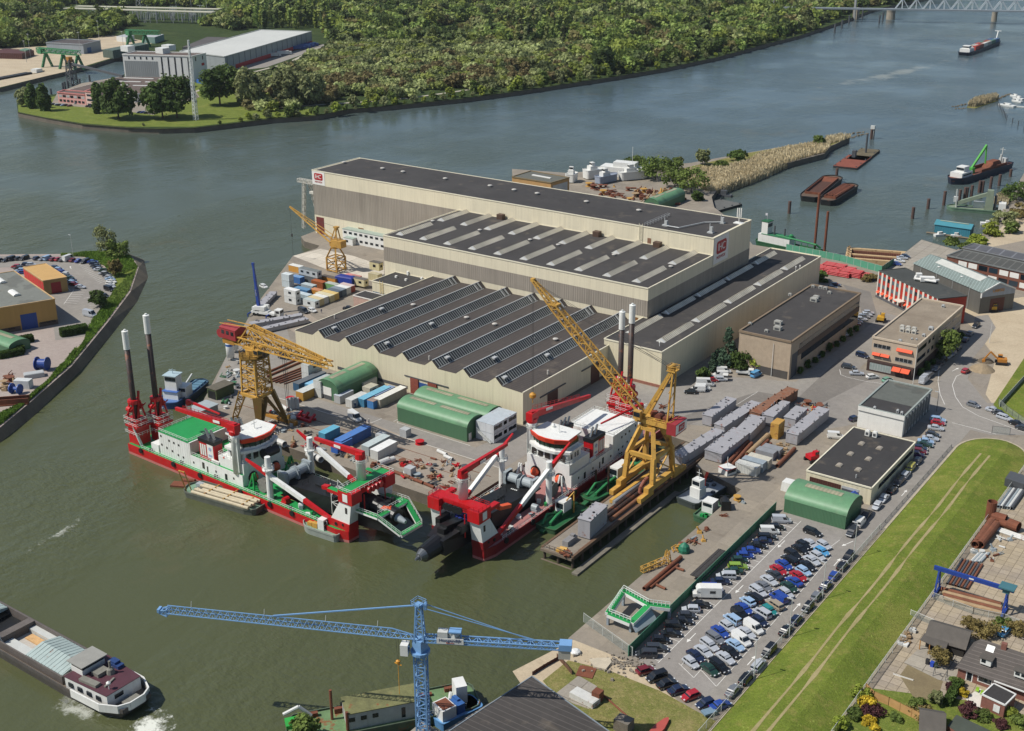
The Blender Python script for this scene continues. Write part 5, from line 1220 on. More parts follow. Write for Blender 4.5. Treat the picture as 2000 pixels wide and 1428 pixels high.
 for s in(-1,1):
  p=fasten('anchor_boom_post',SWHITE,t,lambda b:(b.lathe(56.8,s*7.2,[(.85,0),(.75,8.0),(1.5,8.2),(1.5,8.5),(.8,8.7),(.75,11.8)],14)))
  fasten('post_rail',RAILW,p,lambda b:b.rail([(56.8+1.5*math.cos(a),s*7.2+1.5*math.sin(a),8.5)for a in(0,1,2,3,4,5,6)],.9,1))
  base=Vector((78.2,s*7.2,1.4));tp={(-1,True):(48.2,-7.0,8.6),(1,True):(50.5,8.8,11.5),(1,False):(47.6,7.4,13.4),(-1,False):(50,-8.6,12.6)}[(s,A)]
  tp=Vector(tp);q1,q2=base.lerp(tp,.3),base.lerp(tp,.72)
  bm=fasten('anchor_boom',SWHITE,t,lambda b:b.beam(q1,q2,.95,1.1))
  fasten('boom_heel',HRED,bm,lambda b:b.beam(base,q1,.75,.9,h2=1.1,w2=.95));fasten('boom_head',HRED,bm,lambda b:b.beam(q2,tp,.95,1.1,w2=.4,h2=.5))
  fasten('boom_winch',SGREY if not A else HRED,t,lambda b:(b.tube((61.5,s*6.3-.8,.9),(61.5,s*6.3+.8,.9),.8,12),b.b2(60.6,62.4,s*6.3-1,s*6.3+1,0,.6)))
 for s in(-1,1):
  f=fasten('bow_tower',SWHITE,t,lambda b:b.add([(77.5,s*4.3,0),(84.5,s*4.3,0),(84.5,s*7.5,0),(77.5,s*7.5,0),(82,s*4.3,7.6),(85.6,s*4.3,7.6),(85.6,s*7.3,7.6),(82,s*7.3,7.6)],[(3,2,1,0),(4,5,6,7),(0,1,5,4),(1,2,6,5),(2,3,7,6),(3,0,4,7)][::1]))
  fasten('tower_skirt',HL,f,lambda b:b.add([(77.2,s*4.25,0),(84.7,s*4.25,0),(84.7,s*7.65,0),(77.2,s*7.65,0),(78.6,s*4.25,2.0),(84.95,s*4.25,2.0),(84.95,s*7.65,2.0),(78.6,s*7.65,2.0)],[(4,5,6,7),(0,1,5,4),(1,2,6,5),(2,3,7,6),(3,0,4,7)]))
  fasten('hawse_pipe',SBLK,f,lambda b:(b.tube((80.5,s*7.6,1.0),(80.5,s*7.8,1.0),.45,12),b.tube((82.8,s*7.6,1.4),(82.8,s*7.8,1.4),.3,10)))
  fasten('tower_door',DARKW,f,lambda b:b.box(83.9,s*7.36,4.6,.7,.12,1.6));fasten('name_board',SWHITE,f,lambda b:b.box(84,s*7.62,7.9,1.6,.1,2.0))
 g=fasten('bow_gantry',HRED,t,lambda b:(b.b2(81.6,86.2,-7.6,-4.2,7.4,10.4),b.b2(81.6,86.2,4.2,7.6,7.4,10.4),b.b2(81.8,84.8,-4.2,4.2,8.4,10.4),b.b2(77.5,81.6,-7.2,-5.6,8.6,9.4),b.b2(77.5,81.6,5.6,7.2,8.6,9.4)))
 fasten('gantry_deck',SGREEN if A else HRED,g,lambda b:(b.b2(81.7,84.6,-7.5,7.5,10.4,10.46),b.b2(77.6,81.7,5.7,7.1,9.4,9.46),b.b2(77.6,81.7,-7.1,-5.7,9.4,9.46)));fasten('gantry_rail',RAILW if A else HRED,g,lambda b:b.rail([(81.7,-7.4,10.4),(86,-7.4,10.4),(86,7.4,10.4),(81.7,7.4,10.4)],1.0,1.4,closed=True))
 fasten('sheave',HRED if A else SBLK,g,lambda b:[b.tube((86.3,y,9.6),(86.8,y+.1,9.6),.9,12)for y in(-1.8,-.6,.8,2)]and None);fasten('hoist_rod',HRED,g,lambda b:[b.tube((86.4,y,3),(86.4,y,9),.16)for y in(-3.6,3.6)]and None)
 k=fasten('bow_crane',SWHITE,t,lambda b:b.lathe(82.2,0,[(1.2,10.4),(1.15,15.6),(1.3,16)],16),True);fasten('crane_boom',HRED,k,lambda b:(b.lathe(82.2,0,[(1.35,16),(1.2,17.4)],12),b.beam((83.4,0,17.3),(66.8,0,17.0)if A else(64.2,-.3,17.4),1.0,1.6,h2=.8,w2=.7)))
 fasten('crane_rail',RAILW,k,lambda b:b.rail([(82.2+1.9*math.cos(a*.63),1.9*math.sin(a*.63),15)for a in range(11)],1.0,1));fasten('boom_plate',SWHITE,k,lambda b:[b.box(75,s*.53,16.9,2.2,.06,.7)for s in(-1,1)]and None)
 fasten('side_bracket',LIFER if not A else HRED,t,lambda b:b.beam((77.5,6.6,7.8)if not A else(77.4,-6.2,9.2),(73.6,7.2,7.0)if not A else(75.5,-6.4,9.0),1.3,.9))
 r2=random.Random(3 if A else 4)
 for i in range(26):
  x=r2.uniform(50,77);s=r2.choice((-1,1));y=s*r2.uniform(4.8,7.4)
  fasten('deck_locker',(SGREEN,RAILW,SGREY,SWHITE,mat('a8967c'))[i%5],t,lambda b:b.box(x,y,0,r2.uniform(.5,1.8),r2.uniform(.4,1.0),r2.uniform(.3,1.2),r2.random()))
 fasten('a_frame',SGREEN if A else SWHITE,t,lambda b:[(b.beam((49.5+a*1.2,s*7.2,0),(50,s*6.6,4.8),.35),b.beam((49.5+a*1.2,s*5.4,0),(50,s*6.0,4.8),.35),b.b2(48.6,51.2,s*6.0,s*6.6,2.3,2.6))for s in(-1,1)for a in(-1,1)]and None)
 fasten('hose_reel',mat('77756f',.6,.2,2),t,lambda b:[(b.tube((52.6,s*5.6-.5,2.0),(52.6,s*5.6+.5,2.0),1.0,16),b.tube((52.6,s*5.6-.6,2.0),(52.6,s*5.6-.5,2.0),1.9,16),b.tube((52.6,s*5.6+.5,2.0),(52.6,s*5.6+.6,2.0),1.9,16))for s in(-1,1)]and None)
 if A:
  fl=fasten('cutter_shroud',LAD,t,lambda b:[b.add([(84,s*4.5,.6),(93,s*4.5,1.6),(97.2,s*3.4,1.0),(92.5,s*4.6,5.0),(84,s*4.6,5.0),(84,s*4.0,.6),(93,s*4.0,1.6),(97.2,s*3.0,1.0),(92.5,s*4.1,5.0),(84,s*4.1,5.0)],[(0,1,3,4),(1,2,3),(9,8,6,5),(8,7,6),(4,3,8,9),(5,6,1,0),(3,2,7,8)])for s in(-1,1)]and None)
  def wk(b,z):
   for s in(-1,1):
    b.beam((84,s*4.9,5.0+z),(92.4,s*4.9,5.2+z),1.5,.5 if z==0 else.06);b.beam((92.2,s*4.9,5.2+z),(97.6,s*3.2,1.6+z),1.3,.5 if z==0 else.06)
   b.beam((92,-4.6,5.2+z),(92,4.6,5.2+z),1.3,.5 if z==0 else.06);b.beam((97.6,-3.6,1.6+z),(97.6,3.6,1.6+z),1.4,.6 if z==0 else.06)
  fasten('walkway_frame',SWHITE,t,lambda b:wk(b,0));fasten('walkway_deck',SGREEN,t,lambda b:wk(b,.3))
  fasten('walkway_rail',RAILW,t,lambda b:[b.rail([(84,s*5.5,5.3),(92.4,s*5.5,5.5),(98,s*3.8,1.9)],1.0,1.2)for s in(-1,1)]and(b.rail([(98.2,-3.6,1.9),(98.2,3.6,1.9)],1,1.2),b.rail([(91.4,-4.4,5.5),(91.4,4.4,5.5)],1,1.2))and None)
  cu=fasten('cutter_head',LAD,t,lambda b:b.tube((80,0,5.2),(93.5,0,3.6),2.6,18,2.2));fasten('cutter_shaft',SGREY,cu,lambda b:b.tube((93.5,0,3.6),(96.2,0,3.2),1.1,14,.5))
  fasten('tarpaulin',LIFER,t,lambda b:b.box(91,-.6,5.6,3,1.6,.5,.3,.6));fasten('working_gear',SBLK,t,lambda b:[b.box(85+r2.uniform(0,5),r2.uniform(-3,3),4,r2.uniform(.5,1.5),r2.uniform(.5,1.5),r2.uniform(.8,2.5),r2.random())for _ in range(14)]and None)
  fasten('scaffold',RAILW,t,lambda b:b.lattice((77,-2.5,0.2),(77,-2.5,8.6),2.4,3.6,n=5,r=.07,rb=.05))
  fasten('hose_drum',SBLK,t,lambda b:(b.tube((48.6,-1,7.8),(48.6,3.2,7.8),1.2,16),b.tube((48.6,-1.4,7.8),(48.6,-1,7.8),1.5,16)))
 else:
  cu=fasten('cutter_nose',LAD,t,lambda b:(b.add([(75,-3.6,.3),(93,-3.0,1.0),(93,3.0,1.0),(75,3.6,.3),(75,-3.6,4.6),(88,-3.4,5.4),(88,3.4,5.4),(75,3.6,4.6),(93,-2.4,4.6),(93,2.4,4.6)],[(3,2,1,0),(4,5,6,7),(5,8,9,6),(0,1,8,5,4),(2,3,7,6,9),(1,2,9,8),(3,0,4,7)]),b.tube((92,0,2.8),(97.5,0,2.6),2.4,16,1.9),b.b2(84,88,-3.9,-2.6,4.6,6.6),b.b2(84,88,2.6,3.9,4.6,6.6),b.b2(87,91,-1.0,1.0,5,6.2),b.beam((83,0,5.2),(90,0,6.4),2.2,.8)))
  fasten('cutter_shaft',mat('6f7376',.35,.1,1,metal=.6),cu,lambda b:(b.tube((97.4,0,2.6),(99,0,2.55),1.6,14,.9),b.tube((99,0,2.55),(100.2,0,2.5),.45,10,.3)))
  fasten('blue_netting',BLUECL,t,lambda b:[b.box(82.5+r2.uniform(-1.4,1.6),r2.uniform(-1.6,1.6),5.0,1.3,1.3,r2.uniform(.5,1.1),r2.random(),.6)for _ in range(9)]and None)
  fasten('bracing_post',SWHITE,t,lambda b:[b.beam((54,s*5.5,0),(52.5,s*4.8,5.5),.5)for s in(-1,1)]and None)
  fasten('white_lettering',SWHITE,t,lambda b:[b.box(61.6,-.8+i*.5,3.95,.5,.3,.02)for i in range(4)]and None)
 return t
OAx=P(252,885,ZW);aA=R(-1.9)
shipA=dredger('red-hulled cutter dredger with green decks and roof moored along the quay',(OAx.x-math.sin(aA)*8.5,OAx.y+math.cos(aA)*8.5,0),aA,True)
shipB=dredger('dark red cutter dredger with white roof and bare black ladder moored by the jetty',(-158.3,284.0,0),R(-90),False)
t=thing('walkway_section','white and green walkway frame lying on the quay by the car park fence','ship section',P(1235,1205,0))
c0=P(1188,1200,2.5);c1=P(1218,1155,3.5);c2=P(1268,1183,3.5);c3=P(1232,1218,2.0);c4=P(1308,1188,3.0)
def ring(b,z,w_,h_):
 for p,q in((c0,c1),(c1,c2),(c2,c3),(c3,c0),(c2,c4)):b.beam(p+Vector((0,0,z)),q+Vector((0,0,z)),w_,h_)
b=MB();ring(b,0,1.5,.7);b.obj('frame',SWHITE,t,world=True);b=MB();ring(b,.38,1.35,.06);b.obj('walkway_deck',SGREEN,t,world=True)
b=MB();
for p,q in((c0,c1),(c1,c2),(c3,c0),(c2,c4)):b.rail([p+Vector((0,0,.4)),q+Vector((0,0,.4))],1.1,.8,.05)
b.obj('rail',RAILW,t,world=True)
b=MB()
for p in(c0,c1,c2,c3,c4):b.beam((p.x,p.y,0),(p.x,p.y,p.z),.5)
b.add([c2,c3,(c3.x+1.6,c3.y-.6,.6),(c2.x+2.2,c2.y-.4,1.2)],[(0,1,2,3),(3,2,1,0)]);b.obj('support_plate',mat('8a949c',.5),t,world=True)
YEL=mat('bb9142',.6,.16,.5,streak=.3,rust=.2);YEL2=mat('b38a42',.6,.16,.4,rust=.25);OLV=mat('6e541c',.6,.15,.4,rust=.1);CRED=mat('8e2a2f',.6,.12,.5)
YELD=mat('a3742a',.7,.15,.6);CBLU=mat('6f97c0',.5,.08,.6);DBLU=mat('1f3c86',.5,.1,.6);LGT=mat('b9bbb6',.5,.08,.6);CABLE=mat('3a3a3a',.6)
V=Vector
def part(name,m,t,build,world=True,smooth=False):
 b=MB();build(b);return b.obj(name,m,t,world=world,smooth=smooth)
cx,cy=-245.8,219.6
t=thing('hammerhead_crane','yellow lattice hammerhead crane with a red machine house on the quay','crane',(cx,cy,0),0)
for i,(a,c)in enumerate(((-1,-1),(1,-1),(1,1),(-1,1))):
 f,k=V((cx+a*5.6,cy+c*5.6,0)),V((cx+a*3.0,cy+c*3.0,10.2))
 if a>0:
  part('leg',OLV,t,lambda b:(b.beam(f,k,.9,.9,w2=2.6,h2=1.2),b.beam(f+V((0,-c*.2,0)),V((cx+a*3.0,cy,9.6)),.7,.7,w2=1.8,h2=1.0)))
 else:part('leg',YEL,t,lambda b:(b.lattice(f,k,1.0,1.0,2.0,2.0,n=7,r=.14,rb=.09),))
for c in(-1,1):part('rail_bogie',YELD,t,lambda b:(b.b2(cx-7,cx+8.5,cy+c*5.6-.5,cy+c*5.6+.5,.1,1.0),b.b2(cx+6.5,cx+8.8,cy+c*5.6-.7,cy+c*5.6+.7,0,1.3)))
part('portal_frame',YEL,t,lambda b:[b.beam(V((cx+p[0]*3.2,cy+p[1]*3.2,10.2)),V((cx+q[0]*3.2,cy+q[1]*3.2,10.2)),.7,.8)for p,q in(((-1,-1),(1,-1)),((1,-1),(1,1)),((1,1),(-1,1)),((-1,1),(-1,-1)))])
part('tower',YEL,t,lambda b:(b.lattice((cx,cy,10.2),(cx,cy,21.4),6.0,6.0,5.4,5.4,n=8,r=.22,rb=.11),b.lattice((cx,cy,10.2),(cx,cy,21.4),3.4,3.4,3.4,3.4,n=7,r=.12,rb=.08)))
part('ring_platform',OLV,t,lambda b:(b.lathe(cx,cy,[(4.3,21.4),(4.3,21.8)],20),b.rail([(cx+4.2*math.cos(i*.5236),cy+4.2*math.sin(i*.5236),21.8)for i in range(13)],1.1,1.2,.05)))
part('slew_base',YEL,t,lambda b:(b.lathe(cx,cy,[(2.2,21.8),(2.4,23.6)],14),b.box(cx,cy,23.6,5,3.8,.7),b.beam((cx+1.6,cy-1.5,21.8),(cx+1.8,cy-1.5,25),.6)))
part('driver_cabin',YEL2,t,lambda b:b.box(cx+2.9,cy-1.3,22.2,1.7,1.7,2.1));part('cabin_window',GLASS,t,lambda b:(b.box(cx+3.8,cy-1.3,23,.1,1.4,1.0),b.box(cx+2.9,cy-2.2,23,1.4,.1,1.0)))
ap=V((cx-.5,cy,30.0))
part('jib',YEL,t,lambda b:(b.lattice((cx-6,cy,25.3),(cx+29.5,cy,25.2),3.2,2.2,2.0,1.5,n=18,r=.17,rb=.10),b.lattice(ap,(cx+27,cy,26.2),2.4,.5,1.4,.4,n=14,r=.13,rb=.07)))
def apex(b):
 for s in(-1.5,1.5):
  b.beam((cx-4.5,cy+s,25),ap+V((0,s*.6,0)),.35);b.beam((cx+3.5,cy+s,25.6),ap+V((0,s*.6,0)),.35);b.beam((cx+9,cy+s,25.6),ap+V((0,s*.6,0)),.22);b.beam((cx+16,cy+s,25.6),ap+V((0,s*.6,0)),.2)
  b.beam((cx-11.5,cy+s,29.3),ap+V((0,s*.6,0)),.2)
 b.beam(ap+V((0,-1,0)),ap+V((0,1,0)),.4)
part('apex_frame',YEL,t,apex)
mh=part('machine_house',CRED,t,lambda b:(b.b2(cx-11.2,cx-4.8,cy-2.1,cy+2.1,25.2,28.3),b.extr([(-2.2,0),(2.2,0),(0,.7)],(cx-11.3,cy,28.3),(cx-4.7,cy,28.3))))
part('window',GLASS,mh,lambda b:[b.b2(cx-10.4+i*1.9,cx-9.3+i*1.9,cy-2.15,cy-2.05,26.6,27.7)for i in range(3)])
part('counterweight',YELD,t,lambda b:(b.b2(cx-10.6,cx-6,cy-1.8,cy+1.8,23.6,25.2),));part('drum',CRED,t,lambda b:b.tube((cx-12,cy-1.4,26),(cx-12,cy+1.4,26),1.3,14))
part('hoist_rope',CABLE,t,lambda b:[b.tube((cx+12+dx,cy+dy,25),(cx+12+dx*.5,cy+dy,6),.05,5)for dx in(-.5,.5)for dy in(-.3,.3)])
part('hook_block',OLV,t,lambda b:(b.box(cx+12,cy,5,.7,.7,1.2),b.tube((cx+12,cy,3.6),(cx+12,cy,5),.15)))
cx,cy=-136.6,252.0
t=thing('luffing_crane','tall yellow portal crane with a long lattice jib standing on the jetty','crane',(cx,cy,0),0)
for sx in(-1,1):
 part('bogie_beam',YEL,t,lambda b:(b.b2(cx+sx*4.0-.7,cx+sx*4.0+.7,cy-8.5,cy+8.5,1.5,2.9),b.b2(cx+sx*4.0-.6,cx+sx*4.0+.6,cy-12,cy-5.5,.25,1.5),b.b2(cx+sx*4.0-.6,cx+sx*4.0+.6,cy+5.5,cy+12,.25,1.5)))
 for sy in(-1,1):
  for dy in(6.2,8,9.6,11.3):part('wheel',SBLK,t,lambda b:b.tube((cx+sx*4-.3,cy+sy*dy,.35),(cx+sx*4+.3,cy+sy*dy,.35),.35,10))
  part('leg',YEL,t,lambda b:(b.beam((cx+sx*4.0,cy+sy*5.2,2.9),(cx+sx*3.7,cy+sy*4.6,9.6),1.1,1.3),b.beam((cx+sx*3.7,cy+sy*4.6,9.4),(cx+sx*1.6,cy+sy*1.7,16.6),1.0,1.2)))
def cross(b):
 for sx in(-1,1):
  b.beam((cx+sx*3.7,cy-4.6,9.6),(cx+sx*3.7,cy+4.6,9.6),.8,1.0);b.beam((cx+sx*4,cy-4.8,3.2),(cx+sx*3.7,cy+4.2,9),.35);b.beam((cx+sx*4,cy+4.8,3.2),(cx+sx*3.7,cy-4.2,9),.35)
 for sy in(-1,1):b.beam((cx-3.7,cy+sy*4.6,9.6),(cx+3.7,cy+sy*4.6,9.6),.8,1.0);b.beam((cx-3.8,cy+sy*4.8,4),(cx+3.6,cy+sy*4.6,9.2),.3)
 b.lathe(cx,cy,[(2.0,16),(2.3,17.2)],14);b.box(cx,cy,15.6,5.0,5.0,.9)
part('portal_frame',YEL,t,cross)
part('access_ladder',YEL,t,lambda b:(b.beam((cx+4.9,cy+4.4,2),(cx+3.6,cy+3,15.5),.6,.12),b.rail([(cx+4.9,cy+4.9,2),(cx+3.6,cy+3.5,15.5)],.9,1.2)))
part('slewing_platform',YEL,t,lambda b:(b.b2(cx-3.4,cx+7.0,cy-2.4,cy+2.4,17.4,18.5),b.rail([(cx-2.4,cy-2.3,18.5),(cx+6.8,cy-2.3,18.5),(cx+6.8,cy+2.3,18.5)],1.0,1.3,.05)))
cw=part('counterweight',CRED,t,lambda b:b.b2(cx+6.0,cx+8.6,cy-2.9,cy+2.9,16.3,19.4))
def board(b):b.b2(cx+6.1,cx+10.8,cy-3.02,cy-2.9,16.6,19.3)
bd=part('sign_board',LOGO_W,t,lambda b:b.b2(cx+8.62,cx+8.72,cy-2.8,cy+2.8,16.7,19.2));part('badge',LOGO_RED,bd,lambda b:b.b2(cx+8.72,cx+8.76,cy-1.5,cy+1.5,17.1,18.9))
text('IHC',1.2,LOGO_W,bd,frame(V((cx+8.77,cy,17.98))-t.location,(0,1,0),(0,0,1)),'lettering',.03)
part('driver_cabin',YEL2,t,lambda b:b.b2(cx-3.2,cx-1.2,cy-3.6,cy-2.4,18.5,20.8));part('cabin_window',GLASS,t,lambda b:(b.b2(cx-3.1,cx-1.3,cy-3.66,cy-3.6,19.3,20.5),b.b2(cx-3.26,cx-3.2,cy-3.5,cy-2.5,19.3,20.5)))
part('winch',mat('6b3a2a'),t,lambda b:(b.tube((cx+2.5,cy-1.3,19.4),(cx+2.5,cy+1.3,19.4),.9,12),b.box(cx+.6,cy+.6,18.5,1.5,1.4,1.5),b.box(cx+4.6,cy,18.5,1.6,2,1.2)))
ap=V((cx+5.6,cy,33.0))
def aframe(b):
 for s in(-1.6,1.6):
  b.beam((cx-1.6,cy+s,18.5),ap+V((0,s*.45,0)),.7,.9,h2=.6,w2=.5);b.beam((cx+5.4,cy+s,18.5),ap+V((.4,s*.45,0)),.35,.4)
  for k in range(5):z0,z1=18.5+k*2.7,19.9+k*2.7;b.beam((cx+5.3,cy-1.6+k*.1,z0),(cx+5.5,cy+1.6-k*.1,z1+1),.16)
 for k in(.3,.55,.8):b.beam(V((cx-1.6,cy-1.6,18.5)).lerp(ap,k),V((cx-1.6,cy+1.6,18.5)).lerp(ap,k),.3)
 b.box(ap.x,ap.y,ap.z-.6,2.4,2.6,.3);b.rail([ap+V((-1.2,-1.3,-.3)),ap+V((1.2,-1.3,-.3)),ap+V((1.2,1.3,-.3)),ap+V((-1.2,1.3,-.3))],1.1,.9,.05,closed=True);b.tube(ap+V((-.4,-1,.3)),ap+V((-.4,1,.3)),.6,10)
part('a_frame',YEL,t,aframe)
heel,tip=V((cx-2.6,cy,19.0)),PY(1041,547,248.6)
k1,k2=heel.lerp(tip,.10),heel.lerp(tip,.80)
part('jib',YEL,t,lambda b:(b.lattice(k1,k2,2.6,2.4,1.9,1.7,n=22,r=.16,rb=.08),b.lattice(k2,tip,1.9,1.7,.7,.6,n=7,r=.14,rb=.07),b.beam(heel+V((0,-1.2,0)),k1+V((0,-1.2,0)),.5),b.beam(heel+V((0,1.2,0)),k1+V((0,1.2,0)),.5),b.box(k2.x,k2.y,k2.z+.4,2.6,2.2,.4),b.box(tip.x,tip.y,tip.z-.4,1,1,.9)))
part('luffing_rope',CABLE,t,lambda b:[b.tube(ap+V((0,s,0)),tip+V((.8,s*.3,-.6)),.045,5)for s in(-.7,.7)]+[b.tube(ap+V((0,s*.5,0)),k2+V((0,s*.5,.8)),.05,5)for s in(-.7,.7)])
hk=tip.lerp(V((tip.x,tip.y,0)),.55)
part('hook_rope',CABLE,t,lambda b:[b.tube(tip+V((dx,0,-.5)),V((tip.x+dx,tip.y,18)),.04,5)for dx in(-.2,.2)]);part('hook_block',mat('b5822b'),t,lambda b:(b.lathe(tip.x,tip.y,[(.3,16.4),(.9,16.9),(.9,17.7),(.3,18.2)],12),b.tube((tip.x,tip.y,15.2),(tip.x,tip.y,16.4),.12)))
cx,cy=-331.4,343.2
t=thing('quay_crane','small yellow portal crane with a raised jib on the north quay','crane',(cx,cy,0),0)
for a in(-1,1):
 for c in(-1,1):part('leg',YEL2,t,lambda b:(b.beam((cx+a*2.6,cy+c*2.6,.3),(cx+a*2.6,cy+c*2.6,5.8),.55),b.beam((cx+a*2.6,cy+c*2.6,5.6),(cx+a*1.1,cy+c*1.1,9.6),.55)))
part('portal_frame',YEL2,t,lambda b:[b.beam((cx,cy,5.6),(cx,cy,9.6),.4),b.beam((cx,cy-2.7,5.7),(cx,cy+2.7,5.7),.3)]+[(b.beam((cx+p[0]*2.6,cy+p[1]*2.6,z),(cx+q[0]*2.6,cy+q[1]*2.6,z),.35),b.beam((cx+p[0]*2.6,cy+p[1]*2.6,.8),(cx+q[0]*2.6,cy+q[1]*2.6,5.4),.22))for z in(.6,3.2,5.7)for p,q in(((-1,-1),(1,-1)),((1,-1),(1,1)),((1,1),(-1,1)),((-1,1),(-1,-1)))]+[b.lathe(cx,cy,[(1.6,9.4),(1.8,10.2)],12)])
part('machine_house',YEL2,t,lambda b:(b.b2(cx-.6,cx+4.6,cy-1.6,cy+1.6,10.2,13),b.b2(cx-1.8,cx-.6,cy-1.3,cy+1.3,10.2,12.2)));part('cabin_window',GLASS,t,lambda b:b.b2(cx-1.86,cx-1.8,cy-1.1,cy+1.1,11,12))
tip=P(566,404,22.5);ap=V((cx+1.2,cy,18.2))
part('a_frame',YEL2,t,lambda b:[b.beam((cx-1.2+k*3.4,cy+s,12.5),ap+V((0,s*.5,0)),.35)for s in(-1.1,1.1)for k in(0,1)]+[b.box(ap.x,ap.y,ap.z-.4,1.8,1.8,.6)])
part('jib',YEL,t,lambda b:[b.beam((cx-1.4,cy+s*1.3,11.8),tip+V((0,s*.25,0)),.42,.5,w2=.25,h2=.3)for s in(-1,1)]+[b.beam(V((cx-1.4,cy-1.3,11.8)).lerp(tip,k),V((cx-1.4,cy+1.3,11.8)).lerp(tip,k),.22)for k in(.15,.3,.45,.6,.75,.9)]+[b.beam((cx-.4,cy,14.5),tip+V((0,0,.3)),.2)])
part('hoist_rope',CABLE,t,lambda b:(b.tube(tip,V((tip.x,tip.y,2)),.05,5),b.box(tip.x,tip.y,10,.5,.5,1.2)));part('luffing_rope',CABLE,t,lambda b:b.tube(ap,V((cx-1.4,cy,11.8)).lerp(tip,.75),.05,5))
v=P(520,617);d=(P(543,617)-P(498,611));a=math.atan2(d.y,d.x)
t=thing('mobile_crane','white four-axle mobile crane with its blue telescopic boom raised','mobile crane',v,a)
fasten('chassis',WPAINT,t,lambda b:(b.b2(-5.5,5.6,-1.3,1.3,.9,1.7),b.b2(-2,1.5,-1.2,1.2,1.7,2.2)));fasten('driver_cab',WPAINT,t,lambda b:b.b2(4.2,6.6,-1.3,1.3,.8,3.1));fasten('cab_window',GLASS,t,lambda b:(b.b2(6.6,6.64,-1.1,1.1,1.9,2.8),b.b2(4.8,6.2,-1.34,-1.3,1.9,2.8)))
fasten('slewing_cab',WPAINT,t,lambda b:(b.b2(-3.8,.2,-1.3,1.3,2.2,3.6),b.b2(-5,-3.8,-1.3,1.3,1.9,3.2),b.b2(-1,.8,.5,1.4,2.2,4.0)))
for x in(-4.2,-2.6,2.6,4.6):
 for s in(-1,1):fasten('wheel',SBLK,t,lambda b:b.tube((x,s*1.0,.6),(x,s*1.35,.6),.6,12))
for x in(-5.6,2.0):
 for s in(-1,1):fasten('outrigger',DBLU,t,lambda b:(b.beam((x,s*1.2,1.1),(x,s*3.2,1.1),.35),b.beam((x,s*3.2,0),(x,s*3.2,1.2),.3)))
c_,s_=math.cos(-a),math.sin(-a);w_=P(494,516,18.5)-v;tipl=V((w_.x*c_-w_.y*s_,w_.x*s_+w_.y*c_,w_.z));rootl=V((-2.8,0,3.4))
bm=fasten('boom',DBLU,t,lambda b:(b.beam(rootl,rootl.lerp(tipl,.45),.95,1.1),b.beam(rootl.lerp(tipl,.4),rootl.lerp(tipl,.75),.75,.85),b.beam(rootl.lerp(tipl,.7),tipl,.6,.65),b.box(tipl.x,tipl.y,tipl.z-.4,.9,.7,.9)));fasten('boom_lettering',WPAINT,bm,lambda b:b.beam(rootl.lerp(tipl,.25)+V((0,-.5,.05)),rootl.lerp(tipl,.4)+V((0,-.5,.05)),.08,.5))
fasten('hoist_rope',CABLE,t,lambda b:(b.tube(tipl,tipl+V((0,0,-14)),.04,5),b.box(tipl.x,tipl.y,tipl.z-14.8,.4,.4,.9)))
ZR=20.0;root=P(820,1246,ZR);bx,by=root.x,root.y
ja,jb=P(312,1193,ZR+.6),P(1116,1263,ZR);dj=(root-ja);dj.z=0;dj.normalize();dc=(jb-root).normalized()
t=thing('tower_crane','light blue tower crane with its jib reaching over the water in the foreground','tower crane',(bx,by,0),0)
part('mast',CBLU,t,lambda b:(b.lattice((bx,by,-1),(bx,by,ZR-3.4),2.0,2.0,n=16,r=.13,rb=.06,up=dj),b.lattice((bx,by,-1),(bx,by,ZR-3.6),1.1,1.1,n=10,r=.05,rb=.04,up=dj)))
part('base_pad',mat('8d8679',.9,.2,1),t,lambda b:b.box(bx,by,ZW-1,4.6,4.6,3.4))
part('slewing_ring',CBLU,t,lambda b:(b.lathe(bx,by,[(1.3,ZR-3.6),(1.8,ZR-3.0),(1.8,ZR-2.5)],14),b.box(bx,by,ZR-2.5,2.0,2.0,2.4)))
apx=P(821,1193,ZR+6.2);apx=V((bx,by,ZR+6.6))
part('tower_head',CBLU,t,lambda b:(b.lattice((bx,by,ZR-.3),apx,1.7,1.7,.9,.9,n=6,r=.12,rb=.06,up=dj),b.box(apx.x,apx.y,apx.z,1.4,1.2,.5),b.rail([apx+V((-1,-1,.4)),apx+V((1,-1,.4)),apx+V((1,1,.4)),apx+V((-1,1,.4))],.8,1,.03,closed=True)))
pc=V((bx,by,ZR-2.4))-dj*1.6+V((-.5,-1.2,0))
cb=part('driver_cabin',WPAINT,t,lambda b:b.box(pc.x,pc.y,ZR-3.0,1.4,1.7,2.2,math.atan2(dj.y,dj.x)));part('cabin_window',GLASS,cb,lambda b:b.box(pc.x,pc.y,ZR-2.2,1.46,1.3,1.1,math.atan2(dj.y,dj.x)))
r0=root-dj*1.0
part('jib',CBLU,t,lambda b:(b.lattice(r0-dj*4,ja+dj*1.6,1.5,1.45,1.4,1.3,n=62,r=.075,rb=.04,tri=True),b.lattice(r0,r0-dj*4,1.2,.5,1.5,1.45,n=4,r=.08,rb=.05,tri=True),b.lattice(ja+dj*1.6,ja,1.4,1.3,.9,.5,n=3,r=.08,rb=.06),b.box(ja.x,ja.y,ja.z-.1,.5,1.3,.7,math.atan2(dj.y,dj.x))))
tieq=r0.lerp(ja,.545)+V((0,0,1.45))
part('jib_tie',CBLU,t,lambda b:(b.beam(apx+V((0,0,.2)),tieq,.22,.22),))
part('jib_lamp',LGT,t,lambda b:[b.beam(r0.lerp(ja,k)+V((0,0,1.4)),r0.lerp(ja,k)+V((.1,.1,2.7)),.07)for k in(.14,.34,.58,.87)])
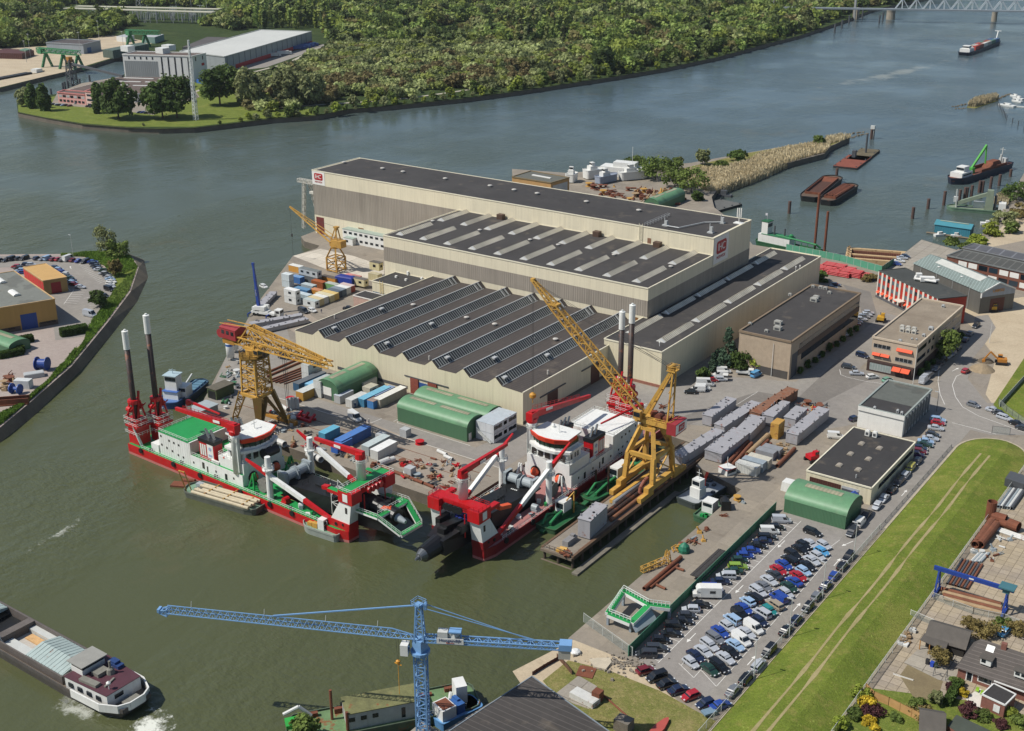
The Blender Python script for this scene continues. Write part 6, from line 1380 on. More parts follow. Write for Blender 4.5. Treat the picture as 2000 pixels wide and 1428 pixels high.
part('counter_jib',CBLU,t,lambda b:(b.lattice(root+dc*1.0,jb-dc*1.6,1.6,.7,n=26,r=.10,rb=.05),b.box(jb.x-dc.x,jb.y-dc.y,jb.z-.4,2.2,2.0,1.2,math.atan2(dc.y,dc.x))))
part('counterweight',mat('a5a196',.9,.15,1),t,lambda b:b.box(jb.x-dc.x*1.2,jb.y-dc.y*1.2,jb.z-2.2,2.1,1.7,1.8,math.atan2(dc.y,dc.x)))
part('counter_tie',CBLU,t,lambda b:[b.beam(apx+dc*1.2+V((dc.y*s,-dc.x*s,0)),jb-dc*(3.2 if s>0 else 6.4)+V((dc.y*s*.6,-dc.x*s*.6,.4)),.12)for s in(-.7,.7)]+[b.box(apx.x+dc.x*1.2,apx.y+dc.y*1.2,apx.z-.4,.5,1.2,1.0,math.atan2(dc.y,dc.x)),b.beam(apx,apx+dc*1.2,.3)])
mw=root+dc*4.2
part('hoist_winch',LGT,t,lambda b:(b.box(mw.x,mw.y,ZR+.4,1.8,1.5,1.5,math.atan2(dc.y,dc.x)),b.tube(mw+dc*2+V((0,-.7,1.0)),mw+dc*2+V((0,.7,1.0)),.7,12)));part('winch_frame',CBLU,t,lambda b:(b.box(mw.x+dc.x*2.2,mw.y+dc.y*2.2,ZR+1.8,2.2,1.6,.25,math.atan2(dc.y,dc.x)),b.beam(mw+dc*3.2+V((0,0,0)),mw+dc*3.2+V((0,0,2)),.2)))
nb_=V((dc.y,-dc.x,0));ob=root+dc*5.6+nb_*1.05
sg=part('name_board',WPAINT,t,lambda b:b.beam(ob-dc*2.4+V((0,0,.35)),ob+dc*2.4+V((0,0,.35)),.08,1.15))
text('Hoogendijk',.86,mat('2b3a66',.5),sg,frame(ob+nb_*.06+V((0,0,.5))-t.location,dc,(0,0,1)),'lettering',.02);text('Sliedrecht',.36,mat('b8573f',.5),sg,frame(ob+nb_*.06+V((0,0,.0))-t.location,dc,(0,0,1)),'lettering',.02)
hkx=V((bx,by,0))-dj*4.2
part('hoist_rope',CABLE,t,lambda b:[b.tube((hkx.x+s,hkx.y,ZR),(hkx.x+s*.4,hkx.y,ZR-5.2),.03,5)for s in(-.3,.3)]);part('hook_block',mat('c58a2a'),t,lambda b:(b.lathe(hkx.x,hkx.y,[(.15,ZR-5.9),(.4,ZR-5.7),(.4,ZR-5.3),(.1,ZR-5.1)],10),b.beam((hkx.x-.8,hkx.y,ZR-6),(hkx.x+.8,hkx.y,ZR-6),.15),b.tube((hkx.x,hkx.y,ZR-12.5),(hkx.x,hkx.y,ZR-6),.06,5)))
t=thing('gantry_crane','blue portal gantry crane with a teal hoist house in the steel storage yard','crane',(-51.7,241.8,0),0)
for x in(-58.8,-44.5):part('leg',DBLU,t,lambda b:(b.beam((x,240,.3),(x,241.4,5.6),.35),b.beam((x,243.6,.3),(x,242.2,5.6),.35),b.b2(x-.25,x+.25,239.4,244.2,0,.5),b.beam((x,240.5,2.5),(x,243.1,2.5),.2)))
gd=part('girder',DBLU,t,lambda b:b.b2(-60,-43.2,241.5,242.1,5.5,6.4));part('capacity_plate',WPAINT,gd,lambda b:b.b2(-52.5,-51.5,241.44,241.5,5.8,6.1))
part('hoist_house',mat('3e6a72',.6,.1,.6),t,lambda b:(b.b2(-46.2,-43.0,240.4,243.2,6.4,6.7),b.b2(-45.4,-44,241,242.6,5.2,6.4)))
PILE=mat('4a3f34',.85,.25,.8);TIMB=mat('7a6c58',.85,.2,.8)
t=thing('crane_jetty','long piled concrete jetty carrying the tall yellow portal crane','jetty',(-136.3,244,0),0)
part('deck',G_YARD,t,lambda b:b.b2(-140.2,-132.4,208.6,279.2,-.9,.01));part('edge_beam',mat('5f4a38',.85,.2,.6),t,lambda b:(b.b2(-132.4,-131.8,208.6,279,-.7,.25),b.b2(-140.8,-140.2,208.6,279,-.7,.15)))
for i in range(18):
 for x in(-140,-136.2,-132.2):part('pile',PILE,t,lambda b:b.tube((x,209+i*4,-7),(x,209+i*4,-.9),.35,8))
part('end_frame',mat('6b5f52',.8,.2,.8),t,lambda b:(b.beam((-140.6,208.3,-3.2),(-132,208.3,-3.2),.5),b.beam((-140.6,208.3,-.4),(-132,208.3,-.4),.6),b.rail([(-140,208.7,0),(-132.6,208.7,0)],1.0,1.3,.06)))
for x in(-140.4,-132.6):part('crane_rail',RUST,t,lambda b:b.b2(x-.1,x+.1,212,279,0.01,.12))
tag(part('walkway_pontoon',mat('6f6a5e',.85,.25,.6),None,lambda b:(b.b2(-130.9,-129.3,206.5,256,ZW-.3,ZW+.5),b.tube((-130.1,214,-3),(-130.1,256,-3),.3,8))),'narrow floating walkway of old timber along the jetty','pontoon')
def obj_at(name,label,cat,px,py,m,build,z=0.0,rz=0.0,group=None):
 v=P(px,py,z);b=MB();build(b);return tag(b.obj(name,m,loc=v,rz=rz),label,cat,group)
def grey_section(label,a_,b_,w_,h_,z=0.0,group='grey steel hull sections',m=None,posts=True,seed=1,zb=0.0):
 p,q=P(*a_,z+zb),P(*b_,z+zb);d=q-p;L=d.length;c_=(p+q)/2;t=thing('hull_section',label,'steel section',(c_.x,c_.y,z+zb),math.atan2(d.y,d.x),group);m=m or mat('98979a',.6,.1,.5,streak=.25,rust=.12);r=random.Random(seed)
 fasten('body',m,t,lambda b:b.box(0,0,.25,L,w_,h_-.25));fasten('top_plate',m,t,lambda b:b.box(0,0,h_,L+.3,w_+.3,.12));fasten('support_blocks',TIMB,t,lambda b:[b.box(-L/2+L*(i+.5)/5,0,0,.5,w_*.9,.25)for i in range(5)]and None)
 [fasten('lifting_lug',m,t,lambda b:b.box(r.uniform(-L/2,L/2),r.choice((-w_/2,w_/2)),h_+.1,.5,.15,r.uniform(.25,.6)))for _ in range(int(L*.7))]
 for i in range(3):fasten('manhole',SBLK,t,lambda b:b.lathe(r.uniform(-L*.4,L*.4),r.uniform(-w_*.3,w_*.3),[(.35,h_+.12),(.35,h_+.15)],10))
 return t
JD=0.0
s_=grey_section('tall grey steel section standing on the jetty deck',(1140,1052),(1174,1020),3.2,5.0,seed=2)
obj_at('steel_box','small grey steel box on the jetty near its outer end','box',1113,1060,mat('7f7d7c'),lambda b:(b.box(0,0,0,1.6,4.2,1.3),b.box(0,1.2,1.3,1,1,.5)))
for i,(x,m_)in enumerate(((-137.6,mat('8d8f90',.5)),(-136.4,SPUD),(-135.2,SPUD),(-133.6,mat('7b5238',.8,.2,1)))):
 tag(part('steel_pipe',m_,None,lambda b:b.tube((x,228 if i else 236,.6),(x,250 if i<3 else 262,.6),.5 if i else.6,12)),('light grey pipe on the jetty beside the tall grey section','dark pipe with a white band, left of two on the jetty','dark pipe with a white band, right of two on the jetty','rusty pipe along the outer edge of the jetty')[i],'pipe')
tag(part('yellow_boom',YEL,None,lambda b:b.beam((-138.3,236,.8),(-137.6,258,1.0),.9,.9)),'yellow crane boom lying on the jetty','boom')
obj_at('rusty_elbow_pipe','rusty bent pipe standing upright on the jetty under the tall portal crane','pipe',1248,968,mat('84503f',.8,.2,1),lambda b:(b.path([(0,0,0),(0,.6,2),(.2,2.2,3.4),(.3,3.6,3.6)],.45,10),b.tube((0,.2,.6),(0,.3,.9),.65,10)))
obj_at('mooring_posts','yellow bollard drums at the outer end of the jetty','bollard',1094,1074,YEL,lambda b:(b.tube((0,0,.5),(1.8,.3,.5),.5,10),b.tube((-.3,-.9,.5),(1.5,-.7,.5),.5,10),b.box(.6,-.3,0,2,2,.3)))
obj_at('scrap_pile','small pile of rusty scrap at the outer end of the jetty','scrap',1104,1084,RUSTM,lambda b:[b.box(rng.uniform(-1,1),rng.uniform(-1,1),rng.uniform(0,.5),1.4,.5,.4,rng.random()*3)for _ in range(7)])
GRYP=mat('8e948c',.6,.12,.6);GRDK=mat('6f8f78',.7,.15,.6);BWH=mat('c9c8bd',.6,.12,.6,streak=.2)
t,L=vessel('workboat','small grey workboat with orange engine boxes beside the red hull','boat',(594,1030),(668,1054),4.4,-1.4,GRYP,GRDK,bow=.3)
fasten('wheelhouse',WPAINT,t,lambda b:b.b2(-L*.12,L*.04,-1.2,1.2,-1.4,1.4));fasten('window',GLASS,t,lambda b:b.b2(-L*.13,L*.05,-1.0,1.0,.2,.9));fasten('engine_box',YEL,t,lambda b:(b.b2(L*.06,L*.2,-1.2,1.2,-1.4,-.1),b.b2(L*.23,L*.33,-1.0,1.0,-1.4,-.4)))
for x in(-.35,-.2,0,.15,.3):fasten('tyre_fender',SBLK,t,lambda b:b.tube((L*x,-2.2,-1.8),(L*x,-2.45,-1.8),.45,10))
t,L=vessel('pipe_pontoon','green decked pontoon stacked with pale pipes alongside the dredger','pontoon',(368,958),(512,1000),7.0,-1.6,mat('5f6258',.7,.2,.6),GRDK,bow=.1,stern=.12)
PIPEW=mat('b3a78c',.7,.15,.6,rust=.1)
for i in range(5):fasten('pipe',PIPEW,t,lambda b:b.tube((-L*.44,-1.4+i*1.15,-.8+.25*(i%2)),(L*.32,-1.4+i*1.15,-.8+.25*(i%2)),.45,10))
fasten('cradle',YEL2,t,lambda b:[b.beam((L*k,-2.6,-.4),(L*k,3.3,-.4),.25)for k in(-.35,-.1,.15)]and None);fasten('winch',SGREY,t,lambda b:b.box(L*.36,-1,-1.6,1.8,1.5,1.2));fasten('a_frame',YEL,t,lambda b:(b.beam((L*.42,2.6,-1.5),(L*.46,3.6,4.6),.25),b.beam((L*.34,2.6,-1.5),(L*.38,3.6,4.6),.25),b.beam((L*.46,3.6,4.6),(L*.38,3.6,4.6),.25)))
obj_at('timber_raft','brown timber raft floating beside the pipe pontoon','raft',352,948,RUSTM,lambda b:(b.box(0,0,-.2,4.5,2.6,.7),b.tube((-.5,2.4,.3),(3,2.6,.3),.5,8)),ZW,.45)
t,L=vessel('motor_barge','long cargo barge with open hold and white stern house at the lower left','barge',(-330,1050),(270,1392),10.6,-1.3,mat('4b4744',.6,.2,.4,streak=.35),mat('6e6356',.8,.2,.4),bow=.04,stern=.12,bul=.9)
mid=P(282,1384,ZW)
PLUM=mat('4a2630',.7,.15,.5);HATCH=mat('9aa8a4',.5,.1,.5,rust=.08)
BS=-L/2
fasten('stern_bulwark',WPAINT,t,lambda b:[b.beam((BS+13,s*5.4,-.8),(BS+4.4,s*5.2,-.6),.3,1.7)for s in(-1,1)]+[b.beam((BS+4.4,s*5.2,-.6),(BS+.9,s*3.6,-.5),.3,1.7)for s in(-1,1)]+[b.beam((BS+.9,s*3.6,-.5),(BS-.2,s*1.6,-.4),.3,1.7)for s in(-1,1)]+[b.beam((BS-.2,-1.6,-.4),(BS-.2,1.6,-.4),.3,1.7)]and None)
hs=fasten('stern_house',WPAINT,t,lambda b:b.prism([(BS+3.6,-3.9),(BS+15.5,-4.7),(BS+15.5,4.7),(BS+3.6,3.9)],-1.3,1.5));fasten('house_roof',PLUM,hs,lambda b:b.prism([(BS+3.5,-4.0),(BS+15.6,-4.8),(BS+15.6,4.8),(BS+3.5,4.0)],1.5,1.62))
for i in range(4):fasten('window',GLASS,hs,lambda b:(b.box(BS+6+i*2.6,-4.1-.07*i*2.6,-.2,1.2,.35,.9,-.068),b.box(BS+6+i*2.6,4.1+.07*i*2.6,-.2,1.2,.35,.9,.068)))
fasten('aft_window',GLASS,hs,lambda b:b.box(BS+3.58,1.2,-.1,.1,2.0,.9))
wh_=fasten('wheelhouse',WPAINT,t,lambda b:b.b2(BS+12.6,BS+16.2,-2.6,2.6,1.5,2.7));fasten('wheelhouse_glass',GLASS,wh_,lambda b:b.b2(BS+12.7,BS+16.1,-2.5,2.5,2.7,3.6));fasten('roof',mat('8b8a83',.7,.1,.5),wh_,lambda b:b.b2(BS+12,BS+16.8,-3.0,3.0,3.6,3.8))
fasten('deck_gear',mat('77756c',.7,.2,1),t,lambda b:(b.box(BS+10.6,0,1.6,2.2,2.6,.8),b.lathe(BS+9,-1.2,[(.9,1.6),(.7,2.6),(.5,2.8)],10),b.tube((BS+9,-1.2,2.6),(BS+9,-1.2,4.4),.25),b.box(BS+9.6,3.2,1.6,4.6,1.3,.6,.1),b.box(BS+6.5,1.0,1.6,.4,3,.3,.3),b.box(BS+1.9,0,-1.2,1.6,3.4,.7))and None)
fasten('signal_ball',WPAINT,t,lambda b:b.lathe(BS+5,2.2,[(.1,1.6),(.1,2.4),(.45,2.8),(.45,3.1),(.1,3.4)],10));fasten('person_shape',SBLK,t,lambda b:b.box(BS+2.4,1.6,-1.2,.4,.5,1.6))if 0 else None
def pcover(x0,x1):
 return fasten('hatch_cover',HATCH,t,lambda b:(b.extr([(-4.0,0),(-4.0,-.5),(4.0,-.5),(4.0,0),(0,.9)],(x0,0,.6),(x1,0,.6)),[b.extr([(-4.1,0),(4.1,0),(0,.98)],(x,0,.62),(x+.2,0,.62))for x in np.arange(x0+.3,x1,1.1)])and None)
pcover(BS+17.4,BS+29.5);pcover(BS+48,BS+61);pcover(BS+66,BS+80)
fasten('hold_coaming',mat('5c5550',.7,.2,.5),t,lambda b:[b.b2(BS+17,BS+82,s*4.3-.15,s*4.3+.15,-1.3,.6)for s in(-1,1)]+[b.b2(BS+38.5,BS+40.5,-4.2,4.2,-1.3,.75),b.b2(BS+17,BS+17.3,-4.2,4.2,-1.3,.6)]and None)
fasten('hold_floor',mat('b0aaa0',.8,.15,.5),t,lambda b:b.b2(BS+29.5,BS+38.5,-4.1,4.1,-1.3,-1.22));fasten('hold_opening',SBLK,t,lambda b:b.b2(BS+40.6,BS+48,-4.1,4.1,-1.3,-1.2));fasten('sand_load',mat('c09a6a',.9,.2,1),t,lambda b:b.b2(BS+30,BS+37,-2.4,-.6,-1.25,-.9));fasten('inner_ledge',LGT,t,lambda b:(b.b2(BS+29.5,BS+38.4,-4.1,-2.6,-1.25,-.2),b.b2(BS+29.5,BS+38.4,1.2,4.1,-1.25,-.5)))
fasten('hold_ladder',LGT,t,lambda b:b.beam((BS+38.2,3.4,-1.2),(BS+38.9,4.0,2.2),.5,.1));fasten('car_on_deck',mat('29406e',.4),t,lambda b:(b.box(BS+10.4,-3.4,1.62,3.6,1.5,.7),b.box(BS+10.5,-3.4,2.3,1.8,1.3,.5)))
def patch(name,m,pts,z,rings=4):
 c_=V((sum(p[0]for p in pts)/len(pts),sum(p[1]for p in pts)/len(pts),z));n=len(pts);b=MB();vs=[]
 for k in range(rings+1):f=k/rings;vs+=[c_.lerp(V((p[0],p[1],z)),f)for p in pts]
 b.add(vs,[(k*n+i,k*n+(i+1)%n,(k+1)*n+(i+1)%n,(k+1)*n+i)for k in range(rings)for i in range(n)]);o=b.obj(name,m,loc=(0,0,0));me=o.data
 uv=me.uv_layers.new(name='UVMap');
 for lp in me.loops:uv.data[lp.index].uv=(1-(lp.vertex_index//n)/rings,0)
 o.location.z=0;return tag(o,kind='stuff')
F1=foam_mat('churned_foam',.24,.5,.9);F2=foam_mat('thin_foam',.11,.25,.5);F3=foam_mat('wake_streak',.2,.05,.2)
def ppz(*p,z=ZW+.03):return[P(x,y,z)for x,y in p]
patch('churned_foam',F1,ppz((262,1402),(285,1385),(312,1378),(335,1392),(345,1415),(335,1450),(300,1480),(250,1475),(235,1440)),ZW+.05)
patch('thin_foam',F2,ppz((215,1365),(245,1385),(270,1400),(240,1450),(180,1440),(120,1425),(60,1428),(20,1400),(90,1370),(110,1330),(60,1340),(80,1300),(160,1330)),ZW+.04)
patch('wake_foam',F2,ppz((20,1085),(70,1062),(130,1025),(185,985),(205,975),(190,1010),(130,1055),(60,1090),(20,1100)),ZW+.04);patch('thin_foam',F2,ppz((440,640),(530,665),(520,690),(430,690),(390,675),(400,650)),ZW+.04)if 0 else None
patch('wake_streak',F3,ppz((1878,110),(1895,112),(1850,128),(1790,145),(1720,160),(1650,170),(1600,178),(1540,182),(1640,158),(1720,142),(1800,125)),ZW+.06)
t,L=vessel('dock_tug','white decked pontoon tug with a white wheelhouse in the small dock','tug',(1408,948),(1338,990),6.8,-1.6,mat('3f4644',.6),mat('93989a',.7,.12,.6),bow=.06,stern=.06)
fasten('wheelhouse',WPAINT,t,lambda b:(b.b2(-L*.3,-L*.12,-2.0,1.0,-1.6,1.2),b.b2(-L*.28,-L*.14,-1.7,.7,1.2,3.4)));fasten('window',GLASS,t,lambda b:b.b2(-L*.285,-L*.135,-1.5,.5,2.0,3.0));fasten('mast',WPAINT,t,lambda b:(b.tube((-L*.2,-.5,3.4),(-L*.2,-.5,6),.1),b.beam((-L*.2,-1.2,5),(-L*.2,.2,5),.1)));fasten('deck_crane',ORNG,t,lambda b:(b.tube((L*.1,1,-1.6),(L*.1,1,1),.4),b.beam((L*.1,1,.6),(L*.2,1.2,2.2),.6)));fasten('deck_gear',DGREY,t,lambda b:[b.box(rng.uniform(0,L*.4),rng.uniform(-2.6,2.6),-1.6,1,.8,.6)for _ in range(6)]and None)
t,L=vessel('dock_launch','small white-housed launch moored at the head of the small dock','boat',(1432,950),(1395,930),4.8,-1.5,mat('3a4350',.6),mat('7f8c92',.7),bow=.15)
fasten('wheelhouse',WPAINT,t,lambda b:b.b2(-.5,2.8,-1.7,1.7,-1.5,1.8));fasten('window',GLASS,t,lambda b:b.b2(-.55,2.85,-1.4,1.4,.7,1.5));fasten('red_band',HRED,t,lambda b:b.b2(-.53,2.83,-1.73,1.73,1.5,1.75));fasten('mast',WPAINT,t,lambda b:b.tube((1,0,1.8),(1,0,4.5),.1));fasten('hopper',mat('3c434c',.7),t,lambda b:b.b2(-L*.5,-1.5,-2,2,-1.5,-.9))
t,L=vessel('dock_multicat','small green workboat with a white cabin and a hose drum at the dock wall','boat',(1366,1022),(1402,992),4.0,-1.7,mat('3e5f44',.6,.15,.6),mat('56715a',.7),bow=.05)
fasten('cabin',WPAINT,t,lambda b:b.b2(-L*.2,L*.12,-1.5,1.5,-1.7,1.2));fasten('window',GLASS,t,lambda b:b.b2(-L*.21,L*.13,-1.2,1.2,.1,.9));fasten('deck_gear',SGREEN,t,lambda b:[b.box(L*rng.uniform(.2,.42),rng.uniform(-1.2,1.2),-1.7,.8,.8,.9)for _ in range(4)]and None)
obj_at('hose_reel','black hose drum in a white cradle on the dock quay','reel',1416,992,SBLK,lambda b:(b.tube((0,-1.4,1.4),(0,1.4,1.4),1.2,16),b.box(0,-1.6,0,2.4,.2,2.6),b.box(0,1.6,0,2.4,.2,2.6)),0,.6)
DGRN=mat('1f5a34',.6,.15,.6,rust=.08)
def minidredger(label,bow,st,B,spud=True):
 t,L=vessel('mini_dredger',label,'dredger',bow,st,B,-1.7,mat('3a5a3c',.7,.2,.6),DGRN,bow=.04,stern=.04,group='small green dredgers by the jetty',bul=.2)
 fasten('cabin',WPAINT,t,lambda b:b.b2(-L*.16,L*.06,-1.3,1.3,-.2,2.6));fasten('cabin_window',GLASS,t,lambda b:b.b2(-L*.165,L*.065,-1.0,1.0,.8,2.2));fasten('cabin_stand',DGRN,t,lambda b:b.b2(-L*.2,L*.1,-1.4,1.4,-1.7,-.2))
 fasten('pipework',mat('2c7a48',.5),t,lambda b:(b.path([(L*.4,.8,-1),(L*.2,.6,-.2),(-L*.1,.8,.6),(-L*.4,.4,-.6)],.4,8),b.path([(L*.45,-1,-1.4),(L*.3,-1.2,.4),(L*.1,-1.0,-.8)],.3,8),b.box(-L*.32,-.5,-1.7,2,1.6,1.6)));fasten('a_frame',YEL,t,lambda b:(b.beam((-L*.2,1.6,-1.5),(-L*.2,1.6,4.2),.3),b.beam((-L*.2,1.6,4.2),(-L*.02,1.2,2.8),.25)))
 fasten('ladder',DGRN,t,lambda b:b.beam((L*.2,0,-1),(L*.56,0,-2.6),1.2,.7))
 if spud:
  for s in(-1,1):fasten('spud',SPUD,t,lambda b:b.tube((L*.25,s*B*.35,-4),(L*.25,s*B*.35,6 if s>0 else 3.5),.28,8))
minidredger('small green dredger with two spuds under the tall portal crane',(1146,985),(1258,912),5.6)
minidredger('small green dredger with a white cabin between the red hull and the jetty',(1062,1040),(1130,994),6.2,False)
t,L=vessel('pusher_tug','white and blue pusher tug with a high wheelhouse at the quay corner','tug',(322,800),(372,765),7.2,-1.2,mat('2c4a78',.6),mat('4f6fa0',.6),bow=.12)
fasten('deckhouse',WPAINT,t,lambda b:b.b2(-L*.2,L*.25,-2.6,2.6,-1.2,1.4));fasten('wheelhouse',WPAINT,t,lambda b:b.b2(-L*.02,L*.2,-2,2,1.4,6.2));fasten('window',GLASS,t,lambda b:b.b2(-L*.03,L*.21,-1.8,1.8,4.6,5.7));fasten('roof',mat('9fb2b8'),t,lambda b:(b.b2(-L*.05,L*.24,-2.3,2.3,6.2,6.4),b.tube((L*.08,0,6.4),(L*.08,0,8),.1),b.beam((L*.08,-1.2,7.6),(L*.08,1.2,7.6),.12)));fasten('blue_roof',mat('3a5fa0',.6),t,lambda b:b.b2(-L*.2,L*.28,-2.6,2.6,1.4,1.5))
t,L=vessel('blue_barge','blue decked barge moored against the quay behind the pusher tug','barge',(398,752),(352,790),5.6,-1.2,mat('2f4152',.6),mat('4a7088',.7,.15,.6));fasten('deck_house',WPAINT,t,lambda b:b.b2(-L*.45,-L*.2,-2,2,-1.2,2.4));fasten('window',GLASS,t,lambda b:b.b2(-L*.46,-L*.19,-1.7,1.7,1,2));fasten('boom',LGT,t,lambda b:b.beam((-L*.15,2,-.5),(L*.35,2.4,1.5),.4));fasten('hatches',mat('55788c',.6),t,lambda b:[b.b2(-L*.1+i*L*.13,L*.01+i*L*.13,-1.8,1.8,-1.2,-.6)for i in range(4)]and None)
TAN=mat('b59a72',.8,.18,.6,rust=.3)
v0,v1=P(1652,497,-1.5),P(1770,506,-1.5);d=(v1-v0);L=d.length;c_=(v0+v1)/2
t=thing('floating_dock','tan rusty floating dock frame with two open wells at the quay','pontoon',(c_.x,c_.y,ZW),math.atan2(d.y,d.x));Wd=17
fasten('hull_frame',TAN,t,lambda b:(b.b2(-L/2,L/2,-Wd/2,-Wd/2+1.6,-.5,2.4),b.b2(-L/2,L/2,Wd/2-1.6,Wd/2,-.5,2.4),b.b2(-L/2,L/2,-.8,.8,-.5,2.0),b.b2(-L/2,-L/2+2.2,-Wd/2+1.6,Wd/2-1.6,-.5,2.4),b.b2(L/2-2.2,L/2,-Wd/2+1.6,Wd/2-1.6,-.5,2.4)));[fasten('well_wall',mat('8a5a48',.8,.3,1.5),t,lambda b:(b.b2(-L/2+2.2,L/2-2.2,y,y+.1,-.5,1.7),[b.b2(-L/2+2.2+i*.9,-L/2+2.6+i*.9,y-.2,y+.05,-.5,1.7)for i in range(int((L-4.4)/.9))]))for y in(Wd/2-1.9,-1.1)];fasten('bollard',TAN,t,lambda b:[b.lathe(-L/2+1,-Wd/2+1+i*3.6,[(.4,2.4),(.4,3.2),(.6,3.4)],8)for i in range(5)]and None)
t,L=vessel('suction_dredger','green and white dredger with two tall brown spuds behind the green screen','dredger',(1478,476),(1612,505),7,-1.0,mat('2f5a3c',.6),DGRN,bow=.06)
fasten('deckhouse',WPAINT,t,lambda b:b.b2(-L*.02,L*.44,-2.6,2.6,-1,2.6));fasten('house_roof',mat('2c6a48',.6),t,lambda b:b.b2(-L*.02,L*.4,-2.7,2.7,2.6,2.72));fasten('wheelhouse',WPAINT,t,lambda b:b.b2(L*.32,L*.41,-1.9,1.9,2.6,8.0));fasten('window',GLASS,t,lambda b:b.b2(L*.315,L*.415,-1.6,1.6,5.8,7.2));fasten('cap',DGRN,t,lambda b:b.b2(L*.31,L*.42,-2.1,2.1,8,8.3));fasten('exhaust',DGREY,t,lambda b:(b.tube((L*.25,0,2.6),(L*.25,0,6.6),.35),b.tube((L*.1,0,2.6),(L*.1,0,6.2),.35)));fasten('pipework',mat('2c7a48',.5),t,lambda b:(b.path([(L*.2,1,3),(-L*.2,1.2,2.6),(-L*.38,1.2,2.4),(-L*.42,0,1)],.4,8),b.lathe(L*.02,-1,[(1,2.7),(1,3.6),(.2,4.1)],12),[b.beam((-L*.1-i*3,2.4,-1),(-L*.1-i*3,2.4,2.4),.25)for i in range(5)])and None)
fasten('flag',mat('b5b3b8',.6),t,lambda b:(b.tube((L*.37,0,8.3),(L*.37,0,11.5),.07),b.b2(L*.37,L*.4,-.03,.03,10.4,11.4)))
for x,hh in((-L*.33,24),(-L*.47,17)):fasten('spud',RUSTM,t,lambda b:b.tube((x,-.5,-4),(x,-.5,hh),.55,10))
def hopper(label,bow,st,B,load):
 t,L=vessel('hopper_barge',label,'barge',bow,st,B,-.6,BLK,mat('5a4a3c',.8),bow=.1,stern=.1,bul=.5);fasten('hold_rim',RUSTM,t,lambda b:[b.b2(-L*.36,L*.34,s*B*.36-.15,s*B*.36+.15,-.6,.6)for s in(-1,1)]+[b.b2(x-.15,x+.15,-B*.36,B*.36,-.6,.6)for x in(-L*.36,L*.34)]and None)
 if load:fasten('pipe_load',RUSTM,t,lambda b:[b.tube((-L*.34+rng.random()*3,-B*.3+i*B*.07,.3+rng.random()*.5),(L*.32-rng.random()*4,-B*.3+i*B*.07,.3+rng.random()*.5),.35,6)for i in range(9)]and None)
 else:fasten('hold_floor',mat('4a2e22',.9,.2,.5),t,lambda b:b.b2(-L*.35,L*.33,-B*.35,B*.35,-.55,-.5));fasten('hold_slope',RUSTM,t,lambda b:b.add([(L*.33,-B*.35,.4),(L*.33,B*.35,.4),(L*.2,B*.33,-.5),(L*.2,-B*.33,-.5)],[(0,1,2,3)]))
hopper('empty black hopper barge, the larger of two moored side by side',(1630,352),(1578,395),10.5,False);hopper('black barge loaded with rusty pipes moored beside the empty hopper',(1665,368),(1612,402),8,True)
def raft(label,a_,b_,B,m,h=1.5):
 p,q=P(*a_,ZW),P(*b_,ZW);d=q-p;L=d.length;t=thing('flat_pontoon',label,'pontoon',((p.x+q.x)/2,(p.y+q.y)/2,ZW),math.atan2(d.y,d.x));fasten('hull',BLK,t,lambda b:b.box(0,0,-.4,L,B,h));fasten('deck',m,t,lambda b:b.box(0,0,h-.4,L+.1,B+.1,.1));fasten('bollard',DGREY,t,lambda b:[b.box(-L*.45+i*L*.3,s*B*.44,h-.3,.5,.5,.6)for i in range(4)for s in(-1,1)]and None);return t,L
raft('rust-red flat pontoon moored in the basin',(1650,330),(1680,308),13,mat('7a4130',.85,.2,.4));t,L=raft('weathered pontoon with a dark post moored behind the rust-red one',(1672,316),(1700,295),11,mat('5e5540',.9,.3,.4));fasten('post',DGREY,t,lambda b:(b.tube((L*.15,0,1),(L*.15,0,12),.6,8),b.box(-L*.3,3,1,3,2,4)))
raft('grey flat pontoon at the point of the reedy spit',(1378,412),(1428,398),13,mat('5b5b58',.8,.2,.4))
t,L=vessel('crane_barge','black-hulled barge with a white bow house and a green crane','barge',(1856,361),(1966,327),9.5,0,NAVY,mat('6a4030',.85,.2,.4),bow=.1,bul=.6)
fasten('wheelhouse',WPAINT,t,lambda b:(b.b2(L*.24,L*.42,-3.4,3.4,0,2.6),b.b2(L*.27,L*.36,-2.2,2.2,2.6,5.2)));fasten('window',GLASS,t,lambda b:(b.b2(L*.265,L*.365,-2,2,3.6,4.7),b.b2(L*.26,L*.4,-3.45,3.45,1,1.8)));fasten('crane_arm',mat('4a9a3c',.5),t,lambda b:(b.box(L*.16,0,0,3,2.6,3),b.beam((L*.16,0,2.6),(-L*.06,0,13),.9,1.1),b.beam((-L*.06,0,13),(-L*.08,0,3),.6,.7)));fasten('hold_wall',RUSTM,t,lambda b:[b.b2(-L*.36,L*.1,s*3.8-.2,s*3.8+.2,0,1.8)for s in(-1,1)]and None);fasten('load_heap',RUSTM,t,lambda b:b.box(-L*.22,0,0,L*.2,6.5,3.4,0,.6));fasten('aft_mast',LGT,t,lambda b:(b.tube((-L*.38,0,0),(-L*.38,0,9),.3),b.box(-L*.42,0,0,3,4,3),b.beam((-L*.38,-1.5,8),(-L*.38,1.5,8),.2),b.tube((-L*.33,1,0),(-L*.33,1,6),.5)))
OLG=mat('77826f',.7,.15,.5)
